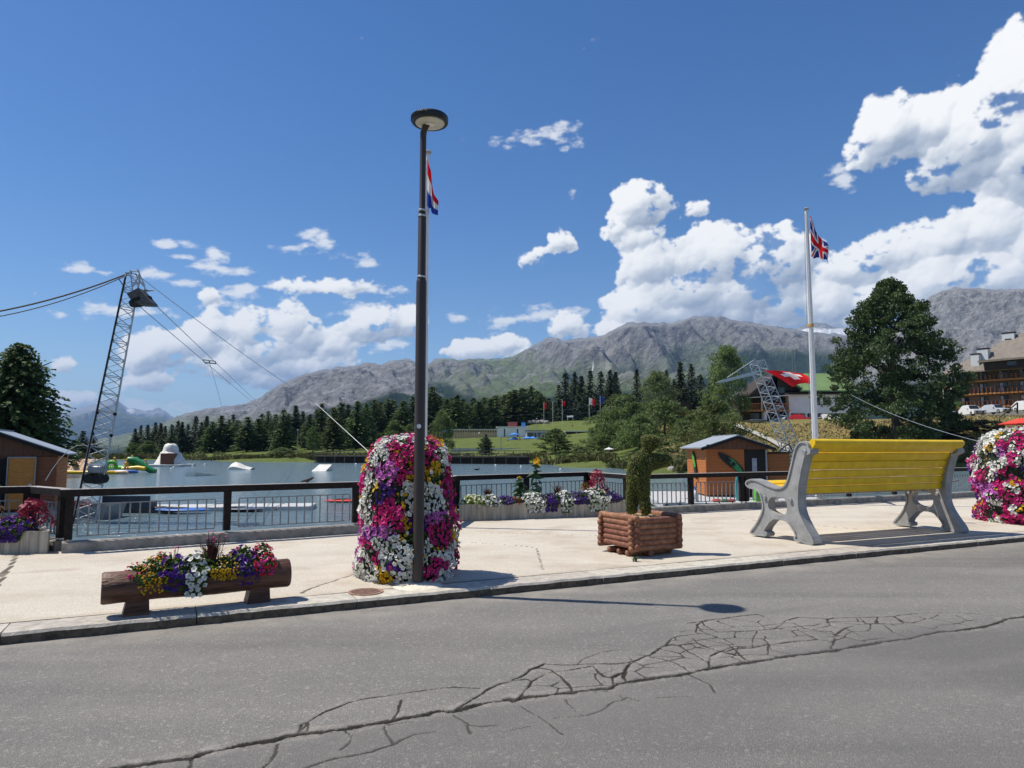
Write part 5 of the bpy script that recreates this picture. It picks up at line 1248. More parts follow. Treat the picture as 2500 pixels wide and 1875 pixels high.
def tp(px, py, dy=0.0): return P(1440 + px/4.607, 1030 + py/4.607, tY) - tb + Vector((0, dy, 0))
def skin(name, verts, edges, radii, m, parent, lv=2):
    me = bpy.data.meshes.new(name); me.from_pydata([tuple(v) for v in verts], edges, []); o = bpy.data.objects.new(name, me); COL.objects.link(o)
    md = o.modifiers.new('skin', 'SKIN'); md.use_smooth_shade = True
    for i, r_ in enumerate(radii): o.data.skin_vertices[0].data[i].radius = (r_, r_)
    o.data.skin_vertices[0].data[0].use_root = True
    ss = o.modifiers.new('sub', 'SUBSURF'); ss.levels = lv; ss.render_levels = lv
    dg = bpy.context.evaluated_depsgraph_get(); dg.update(); me2 = bpy.data.meshes.new_from_object(o.evaluated_get(dg)); bpy.data.objects.remove(o)
    me2.name = name; me2.materials.clear(); me2.materials.append(m)
    return link(name, me2, parent)
k = tY / FPX / 4.607
tv = [tp(545,690), tp(545,560), tp(560,440), tp(610,370), tp(650,290), tp(678,238), tp(490,740,.05), tp(470,880,.06), tp(485,1045,.06), tp(600,760,-.06), tp(605,890,-.06), tp(630,1045,-.06), tp(500,365), tp(690,430), tp(780,445), tp(860,430), tp(925,395), tp(690,178), tp(692,150)]
te = [(0,1),(1,2),(2,3),(3,4),(4,5),(0,6),(6,7),(7,8),(0,9),(9,10),(10,11),(2,12),(2,13),(13,14),(14,15),(15,16),(5,17),(17,18)]
tr_ = [112*k, 112*k, 114*k, 62*k, 52*k, 116*k, 72*k, 60*k, 62*k, 72*k, 60*k, 58*k, 78*k, 90*k, 82*k, 66*k, 26*k, 104*k, 50*k]
bo_ = skin('trimmed_core', tv, te, [r_*1.05 for r_ in tr_], mat('box_shrub_core', (.02, .03, .008), .95, .4, 30), top_)
def surf_samples(me, n, seed):
    r = np.random.RandomState(seed); me.calc_loop_triangles(); nt = len(me.loop_triangles); ti = np.empty(nt*3, np.int32); me.loop_triangles.foreach_get('vertices', ti); co = np.empty(len(me.vertices)*3, np.float32); me.vertices.foreach_get('co', co); co = co.reshape(-1, 3); t_ = co[ti.reshape(-1, 3)]
    nn = np.cross(t_[:, 1]-t_[:, 0], t_[:, 2]-t_[:, 0]); A = np.linalg.norm(nn, axis=1); nn /= A[:, None] + 1e-9; c = r.choice(nt, n, p=A/A.sum()); u, v = r.rand(n), r.rand(n); f = u+v > 1; u[f] = 1-u[f]; v[f] = 1-v[f]
    return t_[c, 0] + (t_[c, 1]-t_[c, 0])*u[:, None] + (t_[c, 2]-t_[c, 0])*v[:, None], nn[c]
pt, nn = surf_samples(bo_.data, 9000, 4)
leaves('clipped_foliage', pt + nn * np.random.RandomState(1).uniform(-.004, .012, (len(pt), 1)), nn, .026, m_box, top_, 4, aspect=.6, jitter=.75)
skin('body', [(0, 0, .055), (.05, 0, .07), (.09, 0, .095), (.125, 0, .10), (-.05, 0, .045), (-.13, 0, .03), (0, .012, .02), (0, -.012, .02), (0, .012, .002), (0, -.012, .002)], [(0, 1), (1, 2), (2, 3), (0, 4), (4, 5), (0, 6), (0, 7), (6, 8), (7, 9)], [.032, .030, .024, .006, .022, .010, .008, .008, .005, .005], mat('bird_plumage', (.05, .03, .028), .7, .3), bd_, 1)
wd = G(1550, 1371, PAV); tuft('weed', 'small green weed at the foot of the log box planter', Vector((wd.x, wd.y, PAV)), .09, 30, .09, m_leaf, 77)

# ------------------------------------------------------------------ flagpoles on the quay and their flags
m_pole = mat('white_flagpole', (.62, .64, .66), .35, .08, 4, spec=.5)
m_cap = mat('grey_cap', (.30, .30, .31), .4, .1)
FC = dict(red=(.66, .018, .025), white=(.80, .80, .80), blue=(.03, .06, .36), navy=(.028, .038, .22), yellow=(.7, .5, .03))
def fmat(c): return mat('flag_' + c, FC[c], .75, .06, 8, transl=.5, spec=.1)
def flag_mesh(name, nx, ny, posf, colf, cols, thick=.0):
    V = [posf(i/nx, j/ny) for j in range(ny+1) for i in range(nx+1)]; F = []; MI = []
    for j in range(ny):
        for i in range(nx):
            a = j*(nx+1)+i; F.append((a, a+1, a+nx+2, a+nx+1)); MI.append(cols.index(colf((i+.5)/nx, (j+.5)/ny)))
    me = mesh_np(name, np.array([tuple(v) for v in V]), F, [fmat(c) for c in cols]); me.polygons.foreach_set('material_index', MI); me.polygons.foreach_set('use_smooth', [True]*len(F))
    return me
def union_jack(s, t):
    x_, y_ = (s - .5) * 2, (t - .5) * 1.0     # x in -1..1, y -.5...5
    if abs(x_) < .10 or abs(y_) < .10: return 'red'
    if abs(x_) < .17 or abs(y_) < .17: return 'white'
    d = abs(abs(y_) - abs(x_) * .5)
    if d < .035: return 'red'
    if d < .10: return 'white'
    return 'navy'
def pole(label, u, vtop, pos, r0, r1, name='flagpole', band=None):
    h = P(u, vtop, pos.y).z - pos.z; root = thing(name, label, 'flagpole', pos)
    x = MB(); x.lathe([(r0, 0), (r0*.95, h*.35), (r0*.8, h*.6), (r1, h - .02)], 14); x.obj('mast', m_pole, root, True)
    x = MB(); x.lathe([(.03, h - .02), (.075, h + .0), (.085, h + .03), (.05, h + .06), (.01, h + .065)], 14); x.obj('cap', m_cap, root, True)
    x = MB(); x.tube([(-r0 - .06, -.03, .6), (-r0 - .05, -.03, h * .5), (-r1 - .03, -.02, h - .1)], .006, 5); x.obj('halyard', m_steel, root)
    if band:
        zb = P(u, band, pos.y).z - pos.z; x = MB(); x.lathe([(r0*.97, zb-.05), (r0*1.02, zb-.045), (r0*1.02, zb+.045), (r0*.97, zb+.05)], 14); x.obj('band', mat('brass_band', (.55, .33, .10), .5, .1), root)
    return root, h
pk = Vector((9.10, 20.95, PAV - .05)); _, hk = pole('white flagpole behind the bench flying the British flag', 1978, 512, pk, .090, .048, band=795)
zk = P(1978, 528, pk.y).z
def uk_pos(s, t):
    # hoist along the mast, fly hanging down in folds
    top_w = .50; x_ = .06 + s * .56 + .05 * math.sin(s * 9 + t * 2) * s; y_ = -.10 + .16 * math.sin(s * 8.5 - t * 1.5) * s ** .6 - .05 * s
    z_ = zk - (1 - t) * (1.30 + .05 * s) - s * (.12 + 1.22 * t) - .03 * math.sin(s * 14)
    return (x_ + pk.x, y_ + pk.y, z_)
f = thing('british_flag', 'red, white and blue crossed flag drooping from the right flagpole', 'flag', (pk.x, pk.y, zk))
me = flag_mesh('cloth', 60, 36, lambda s, t: Vector(uk_pos(s, t)) - Vector((pk.x, pk.y, zk)), union_jack, ['red', 'white', 'navy']); link('cloth', me, f)
nk = Vector((-1.83, 14.95, PAV - .05)); nk.x = (1037 - 1250) / FPX * 14.95; _, hn = pole('slim white flagpole behind the lamp flying the red white blue flag', 1046, 374, nk, .060, .036)
zn_ = P(1045, 392, nk.y).z
def nl_pos(s, t):
    x_ = .01 + s * .30 * (1 - .25*t) + .05 * math.sin(s * 7) * s - .10 * (1-t) * s; y_ = -.09 + .13 * math.sin(s * 9 + t) * s ** .6
    z_ = - (1 - t) * 1.05 - s * (.22 + .78 * t) - .02 * math.sin(s * 12); return (x_, y_, z_)
f = thing('dutch_flag', 'red, white and blue striped flag hanging limp beside the lamp post', 'flag', (nk.x, nk.y, zn_))
link('cloth', flag_mesh('cloth', 36, 30, nl_pos, lambda s, t: 'red' if t > .667 else ('white' if t > .333 else 'blue'), ['red', 'white', 'blue']), f)

# ================================================================== ON AND AROUND THE LAKE
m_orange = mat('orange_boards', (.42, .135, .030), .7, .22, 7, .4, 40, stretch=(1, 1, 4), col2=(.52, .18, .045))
m_orange2 = mat('ochre_door_boards', (.50, .19, .04), .7, .22, 7, .4, 40, stretch=(1, 1, 4))
m_brown = mat('brown_gable_boards', (.12, .050, .028), .75, .35, 9, .4, 40, stretch=(6, 1, .4))
m_roof = mat('blue_grey_sheet_roof', (.33, .365, .40), .45, .12, 2, .2, 20, metal=.2)
m_dark = mat('dark_interior', (.015, .014, .013), .9, .3, 5)
m_white = mat('white_paint', (.72, .72, .70), .6, .10, 3)
m_grey = mat('grey_metal', (.26, .27, .28), .5, .15, 5, metal=.3)
m_lgrey = mat('pontoon_grey', (.44, .45, .45), .7, .2, 3, .3, 20)
m_foamw = mat('weathered_white_shell', (.66, .65, .60), .6, .2, 1.5, .3, 8)
m_blackr = mat('black_rubber', (.012, .012, .013), .7, .2, 8)
m_gr = mat('green_vinyl', (.10, .40, .04), .35, .1, 2); m_gr2 = mat('dark_green_vinyl', (.02, .20, .07), .35, .1, 2)
m_yv = mat('yellow_vinyl', (.75, .45, .02), .35, .1, 2); m_bv = mat('blue_vinyl', (.05, .15, .45), .35, .1, 2); m_wv = mat('white_vinyl', (.75, .75, .74), .35, .08, 2); m_pv = mat('peach_vinyl', (.70, .50, .33), .4, .1, 2); m_rv = mat('red_vinyl', (.55, .05, .03), .4, .1, 2); m_tq = mat('turquoise_vinyl', (.08, .42, .42), .35, .1, 2)

def boards(root, x0, x1, y, z0, z1, m, h=.14, axis='x', depth=.025, face=-1):
    """horizontal cladding boards on a wall, each a piece of its own"""
    n = max(1, int(round((z1 - z0) / h)))
    for i in range(n):
        a = z0 + (z1 - z0) * i / n + .004; b_ = z0 + (z1 - z0) * (i + 1) / n - .004; zc = (a + b_) / 2
        if axis == 'x': beam('board', (x0, y + face * depth / 2, zc), (x1, y + face * depth / 2, zc), depth, b_ - a, m, root)
        else: beam('board', (y + face * depth / 2, x0, zc), (y + face * depth / 2, x1, zc), depth, b_ - a, m, root)
def hut(label, loc, W, D, eave, ridge_, side, rz=0.0, over=.28, front=None):
    """gabled hut, front wall at y = 0 facing the street, ridge running away"""
    root = thing('lake_hut', label, 'hut', loc, rz, 'orange lakeside huts')
    x = MB(); x.box(.03, W - .03, .03, D - .03, 0, eave - .02); x.obj('wall', m_brown, root)
    xs = 0.0 if side == 'l' else W; f_ = -1 if side == 'l' else 1
    boards(root, 0, D, xs + (.03 if side == 'l' else -.03), .05, eave - .12, m_orange, .13, 'y', .03, f_)
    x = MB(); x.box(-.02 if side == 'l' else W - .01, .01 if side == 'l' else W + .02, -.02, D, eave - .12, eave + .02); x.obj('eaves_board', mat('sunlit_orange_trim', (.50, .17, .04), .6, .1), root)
    # gable of upright boards
    n = 14; mid_ = W / 2
    for i in range(n):
        a, b_ = -.12 + (W + .24) * i / n + .004, -.12 + (W + .24) * (i + 1) / n - .004
        zt = lambda q: eave + (ridge_ - eave) * (1 - abs(q - mid_) / (mid_ + over)) - .03
        mb = MB(); pl = [(a, eave - .06), (b_, eave - .06), (b_, zt(b_)), (a, zt(a))]
        if a < mid_ < b_: pl = [(a, eave - .06), (b_, eave - .06), (b_, zt(b_)), (mid_, ridge_ - .03), (a, zt(a))]
        mb.prism(pl, 'y', -.06, -.03); mb.obj('gable_board', m_brown, root)
    for sg in (-1, 1):
        mb = MB(); e0 = mid_ + sg * (mid_ + over); zl = eave - .03
        pl = [(e0, zl), (mid_, ridge_), (mid_, ridge_ + .05), (e0, zl + .05)]
        if sg > 0: pl = pl[::-1]
        mb.prism(pl, 'y', -.25, D + .25); r_ = mb.obj('roof', m_roof, root)
        beam('verge_board', (e0, -.265, zl - .04), (mid_, -.265, ridge_ - .04), .02, .11, m_dark, root)
    x = MB(); x.box(mid_ - .06, mid_ + .06, -.2, D + .2, ridge_ + .03, ridge_ + .075); x.obj('ridge_cap', m_roof, root)
    return root
# --- right hut on its pontoon
hz = -.28; HX = (1722 - 1250) / FPX * 30.0; HY = 30.0
h1 = hut('small orange hut with a blue-grey roof on the pontoon behind the railing', (HX, HY, hz), 2.62, 3.3, 2.06, 2.56, 'l')
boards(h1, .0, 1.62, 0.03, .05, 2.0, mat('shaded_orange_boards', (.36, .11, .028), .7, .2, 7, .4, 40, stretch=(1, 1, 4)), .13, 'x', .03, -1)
x = MB(); x.box(1.64, 2.58, .010, .029, .05, 1.98); x.obj('doorway', m_dark, h1)
x = MB(); x.box(1.95, 2.15, -.012, .009, 1.05, 1.62); x.obj('notice', mat('grey_notice', (.25, .28, .32), .5, .2), h1)
beam('door_post', (2.56, -.01, 0.05), (2.56, -.01, 1.98), .07, .05, m_grey, h1); beam('corner_post', (-.015, -.015, 0), (-.015, -.015, 2.02), .06, .06, m_orange, h1)
for k_, xx in enumerate((.02, 2.55)):
    x = MB(); x.box(xx - .05, xx + .05, -.27, -.15, 2.06, 2.20); x.obj('vent', m_blackr, h1)
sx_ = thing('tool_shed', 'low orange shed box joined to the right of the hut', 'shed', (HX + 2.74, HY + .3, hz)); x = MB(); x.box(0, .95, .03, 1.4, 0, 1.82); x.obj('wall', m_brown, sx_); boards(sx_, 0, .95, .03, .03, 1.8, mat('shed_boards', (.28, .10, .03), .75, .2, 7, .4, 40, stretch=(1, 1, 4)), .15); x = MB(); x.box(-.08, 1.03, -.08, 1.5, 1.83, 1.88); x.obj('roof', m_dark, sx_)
def wakeboard(label, p, L, w, tilt, colA, colB, yaw=0):
    root = thing('wakeboard', label, 'wakeboard', p, yaw, 'wakeboards hung on the hut'); n = 9; V = []; mb = MB()
    for s_ in (-1, 1):
        for i in range(n + 1):
            f = i / n * 2 - 1; ww = w * (1 - abs(f) ** 3 * .75) / 2; V.append((f * L / 2, s_ * ww))
    pl = [V[i] for i in range(n + 1)] + [V[n + 1 + i] for i in range(n, -1, -1)]; c, s2 = math.cos(tilt), math.sin(tilt)
    pl = [(a * c - b_ * s2, a * s2 + b_ * c) for a, b_ in pl]; mb.prism(pl[::-1] if False else pl, 'y', -.05, -.02); mb.obj('board_shell', colA, root)
    mb = MB(); pl2 = [(a * .55 + .16 * L * c, b_ * .80 + .16 * L * s2) for a, b_ in pl]; mb.prism(pl2, 'y', -.062, -.045); mb.obj('graphic', colB, root)
    for f in (-.14, .1): mb = MB(); mb.ell((f * c, -.08, f * s2), (.09, .06, .09), 8, 6); mb.obj('binding', m_blackr, root, True)
wakeboard('dark wakeboard with green tip hung slanting on the shaded hut front', (HX + 1.05, HY - .01, hz + 1.42), 1.35, .34, -R(38), m_blackr, m_gr2)
wb = thing('green_wakeboard', 'green patterned wakeboard standing against the sunlit hut side', 'wakeboard', (HX - .04, HY + 1.7, hz + 1.28), 0)
mb = MB(); pl = [(-.15, -.62), (.08, -.66), (.17, -.2), (.16, .3), (.10, .62), (-.05, .68), (-.17, .3), (-.19, -.2)]; a_ = R(-24); pl = [(p_[0]*math.cos(a_) - p_[1]*math.sin(a_), p_[0]*math.sin(a_) + p_[1]*math.cos(a_)) for p_ in pl]
mb.prism([(q[0], q[1]) for q in pl], 'x', -.05, -.01); mb.obj('board_shell', m_blackr, wb)
mb = MB(); mb.prism([(q[0]*.8 + .09, q[1]*.55 + .24) for q in pl], 'x', -.062, -.045); mb.obj('graphic', m_gr, wb)
# pontoon under the right hut
pn = thing('pontoon', 'pale floating pontoon carrying the right hut', 'pontoon', (HX, HY, LAKE))
x = MB(); x.box(-2.6, 4.4, -3.2, 3.9, .06, .30, bev=.02); x.obj('deck', m_lgrey, pn)
for i in range(9):
    x = MB(); xx = -2.5 + i * .78; x.box(xx, xx + .62, -3.12, -2.2, -.25, .055, bev=.03); x.obj('float', m_blackr, pn)
for i in range(8):
    x = MB(); xx = -2.45 + i * .5; x.prism([(xx-.05, -.02), (xx+.05, -.02), (xx+.035, .20), (xx, .38), (xx-.035, .20)], 'y', -3.26, -3.205); x.obj('fender', m_blackr, pn)
x = MB(); x.box(.65, 4.4, -3.45, -3.21, .0, .30); x.obj('dark_skirt', mat('dark_slate_board', (.05, .055, .065), .6, .2), pn)
def stuff_on(name, label, cat, p, build, group=None):
    r_ = thing(name, label, cat, p, 0, group); build(r_); return r_
def b_jug(r_):
    x = MB(); x.lathe([(.17, 0), (.19, .03), (.19, .3), (.12, .40), (.06, .44), (.06, .5)], 14); x.obj('body', m_wv, r_, True); x = MB(); x.box(-.1, .1, -.03, .03, .42, .56, bev=.02); x.obj('lid', m_bv, r_)
stuff_on('white_canister', 'white canister with a blue lid on the pontoon', 'canister', (HX - 1.25, HY - 2.6, LAKE + .30), b_jug)
def b_green(r_): 
    x = MB(); x.prism([(-.42, 0), (.42, 0), (.46, .35), (.40, .58), (.0, .64), (-.34, .58), (-.44, .3)], 'y', -.2, .2); x.obj('shell', m_gr, r_, True)
    x = MB(); x.prism([(.05, .03), (.40, .03), (.44, .35), (.38, .55), (.08, .60)], 'y', -.23, -.205); x.obj('front_panel', m_wv, r_)
stuff_on('green_float', 'lime green and white inflatable float leaning before the hut', 'float', (HX + 1.55, HY - 2.55, LAKE + .30), b_green)
def b_sup(r_):
    x = MB(); x.prism([(-.1, 0), (.1, 0), (.12, .6), (.06, 1.0), (-.06, 1.0), (-.12, .6)], 'y', -.03, .03); x.obj('shell', m_tq, r_)
stuff_on('paddle_board', 'narrow turquoise board upright before the hut', 'board', (HX + .62, HY - 2.2, LAKE + .30), b_sup)
def b_pile(r_):
    for i, (m_, dx) in enumerate(((m_rv, 0), (m_gr2, .3), (m_rv, .55))): x = MB(); x.ell((dx, 0, .06), (.2, .12, .07), 10, 6); x.obj('vest', m_, r_, True)
stuff_on('life_vests', 'heap of red and green life vests on the pontoon edge', 'life vests', (HX - .45, HY - 2.9, LAKE + .30), b_pile)

# --- left hut
LX = (148 - 1250) / FPX * 23.5; LY = 23.5; LW = 3.6
HR = R(27); HO = Vector((LX, LY, -.30)) + Matrix.Rotation(HR, 4, 'Z') @ Vector((-LW, 0, 0))
def hl(x_, y_, z_): return HO + Matrix.Rotation(HR, 4, 'Z') @ Vector((x_, y_, z_))
h2 = hut('orange hut with an open door at the left edge of the lake', HO, LW, 3.0, 1.86, 2.62, 'r', HR)
x = MB(); x.box(1.35, 2.25, -.012, .029, .05, 1.72); x.obj('doorway', m_dark, h2)
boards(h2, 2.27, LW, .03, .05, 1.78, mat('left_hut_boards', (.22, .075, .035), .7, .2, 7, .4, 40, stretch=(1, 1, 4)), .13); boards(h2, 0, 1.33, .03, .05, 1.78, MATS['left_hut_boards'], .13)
dr = MB(); dr.box(2.26, 2.98, -.11, -.07, .08, 1.74); dr.obj('door', m_orange2, h2)
for a, b_ in (((2.24, -.125, .06), (2.24, -.125, 1.76)), ((3.0, -.125, .06), (3.0, -.125, 1.76)), ((2.24, -.125, 1.76), (3.0, -.125, 1.76)), ((2.24, -.125, .78), (3.0, -.125, .78))): beam('door_frame', a, b_, .035, .045, m_grey, h2)
x = MB(); x.box(2.84, 2.92, -.17, -.125, .84, .90); x.obj('handle', m_bolt, h2)
x = MB(); x.box(-1.6, LW + .5, -.25, 3.9, -.28, -.02); x.obj('platform', m_lgrey, h2)
def b_infl(r_):
    x = MB(); x.ell((0, 0, .12), (.45, .3, .13), 14, 8); x.obj('ring', m_gr, r_, True); x = MB(); x.ell((.0, 0, .33), (.18, .16, .12), 12, 8); x.obj('seat', m_pv, r_, True)
stuff_on('inflatable_toy', 'green and peach inflatable toy in the dark hut doorway', 'inflatable', hl(1.75, -.35, .72), b_infl)
tb_ = thing('trestle_table', 'dark trestle table holding the toy in the hut doorway', 'table', hl(1.75, -.35, -.02)); x = MB(); x.box(-.4, .4, -.25, .25, .70, .735); x.obj('table_top', m_dark, tb_)
for sx in (-.35, .35):
    for sy in (-.2, .2): beam('leg', (sx, sy, 0), (sx, sy, .70), .04, .04, m_dark, tb_)
def b_towel(r_): 
    V = [(i*.06 - .12, .02*math.sin(i*2), -j*.12) for j in range(5) for i in range(6)]; mb = MB(); mb.add(V, [(j*6+i, j*6+i+1, j*6+i+7, j*6+i+6) for j in range(4) for i in range(5)]); mb.obj('cloth', m_wv, r_)
stuff_on('hanging_towel', 'white towel hanging at the top of the hut doorway', 'towel', hl(1.5, -.14, 1.68), b_towel)
rod_a = thing('antenna', 'thin pale antenna on the left hut roof', 'antenna', hl(LW - 1.9, .8, 2.35)); rod('mast', (0, 0, 0), (0, 0, 1.75), .018, m_white, rod_a); x = MB(); x.lathe([(.12, 0), (.05, .1), (.02, .14)], 8); x.obj('base', m_white, rod_a)
rod_b = thing('mooring_post', 'dark post standing in the water beside the left hut', 'post', (P(150, 1200, 24.5).x, 24.5, LAKE - .6)); rod('shaft', (0, 0, 0), (0, 0, 1.55), .05, m_blackr, rod_b)

# --- lattice towers of the cable wakeboard lift
m_galv = mat('galvanised_lattice', (.42, .435, .45), .45, .25, 3, metal=.45)
def lattice(label, base, topc, w0, w1, nbay, r_ch, r_br, spin=0.0, quad=True):
    root = thing('lattice_tower', label, 'lattice tower', base, 0, 'cable lift towers'); ax = (topc - base); up = ax.normalized()
    a = Vector((math.cos(spin), math.sin(spin), 0)); a = (a - up * a.dot(up)).normalized(); b_ = up.cross(a)
    cor = [(1, 1), (-1, 1), (-1, -1), (1, -1)] if quad else [(1, -.6), (-1, -.6), (0, 1)]
    def node(f, k): w = (w0 + (w1 - w0) * f) / 2; return ax * f + a * cor[k][0] * w + b_ * cor[k][1] * w
    nc = len(cor)
    for k in range(nc): rod('chord', node(0, k), node(1, k), r_ch, m_galv, root)
    for i in range(nbay):
        f0, f1 = i / nbay, (i + 1) / nbay
        for k in range(nc):
            k2 = (k + 1) % nc
            p, q = (node(f0, k), node(f1, k2)) if (i + k) % 2 else (node(f0, k2), node(f1, k))
            fm_ = (f0 + f1) / 2
            rod('brace', node(f0, k), node(fm_, k2), r_br, m_galv, root); rod('brace', node(fm_, k2), node(f1, k), r_br, m_galv, root)
            rod('strut', node(f1, k), node(f1, k2), r_br, m_galv, root)
    return root, node
LTY = 22.5; lbase = G(195, 1279, LAKE); lbase = Vector((P(200, 1290, LTY).x, LTY, LAKE - .5)); ltop = P(325, 672, LTY + .6)
lt, nd = lattice('leaning lattice tower of the cable lift at the left, standing in the lake', lbase, ltop, .62, .42, 15, .025, .0135, .5)
tl = ltop - lbase
hd = P(345, 735, LTY + .4) - lbase
# drive head: wheel in a guard, platform bars, frame at the tip
x = MB(); pts = [P(u_, v_, LTY + .2) - lbase for u_, v_ in ((322, 722), (350, 708), (362, 722), (380, 742), (382, 748), (350, 747), (334, 740))]
for dy in (-.30, .30):
    pass
V = [p_ + Vector((0, -.32, 0)) for p_ in pts] + [p_ + Vector((0, .12, 0)) for p_ in pts]; n = len(pts)
x.add(V, [tuple(range(n)), tuple(range(2*n-1, n-1, -1))] + [(i, n+i, n+(i+1) % n, (i+1) % n) for i in range(n)]); x.obj('drive_guard', mat('dark_machinery', (.09, .085, .08), .6, .4, 8, .5, 20, metal=.3), lt)
x = MB(); wc = P(336, 733, LTY) - lbase; x.tube([wc + Vector((.02, .2, -.05)), wc + Vector((-.02, .2, .05))], .36, 20); x.obj('pulley_wheel', m_dark, lt, True)
for (a, b_) in (((310, 715), (375, 709)), ((352, 708), (375, 709)), ((318, 660), (324, 712)), ((336, 658), (352, 695)), ((318, 660), (340, 664)), ((352, 695), (356, 715)), ((320, 690), (352, 692)), ((340, 664), (338, 712)), ((330, 668), (350, 698)), ((340, 672), (324, 700))):
    rod('head_bar', P(*a, LTY + .3) - lbase, P(*b_, LTY + .3) - lbase, .022, m_galv, lt); rod('head_bar', P(*a, LTY + .75) - lbase, P(*b_, LTY + .75) - lbase, .022, m_galv, lt)
x = MB(); dc = P(238, 1165, LTY) - lbase; x.box(dc.x - .22, dc.x + .20, dc.y - .2, dc.y + .2, dc.z + .12, dc.z + .36, bev=.03); x.obj('motor_housing', m_grey, lt)
x = MB(); x.tube([dc + Vector((-.14, -.30, -.03)), dc + Vector((-.14, .2, -.03))], .15, 16); x.obj('motor', m_blackr, lt, True); x = MB(); x.tube([dc + Vector((.12, -.32, -.05)), dc + Vector((.12, .2, -.05))], .15, 16); x.obj('cable_drum', m_dark, lt, True)
x = MB(); x.tube([nd(.33, 1), nd(.32, 1) + Vector((-.18, 0, .16)), nd(.31, 1) + Vector((-.40, 0, .22)), nd(.30, 1) + Vector((-.65, 0, .16)), nd(.28, 1) + Vector((-.9, 0, .02)), nd(.26, 1) + Vector((-1.1, 0, -.14)), nd(.24, 1) + Vector((-1.25, 0, -.3))], .011, 6); x.obj('hose', m_lgrey, lt)
rod('cable_run', nd(.02, 2) + Vector((.04, -.05, 0)), nd(.98, 2) + Vector((.04, -.05, 0)), .028, m_blackr, lt)
for f_ in (.38, .46):
    for k_ in (1, 3): x = MB(); x.ell(tuple(nd(f_, k_)), (.06, .06, .06), 8, 6); x.obj('flange', m_dark, lt)
# cables
def cable(label, a, b_, sag, r_, m=m_blackr, name='steel_cable', anchor=None):
    root = thing(name, label, 'cable', a, 0, 'steel cables over the lake'); n = 16; d = b_ - a
    mb = MB(); mb.tube(([anchor - a, (anchor - a) * .5] if anchor else []) + [d * (i/n) + Vector((0, 0, -4 * sag * (i/n) * (1 - i/n))) for i in range(n+1)], r_, 5); mb.obj('strand', m, root)
Lft = P(-260, 790, 20.0); tip = P(322, 664, LTY + .5)
cable('thick dark cable from the left edge to the top of the left lattice tower', Lft, tip, .35, .028, anchor=Vector((-34, 15, -.6))); cable('thinner second cable just below the thick one at the left edge', P(-260, 795, 20.2), P(310, 672, LTY + .5), .45, .017, anchor=Vector((-34, 15.3, -.6)))
fl_ = thing('wind_pennant', 'small dark pennant hanging from the cable beside the left tower', 'pennant', P(287, 676, LTY + .4)); mb = MB(); q = [P(*k_, LTY + .4) - P(287, 676, LTY + .4) for k_ in ((287, 675), (297, 690), (303, 697), (310, 706), (299, 696), (291, 684))]; mb.add([tuple(p_ + Vector((0, dy, 0))) for dy in (-.012, .012) for p_ in q], [tuple(range(6)), tuple(range(11, 5, -1))] + [(i, 6+i, 6+(i+1) % 6, (i+1) % 6) for i in range(6)]); mb.obj('cloth', m_blackr, fl_)
RTY = 49.0
c1a = P(383, 748, LTY); c2a = P(343, 750, LTY + .4)
far1 = P(655, 1000, 118.0); far2 = P(640, 1005, 118.0)
cable('upper of the two taut haul cables leaving the left tower', c1a, P(690, 1040, 165.0), .05, .015, m_galv); cable('lower of the two taut haul cables leaving the left tower', c2a, P(690, 1043, 165.0), .05, .015, m_galv)
car = P(510, 886, 41.0); cr = thing('cable_carrier', 'metal tow carrier riding on the two haul cables', 'carrier', car)
for (a, b_) in (((494, 878), (525, 882)), ((500, 885), (528, 888)), ((494, 878), (503, 888)), ((525, 882), (528, 888)), ((510, 880), (513, 888))): rod('bar', P(*a, 41) - car, P(*b_, 41) - car, .035, m_grey, cr)
mb = MB(); mb.tube([P(512, 886, 41) - car, P(522, 920, 41) - car, P(541, 990, 41) - car], .010, 5); mb.obj('tow_rope', m_grey, cr)
cable('guy wire from the left tower top down towards the flower tower', P(330, 667, LTY + .5), P(772, 985, 34.0), .12, .012, m_galv); cable('pale rope running down to the left edge of the flower tower', P(770, 984, 34), P(910, 1112, 22.0), .0, .010, m_white)
cable('low cable crossing in front of the centre trees', P(1200, 1018, 150), P(1760, 930, RTY), .6, .02); cable('second low cable crossing in front of the centre trees', P(1240, 1030, 150), P(1765, 938, RTY), .6, .02)
cable('thin wire from the maple down to the right petunia tower', P(2080, 965, 44), P(2400, 1080, 30), .25, .012, m_galv)
# right tower
rb_, rt_ = P(1966, 1176, RTY), P(1848, 884, RTY + 1.5); rb_.z = LAKE - .4
rtw, nd2 = lattice('slender leaning lattice tower with a side arm left of the red cross flag', rb_, rt_, .95, .75, 13, .035, .018, .35)
x = MB()
pa = [P(1845, 906, RTY) - rb_, P(1765, 927, RTY) - rb_, P(1747, 934, RTY) - rb_, P(1765, 934, RTY) - rb_, P(1848, 914, RTY) - rb_]
n = len(pa); V = [p_ + Vector((0, -.14, .0)) for p_ in pa] + [p_ + Vector((0, .14, .0)) for p_ in pa]; x.add(V, [tuple(range(n)), tuple(range(2*n-1, n-1, -1))] + [(i, n+i, n+(i+1) % n, (i+1) % n) for i in range(n)]); x.obj('side_arm', mat('pale_green_grey_panel', (.46, .50, .49), .5, .1), rtw)
for (a, b_) in (((1842, 878), (1836, 900)), ((1842, 878), (1775, 922)), ((1850, 880), (1862, 900)), ((1836, 882), (1856, 882)), ((1842, 874), (1848, 890))): rod('head_bar', P(*a, RTY) - rb_, P(*b_, RTY) - rb_, .03, m_galv, rtw)
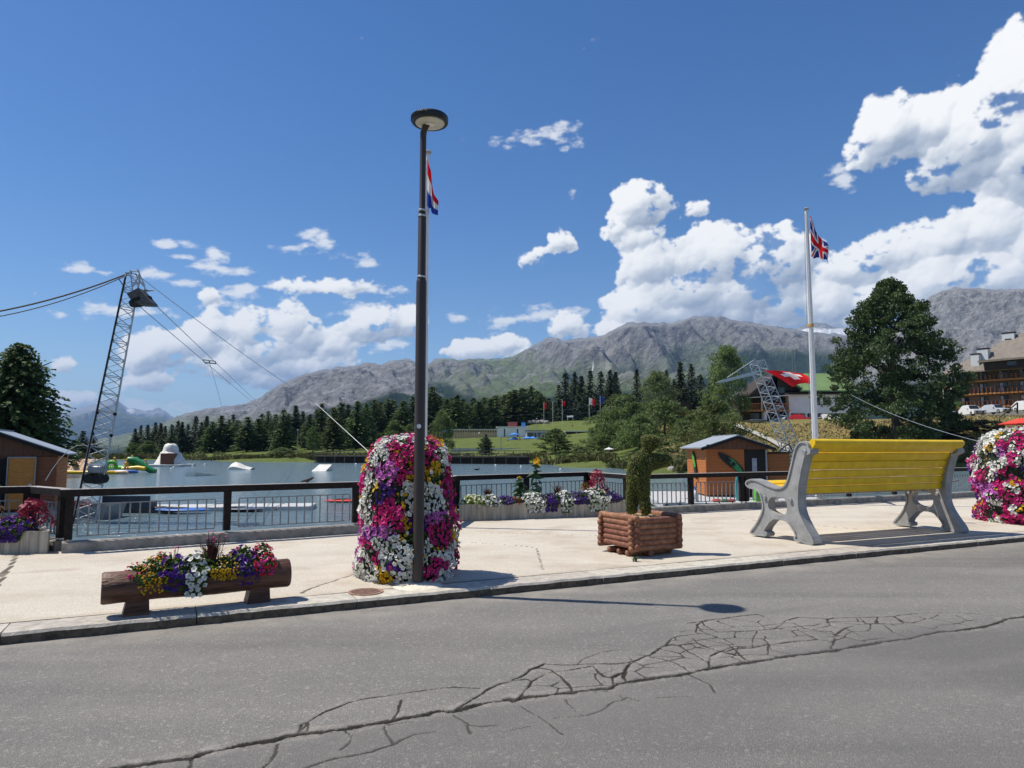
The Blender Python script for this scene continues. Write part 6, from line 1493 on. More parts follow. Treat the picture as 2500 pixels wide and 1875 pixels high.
x = MB(); x.tube([P(1894, 1108, RTY - 6) - rb_, P(1905, 1100, RTY - 4) - rb_, P(1918, 1088, RTY - 2) - rb_, P(1926, 1085, RTY - 1) - rb_, P(1935, 1100, RTY) - rb_], .05, 6); x.obj('supply_hose', m_blackr, rtw)
# swiss flag held by its corners
sa = [P(1866, 904, 24), P(1955, 911, 22.5), P(1991, 941, 20.9), P(1935, 945, 23.3)]
def sw_pos(s, t):
    a = sa[0].lerp(sa[1], s); a = a + Vector((0, 0, .02*math.sin(s*5))); b_ = sa[3].lerp(sa[2], s) + Vector((0, 0, .10 * math.sin(math.pi * s)))
    p = a.lerp(b_, 1 - t) + Vector((0, .10 * math.sin(4 * s + 2 * t), .12 * math.sin(math.pi * (1-t)) * .5)); return p - sa[2]
def swiss(s, t):
    x_, y_ = abs(s - .5), abs(t - .52)
    return 'white' if (x_ < .10 and y_ < .30) or (x_ < .28 and y_ < .10) else 'red'
f = thing('swiss_flag', 'red flag with white cross stretched between the right tower and the flagpole', 'flag', sa[2]); link('cloth', flag_mesh('cloth', 48, 30, sw_pos, swiss, ['red', 'white']), f)
mb = MB(); mb.tube([sa[0] - sa[2], P(1858, 902, RTY) - sa[2]], .012, 5); mb.obj('cord', m_blackr, f)

# --- wakeboard obstacles
def kicker(label, pix, Y, m=m_foamw, name='kicker_ramp', dep_=1.3):
    """outline in photo pixels of the ramp's side; given its own distance, size and depth"""
    p0 = P(*pix[0], Y); p0.z = LAKE - .12; root = thing(name, label, 'ramp', p0, 0, 'white wakeboard ramps on the lake')
    pl = [((P(*q, Y) - p0).x, (P(*q, Y) - p0).z) for q in pix]; return root, p0, pl
r_, p0, pl = kicker('low flat white box ramp nearest on the lake', [(450, 1164), (473, 1164), (478, 1152), (456, 1152)], 60)
x = MB(); s0 = pl; off = Vector((1.15, 1.8, -.0)); V = [(a, 0, z_) for a, z_ in s0] + [(a + off.x, off.y, max(z_ - .05, -.1)) for a, z_ in s0]; V[6] = (V[6][0] + .1, V[6][1], .12); V[7] = (V[7][0], V[7][1], .10)
x.add(V, [(0, 1, 2, 3), (7, 6, 5, 4), (0, 4, 5, 1), (1, 5, 6, 2), (2, 6, 7, 3), (3, 7, 4, 0)]); x.obj('shell', m_foamw, r_)
r_, p0, pl = kicker('white shell ramp with a curved hump in mid lake', [(549, 1148), (592, 1147), (610, 1143), (590, 1137), (578, 1131), (568, 1128), (560, 1132), (553, 1142)], 78)
x = MB(); n = len(pl); nn_ = 7
V = []
for j in range(nn_ + 1):
    f_ = j / nn_; k_ = math.sin(math.pi * (.25 + .75 * (1 - f_))) ; k_ = .55 + .45 * math.sin(math.pi * f_)
    V += [(a, f_ * 1.8, (z_ + .12) * k_ - .12) for a, z_ in pl]
x.add(V, [tuple(range(n)), tuple(range((nn_+1)*n-1, nn_*n-1, -1))] + [(j*n+i, (j+1)*n+i, (j+1)*n+(i+1) % n, j*n+(i+1) % n) for j in range(nn_) for i in range(n)]); x.obj('shell', m_foamw, r_, True)
r_, p0, pl = kicker('steep white kicker ramp farthest right on the lake', [(757, 1151), (791, 1151), (803, 1132), (772, 1133)], 73)
x = MB(); x.add([(0, 0, 0), (1.5, 0, 0), (1.95, 1.2, .80), (.62, 1.2, .80), (.62, 1.6, 0), (1.95, 1.6, 0)], [(0, 1, 2, 3), (3, 2, 5, 4), (0, 3, 4), (1, 5, 2), (0, 4, 5, 1)]); x.obj('shell', m_foamw, r_)
for i, (u_, v_) in enumerate(((296, 1154), (284, 1155), (380, 1146), (424, 1142), (418, 1146), (470, 1138), (500, 1135), (869, 1134), (888, 1138), (1210, 1137), (1272, 1140), (1368, 1147))):
    p_ = G(u_, v_, LAKE); x = MB(); rr = .0015 * p_.y; x.ell((0, 0, rr * .35), (rr, rr, rr), 10, 8); b_ = thing('buoy', 'small white buoy floating on the lake, %s from the left' % ORD[i], 'buoy', (p_.x, p_.y, LAKE), 0, 'white buoys on the lake'); x.obj('ball', m_wv, b_, True)
# duck and a small bird on the rail
dk = G(1164, 1148, LAKE); d_ = thing('duck', 'dark duck swimming on the lake right of the flower tower', 'duck', (dk.x, dk.y, LAKE - .03), .1)
skin('body', [(0, 0, .10), (-.16, 0, .11), (-.30, 0, .15), (.16, 0, .10), (.24, 0, .20), (.27, 0, .27), (.35, 0, .26), (.41, 0, .25)], [(0, 1), (1, 2), (0, 3), (3, 4), (4, 5), (5, 6), (6, 7)], [.13, .11, .03, .09, .045, .055, .03, .012], mat('dark_plumage', (.03, .025, .02), .7, .3), d_)
# --- floating white rock with a brown box
fr = G(410, 1138, LAKE); fr.y = 93.0; fr.x = (422 - 1250) / FPX * 93; fi = thing('floating_rock', 'white artificial rock with a brown box floating near the far shore', 'float', (fr.x, 93.0, LAKE))
x = MB(); x.box(-2.4, 2.35, -2.2, 2.2, -.1, .28, bev=.05); x.obj('raft', m_lgrey, fi)
rg = random.Random(31); prof = [(2.2, .28), (1.85, .8), (1.45, 1.35), (1.35, 1.75), (1.0, 1.95), (.98, 2.45), (.75, 2.85), (.45, 2.98), (.05, 3.0)]
V = []; n = 14
for i, (r_, z_) in enumerate(prof):
    for k in range(n): a = 2*math.pi*k/n; j_ = 1 + rg.uniform(-.09, .09); V.append((r_*j_*math.cos(a) - .05, r_*j_*.85*math.sin(a), z_ + rg.uniform(-.06, .06)))
x = MB(); x.add(V, [(i*n+k, i*n+(k+1) % n, (i+1)*n+(k+1) % n, (i+1)*n+k) for i in range(len(prof)-1) for k in range(n)] + [tuple(range((len(prof)-1)*n, len(prof)*n))]); x.obj('rock_shell', m_foamw, fi, True)
x = MB(); x.box(-.42, 1.1, -2.0, -.4, .29, 1.72, bev=.02); x.obj('box_cabin', mat('red_brown_board', (.17, .060, .035), .7, .2), fi); x = MB(); x.box(-.25, .15, -.2, .2, 2.95, 3.1, bev=.05); x.obj('crown_block', m_brown, fi)
x = MB(); x.ell((-2.9, -1.9, .08), (1.6, .3, .09), 14, 6); pb = thing('paddle_board', 'red and blue paddle board moored at the floating rock', 'board', (fr.x, 93, LAKE)); x.obj('shell', m_bv, pb, True)

# --- inflatable water park
AY = 67.0; ap = lambda u_, v_, Y=AY: P(u_, v_, Y)
def infl(label, p_, build, name='inflatable', cat='inflatable', rz=0.0):
    r_ = thing(name, label, cat, (p_.x, p_.y, LAKE), rz, 'inflatable water park'); build(r_); return r_
def arch(m, w, h, r_):
    def f_(root):
        n = 12; pts = [(-w/2, 0, 0), (-w/2, 0, h - w/2)] + [(-w/2*math.cos(math.pi*k/n), 0, h - w/2 + w/2*math.sin(math.pi*k/n)) for k in range(1, n)] + [(w/2, 0, h - w/2), (w/2, 0, 0)]
        x = MB(); x.tube(pts, r_, 10); x.obj('tube', m, root, True); x = MB(); x.box(-w/2 - .2, w/2 + .2, -.7, .7, -.02, .22, bev=.05); x.obj('mat', m_tq, root)
    return f_
def tower_(m, h, w):
    def f_(root): x = MB(); x.lathe([(w, 0), (w, h - w), (w*.87, h - w*.5), (w*.5, h - w*.1), (.02, h)], 14); x.obj('tube', m, root, True)
    return f_
infl('fat green inflatable column at the far left of the water park', ap(155, 1150), tower_(m_gr, 1.55, .22)); infl('green inflatable column with a yellow patch, second from the left', ap(184, 1148), tower_(m_gr, 1.65, .24))
def wall_(root):
    for i in range(6):
        x = MB(); xx = -1.05 + i * .36; x.tube([(xx, -.75 - .05*i, .2), (xx + .05, -.1, 1.12), (xx + .1, .6, 1.15)], .21, 8); x.obj('rib', m_pv, root, True)
infl('peach ribbed climbing wall in the water park', ap(203, 1153), wall_)
def tubes(m, L, rz_=0, r_=.17, z_=.16):
    def f_(root): x = MB(); x.tube([(-L/2, 0, z_*.6), (-L/2 + .2, 0, z_), (L/2 - .2, 0, z_), (L/2, 0, z_*.6)], [r_*.6, r_, r_, r_*.6], 10); x.obj('tube', m, root, True)
    return f_
infl('long yellow boom tube in front of the water park', ap(215, 1158, 64.5), tubes(m_yv, 5.2)); infl('blue boom tube behind the yellow one', ap(300, 1150), tubes(m_bv, 2.8)); infl('turquoise platform tube at the left of the water park', ap(165, 1150, 66), tubes(m_tq, 1.6))
infl('green arch of the water park right of the lattice tower', ap(272, 1143, 68), arch(m_gr, .9, 1.05, .17)); infl('long green balance tube behind the arch', ap(300, 1137, 71), tubes(m_gr, 3.0, 0, .35, .3)); infl('small peach raft at the right of the blue boom', ap(293, 1152, 64.8), tubes(m_pv, 1.5))
def slide_(root):
    x = MB(); x.tube([(-1.0, 0, 1.25), (-.3, 0, 1.2), (.5, 0, .65), (1.2, 0, .25), (1.7, 0, .15)], [.32, .36, .33, .3, .22], 12); x.obj('slope', m_gr2, root, True); x = MB(); x.tube([(-1.3, -.5, .35), (.2, -.5, .5), (.9, -.5, .40)], .22, 10); x.obj('side_tube', m_yv, root, True); x = MB(); x.ell((-.9, .1, .5), (.6, .6, .55), 12, 8); x.obj('base', m_gr, root, True)
infl('green slide with a yellow side tube at the right end of the water park', ap(338, 1146, 68), slide_)
m_skin = mat('skin_tone', (.48, .27, .18), .6, .1); m_vest = mat('yellow_life_vest', (.75, .42, .02), .6, .1); m_short = mat('dark_swimwear', (.03, .04, .08), .7, .2)
def person(label, p, sit=True, rz=0.0, s=1.0, top=m_vest, hair=m_yv, group=None):
    root = thing('person', label, 'person', p, rz, group)
    if sit:
        v = [(0,0,.12),(0,0,.32),(0,0,.50),(0,0,.60),(0,0,.70),(0,-.01,.80), (.10,-.05,.12),(.13,-.42,.14),(.13,-.48,-.25),(.13,-.58,-.28), (-.10,-.05,.12),(-.13,-.42,.14),(-.13,-.48,-.25),(-.13,-.58,-.28), (.19,0,.52),(.26,-.10,.30),(.20,-.32,.22), (-.19,0,.52),(-.26,-.10,.30),(-.20,-.32,.22)]
    else:
        v = [(0,0,.90),(0,0,1.12),(0,0,1.34),(0,0,1.47),(0,0,1.57),(0,-.01,1.68), (.10,0,.86),(.11,-.02,.48),(.12,.02,.06),(.12,-.12,.03), (-.10,0,.86),(-.11,.02,.48),(-.12,.04,.06),(-.12,-.10,.03), (.19,0,1.38),(.24,0,1.10),(.22,-.08,.84), (-.19,0,1.38),(-.24,0,1.10),(-.22,-.08,.84)]
    e = [(0,1),(1,2),(2,3),(3,4),(4,5),(0,6),(6,7),(7,8),(8,9),(0,10),(10,11),(11,12),(12,13),(2,14),(14,15),(15,16),(2,17),(17,18),(18,19)]
    r = [.13,.125,.14,.06,.075,.085,.085,.062,.042,.035,.085,.062,.042,.035,.055,.042,.032,.055,.042,.032]
    key = 'sit' if sit else 'stand'
    if key not in person.c:
        o = skin('body', v, e, r, m_skin, root, 1); person.c[key] = o.data
    else: link('body', person.c[key], root)
    z0 = 0 if sit else .78
    x = MB(); x.lathe([(.15, z0 + .22), (.17, z0 + .30), (.175, z0 + .46), (.12, z0 + .58), (.07, z0 + .60)], 12); x.obj('top', top, root, True)
    x = MB(); x.lathe([(.15, z0 + .04), (.155, z0 + .14), (.15, z0 + .215)], 12); x.obj('shorts', m_short, root, True)
    hz_ = z0 + (.76 if sit else .84); x = MB(); x.ell((0, .012, hz_ + .055), (.105, .115, .095), 12, 8); x.obj('helmet' if hair is m_yv else 'hair', hair, root, True)
    root.scale = (s, s, s); return root
person.c = {}
for i, (u_, v_, Y_, lab) in enumerate(((279, 1136, 69, 'child in a yellow vest sitting on the green balance tube, left one'), (309, 1140, 67.6, 'child with yellow helmet sitting beside the green slide'), (322, 1132, 70, 'child sitting on top of the green slide'), (355, 1141, 68.2, 'child at the right end of the green slide'), (181, 1139, 66.2, 'child in a yellow vest hugging the second green column'))):
    p_ = P(u_, v_, Y_); person(lab, (p_.x, p_.y, p_.z - .1), True, rz=.4 * i, group='children in the water park')
# --- near pontoon stage with a dark bench and boards
dq0, dq1 = P(232, 1252, 26.0), P(760, 1246, 27.0)
dkk = thing('floating_dock', 'long low grey floating dock seen through the left railing', 'dock', (dq0.x, 26.0, LAKE), math.atan2(1.0, dq1.x - dq0.x)); DLn = (dq1 - dq0).length
for i in range(6):
    x = MB(); x.box(DLn*i/6 + .02, DLn*(i+1)/6 - .02, 0, 1.5, -.12, .16, bev=.02); x.obj('dock_section', m_lgrey, dkk)
x = MB(); x.box(.35, 2.1, -.10, -.06, .18, .62); x.obj('back_board', mat('slate_blue_board', (.055, .065, .085), .6, .2), thing('slatted_seat', 'dark slate seat box standing on the floating dock', 'seat', (dq0.x, 25.9, LAKE)));
so2 = bpy.data.objects['slatted_seat']; x = MB(); x.box(.35, 2.1, -.05, .45, .18, .42); x.obj('seat_box', MATS['slate_blue_board'], so2)
bt = thing('work_boat', 'flat grey work boat moored below the left lattice tower', 'boat', (P(205, 1255, 24.0).x, 24.0, LAKE)); x = MB(); V = [(-1.0, -.55, -.1), (.95, -.55, -.1), (.95, .55, -.1), (-1.0, .55, -.1), (-1.05, -.62, .42), (1.1, -.62, .46), (1.1, .62, .46), (-1.05, .62, .42)]; x.add(V, [(0,3,2,1),(0,1,5,4),(1,2,6,5),(2,3,7,6),(3,0,4,7)]); x.obj('hull', m_grey, bt); x = MB(); x.box(-.98, 1.0, -.55, .55, .20, .24); x.obj('deck', m_lgrey, bt); x = MB(); x.box(-.2, .2, -.3, .1, .25, .62, bev=.04); x.obj('red_motor', m_rv, bt)
def b_sup2(m, L): 
    def f_(r_): x = MB(); x.ell((0, 0, .07), (L/2, .36, .07), 20, 6); x.obj('shell', m, r_, True); x = MB(); x.ell((-.2, 0, .145), (L*.22, .22, .012), 14, 4); x.obj('deck_pad', m_blackr, r_, True)
    return f_
for lab, u_, v_, Y_, m_, L_ in (('blue board lying on the dock edge behind the railing', 445, 1242, 25.6, m_bv, 2.0), ('red kayak board just left of the flower tower', 845, 1221, 31, m_rv, 2.0), ('slate coloured board on the right part of the dock', 595, 1240, 26.4, mat('slate_board', (.06, .09, .14), .5, .1), 1.6), ('small black board at the left of the blue one', 405, 1240, 26.2, m_blackr, .9)):
    p_ = P(u_, v_, Y_); stuff_on('paddle_board', lab, 'board', (p_.x, p_.y, max(p_.z - .1, LAKE)), b_sup2(m_, L_))

# ================================================================== FAR SHORE: TREES
m_trunk = mat('bark', (.075, .055, .040), .9, .35, 4, .6, 10); m_trunkb = mat('birch_bark', (.50, .48, .44), .8, .4, 3)
TM = dict(spruce=mat('spruce_needles', (.026, .050, .020), .75, .45, .55, transl=.15, col2=(.070, .110, .042), rand=.45),
          larch=mat('larch_needles', (.060, .105, .028), .75, .45, .5, transl=.25, col2=(.130, .185, .055), rand=.4),
          birch=mat('birch_leaves', (.085, .135, .040), .7, .5, .6, transl=.3, col2=(.200, .265, .080), rand=.35),
          broad=mat('broad_leaves', (.080, .140, .034), .7, .45, .6, transl=.28, col2=(.160, .225, .062), rand=.4),
          maple=mat('maple_leaves', (.040, .078, .020), .6, .5, .9, transl=.24, col2=(.095, .150, .040)),
          bush=mat('bush_leaves', (.080, .125, .034), .7, .5, .8, transl=.25, col2=(.180, .220, .070), rand=.5),
          dark=mat('dark_hedge_needles', (.008, .015, .008), .8, .5, .8, transl=.05, col2=(.020, .032, .014)))
def blades(V3, D, S_, L, W):
    """quads: centre, direction along, direction across, length, width"""
    a = V3 - D * (L / 2)[:, None]; c = V3 + D * (L / 2)[:, None]; w = S_ * (W / 2)[:, None]
    V = np.stack([a - w * .5, a + w * .5, c + w, c - w], 1).reshape(-1, 3); i = np.arange(len(V3)) * 4
    return V, np.stack([i, i + 1, i + 2, i + 3], 1)
def unitv(a): return a / (np.linalg.norm(a, axis=1, keepdims=True) + 1e-9)
def crown_conifer(seed, H, Rm, dens=1.0, droop=.45, shape=.85, leaf=.55, base=.08, gap=.12):
    r = np.random.RandomState(seed); C, D, L, W = [], [], [], []
    z = H * base
    while z < H * .985:
        f = (z - H * base) / (H * (1 - base)); R0 = Rm * (1 - f) ** shape * r.uniform(.72, 1.12) + .04
        nb = int((7 + 5 * (1 - f)) * dens); a0 = r.rand() * 6.28
        for b_ in range(nb):
            if r.rand() < gap: continue
            a = a0 + 6.283 * b_ / nb + r.normal(0, .18); rl = R0 * r.uniform(.65, 1.12); n = max(3, int(rl / .22 * dens))
            t_ = np.linspace(.12, 1, n); q = np.stack([np.cos(a) * rl * t_, np.sin(a) * rl * t_, z + .18 * rl * t_ - droop * rl * t_ ** 2 + r.normal(0, .05, n)], 1)
            q[:, :2] += r.normal(0, .10, (n, 2)); C.append(q)
            d = np.stack([np.full(n, np.cos(a)), np.full(n, np.sin(a)), .1 - droop * 1.4 * t_], 1) + r.normal(0, .38, (n, 3)); D.append(d)
            L.append(leaf * r.uniform(.7, 1.4, n) * (1.15 - .3 * t_) * (1.05 - .5 * f)); W.append(leaf * r.uniform(.35, .6, n))
        z += H * .0165 * r.uniform(.7, 1.3) / dens ** .5 * (1.1 - .3 * f) * max(1, 10 / H)
    C, D, L, W = np.concatenate(C), unitv(np.concatenate(D)), np.concatenate(L), np.concatenate(W)
    S_ = unitv(np.cross(D, r.normal(0, .6, D.shape) + np.array([0, 0, 1.0]))); return blades(C, D, S_, L, W)
def crown_broad(seed, H, Rm, n_cl=60, per=70, leaf=.34, zb=.18, weep=0.0, top=.75, cl=.16):
    r = np.random.RandomState(seed); C, D, L, W = [], [], [], []; ph = r.rand(6) * 6.28
    for k in range(n_cl):
        f = (k + r.rand()) / n_cl; f = f ** .9; zc = H * (zb + (1 - zb) * f); wd = Rm * (np.sin(np.pi * min(1, (.12 + .88 * f) ** top)) ** .62)
        if f > .9: wd *= .8
        a = r.rand() * 6.28; wd *= 1 + .20 * np.sin(2 * a + ph[0] + f * 7) + .18 * np.sin(3 * a + ph[1] - f * 13) + .13 * np.sin(5 * a + ph[2] + f * 21); rr = wd * np.sqrt(r.uniform(.25, 1)) ; cc = np.array([np.cos(a) * rr, np.sin(a) * rr, zc]); rad = cl * H * r.uniform(.5, 1.05) * np.array([1, 1, .62])
        v = unitv(r.normal(0, 1, (per, 3))) * (r.uniform(.25, 1, (per, 1)) ** .45); p = cc + v * rad
        if weep:
            m_ = r.rand(per) < .75; p[m_, 2] -= r.rand(m_.sum()) ** 1.0 * weep * H * r.uniform(.4, 1)
        p[:, 2] = np.maximum(p[:, 2], H * .03); C.append(p); d = r.normal(0, 1, (per, 3)); d[:, 2] -= 1.6 if weep else .25; D.append(d); L.append(leaf * r.uniform(.6, 1.4, per) * (1.5 if weep else 1)); W.append(leaf * r.uniform(.45, .8, per) * (.6 if weep else 1))
    C, D, L, W = np.concatenate(C), unitv(np.concatenate(D)), np.concatenate(L), np.concatenate(W)
    S_ = unitv(np.cross(D, r.normal(0, 1, D.shape))); return blades(C, D, S_, L, W)
def trunk_mesh(H, r0, m, seed, limbs=6, top=.9):
    rg = random.Random(seed); b = MB(); pts = [(rg.uniform(-.02, .02) * H * (i > 0) * .3, rg.uniform(-.02, .02) * H * (i > 0) * .3, -.4 + H * top * i / 6) for i in range(7)]
    b.tube(pts, [r0 * (1.25 if i == 0 else 1 - .14 * i) for i in range(7)], 8)
    for i in range(limbs):
        z = H * rg.uniform(.25, .7); a = rg.uniform(0, 6.28); l = H * rg.uniform(.12, .22); b.tube([(0, 0, z), (math.cos(a)*l*.5, math.sin(a)*l*.5, z + l*.45), (math.cos(a)*l, math.sin(a)*l, z + l*.75)], [r0*.45, r0*.3, r0*.1], 6)
    return b.mesh('trunk', m, True)
KINDS_ = {}
def kind(key, variants):
    KINDS_[key] = variants
def mk(key, n, H, fn, m, tr):
    out = []
    for i in range(n):
        V, F = fn(i); hmax = float(np.percentile(V[:, 2], 99.9)); out.append((mesh_np('crown', V, F, m), trunk_mesh(H, *tr, i), hmax))
    KINDS_[key] = out
mk('spruce', 4, 14, lambda i: crown_conifer(10 + i, 14, 2.5 + .5 * (i % 2), 1.05 - .1 * (i % 3), .5, .95 - .12 * (i // 2), .55, .04 + .02 * i, .10 + .05 * (i % 3)), TM['spruce'], (.20, m_trunk))
mk('larch', 4, 13, lambda i: crown_conifer(30 + i, 13, 2.7 + .35 * i, 1.0, .30, .62 + .08 * (i % 3), .55, .05, .16), TM['larch'], (.20, m_trunk))
mk('birch', 2, 13, lambda i: crown_broad(50 + i, 13, 2.6, 80, 75, .30, .16, .16, .8, .085), TM['birch'], (.13, m_trunkb))
mk('willow', 2, 11, lambda i: crown_broad(60 + i, 11, 3.9, 110, 85, .30, .08, .15, .72, .10), TM['birch'], (.22, m_trunk))
mk('broad', 3, 9, lambda i: crown_broad(70 + i, 9, 2.9, 75, 70, .30, .10, 0, .8, .11), TM['broad'], (.16, m_trunk))
mk('bush', 3, 3, lambda i: crown_broad(80 + i, 3, 2.0, 45, 60, .17, .02, 0, 1.0, .16), TM['bush'], (.05, m_trunk))
mk('maple', 1, 19, lambda i: crown_broad(91, 19, 7.4, 560, 120, .25, .03, .0, .66, .060), TM['maple'], (.55, m_trunk))
mk('bigl', 1, 12, lambda i: crown_conifer(95, 12, 5.4, 1.7, .33, .55, .50, .03, .2), TM['larch'], (.3, m_trunk))
mk('dark', 2, 3, lambda i: crown_broad(97 + i, 3, 3.2, 70, 80, .22, .01, 0, 1.1, .17), TM['dark'], (.06, m_trunk))
tcount = {}
def tree(kind_, name, label, cat, group, u, vtop, Y, wpx=None, z=None, var=None, drop=0.0):
    g_ = ground_at(u, Y); z0 = (g_.z if z is None else z) - drop; h = P(u, vtop, Y).z - z0; i = tcount.get(kind_, 0); tcount[kind_] = i + 1
    cr, tr, H = KINDS_[kind_][(i if var is None else var) % len(KINDS_[kind_])]; rg = random.Random(i * 13 + len(kind_))
    root = thing(name, label, cat, (g_.x, Y, z0), rg.uniform(0, 6.28), group); s = h / H
    sx = s
    if wpx:
        key_ = ('w', cr.name)
        if key_ not in tcount:
            co = np.empty(len(cr.vertices) * 3, np.float32); cr.vertices.foreach_get('co', co); co = co.reshape(-1, 3); tcount[key_] = 2 * float(np.percentile(np.hypot(co[:, 0], co[:, 1]), 96))
        sx = wpx / FPX * Y / tcount[key_]
    root.scale = (sx, sx, s); link('crown', cr, root); link('trunk', tr, root); return root
def row_of(kind_, name, group, where, items, Y, jit=14, wpx=None, base='%s %s from the left in %s'):
    rg = random.Random(len(items) * 7 + int(Y)); pl = {'spruce': 'dark spruce', 'larch': 'green larch', 'birch': 'weeping birch', 'broad': 'leafy tree', 'bush': 'low bush', 'willow': 'weeping willow'}[kind_]
    for i, it in enumerate(sorted(items)):
        u, v = it[:2]; tree(kind_, name, base % (ORD[i], pl, where), 'tree' if kind_ != 'bush' else 'bush', group, u, v, Y + rg.uniform(-jit, jit), it[2] if len(it) > 2 else wpx)
row_of('spruce', 'spruce_tree', 'dark spruces beyond the left shore', 'the dark grove beyond the left shore', [(332, 1046, 36), (346, 1038, 40), (362, 1037, 42), (381, 1031, 44), (394, 1033, 40), (405, 1040, 40), (421, 1036, 42), (436, 1027, 46), (446, 1030, 42), (460, 1036, 40), (479, 1016, 46), (505, 1016, 46), (493, 1030, 40)], 168)
row_of('larch', 'larch_tree', 'larches beyond the mid lake', 'the larch row behind the floating rock', [(520, 1030, 62), (541, 1015, 70), (560, 1024, 62), (582, 1026, 70), (606, 1018, 70), (631, 1023, 70), (655, 1004, 66), (674, 1012, 60), (693, 1001, 62), (756, 1012, 60), (785, 985, 74), (815, 996, 66), (834, 983, 76), (872, 980, 76), (893, 984, 70)], 158)
row_of('spruce', 'spruce_tree', 'spruces behind the larch row', 'the spruces towering behind the larches', [(722, 990, 58), (740, 1004, 50), (850, 988, 56), (705, 1010, 50), (640, 1010, 50), (570, 1012, 46), (775, 998, 50)], 182)
row_of('larch', 'larch_tree', 'larches either side of the lamp post', 'the wood either side of the lamp post', [(914, 975, 76), (948, 975, 78), (984, 979, 76), (1008, 969, 80), (1054, 945, 86), (1064, 961, 80), (1116, 964, 84), (1140, 985, 70), (1169, 979, 72), (1198, 974, 74), (1090, 975, 70)], 205)
row_of('larch', 'larch_tree', 'tall larches behind the pool house', 'the tall larches behind the pool house', [(1231, 964, 84), (1257, 952, 84), (1274, 948, 84), (1297, 943, 84), (1320, 962, 70), (1213, 978, 70)], 232)
row_of('larch', 'larch_tree', 'rear larches above the pool lawn', 'the rear larch belt above the pool lawn', [(1035, 962, 80), (1075, 968, 80), (1105, 972, 80), (1130, 975, 80), (1155, 972, 84), (1183, 970, 84), (1212, 966, 84), (1245, 956, 88), (1285, 950, 88), (1312, 955, 80), (1338, 972, 70), (960, 978, 80), (930, 982, 80)], 246)
row_of('spruce', 'spruce_tree', 'tall dark spruces behind the far flags', 'the tall dark spruces behind the far flags', [(1335, 985, 48), (1365, 940, 52), (1381, 910, 62), (1404, 909, 60), (1420, 918, 60), (1442, 905, 64), (1468, 907, 62), (1491, 903, 64), (1504, 908, 62)], 262)
row_of('spruce', 'spruce_tree', 'spruces above the birches', 'the spruces rising above the willows', [(1556, 902, 60), (1629, 904, 50), (1663, 883, 60), (1690, 888, 66), (1712, 915, 60), (1735, 935, 60), (1648, 925, 60), (1820, 960, 60)], 190)
for lab, a in (('tall pale-trunked weeping birch left of the right lattice tower', ('birch', 1776, 842, 118, 120)), ('slim weeping birch just right of the lamp and flower tower', ('birch', 1080, 1000, 128, 62)), ('light green birch standing left of the tall spruces', ('birch', 1606, 905, 170, 100))):
    tree(a[0], 'birch_tree', lab, 'tree', 'weeping birches', *a[1:])
for lab, a in (('broad weeping willow left of the topiary head', ('willow', 1530, 962, 108, 170)), ('large weeping willow directly behind the topiary', ('willow', 1622, 968, 100, 150)), ('dense weeping willow above the right hut', ('willow', 1745, 975, 84, 180)), ('dark weeping tree behind the topiary arm', ('willow', 1690, 1010, 92, 120)), ('small willow at the shore right of the wooden pier', ('willow', 1470, 1030, 104, 110)), ('grey-green willow between pool terrace and far flags', ('willow', 1560, 1010, 92, 130))):
    tree(a[0], 'willow_tree', lab, 'tree', 'weeping willows by the shore', *a[1:])
for lab, a in (('round light green tree left of the lamp above the pier', ('broad', 966, 1026, 128, 74)), ('pale yellow-green tree partly hidden by the lamp', ('broad', 1002, 1035, 132, 56)), ('dark round shrub tree at the right end of the wooden pier', ('broad', 1355, 1046, 112, 92)), ('small tree in front of the pool lawn', ('broad', 1186, 1068, 124, 44)), ('light tree at the right of the far flags', ('broad', 1500, 962, 165, 70)), ('reddish green small tree left of the long larch row', ('broad', 765, 1040, 140, 40)), ('round green tree between birch and chalet balcony', ('broad', 1828, 955, 150, 60)), ('green tree between the maple and the hotel', ('broad', 2318, 930, 128, 80)), ('low tree beside the hotel flags', ('broad', 2290, 960, 122, 60)), ('round tree on the far left shore beneath the spruces', ('broad', 330, 1080, 152, 40)), ('light round tree on the far left shore', ('broad', 366, 1076, 150, 50)), ('tree beneath the chalet balcony', ('broad', 1700, 1000, 100, 90))):
    tree(a[0], 'leafy_tree', lab, 'tree', 'leafy trees around the lake', *a[1:])
tree('maple', 'maple_tree', 'huge dark green maple standing behind the bench on the grass bank', 'tree', None, 2186, 684, 93, 305, drop=.2)
tree('bigl', 'larch_tree', 'large dark larch with drooping branches behind the left hut', 'tree', None, 40, 842, 58, 230)
tree('spruce', 'spruce_tree', 'lone small spruce seen through the left lattice tower', 'tree', None, 205, 1052, 150, 60); tree('spruce', 'spruce_tree', 'lower spruce just right of the lone one at the left tower', 'tree', None, 232, 1068, 150, 56)
tree('spruce', 'spruce_tree', 'lone low conifer on the pool lawn above the pier', 'tree', None, 1187, 1060, 122, 34)
bsh = [(180, 1112, 148, 60), (262, 1108, 148, 60), (300, 1110, 148, 50), (420, 1112, 146, 50), (480, 1106, 145, 60), (545, 1104, 143, 66), (600, 1108, 139, 60), (640, 1110, 136, 60), (690, 1092, 128, 74), (735, 1108, 126, 60), (1310, 1112, 110, 50), (1375, 1106, 104, 66), (1400, 1110, 98, 70), (1440, 1085, 98, 80), (1490, 1110, 90, 70), (1530, 1118, 84, 70), (1560, 1100, 80, 90), (1600, 1118, 72, 80), (1640, 1132, 64, 60), (1690, 1134, 62, 60), (1730, 1118, 70, 70), (1880, 1115, 86, 80), (1480, 1070, 104, 80), (1640, 1075, 80, 110), (1520, 1060, 100, 110), (1420, 1090, 100, 60)]
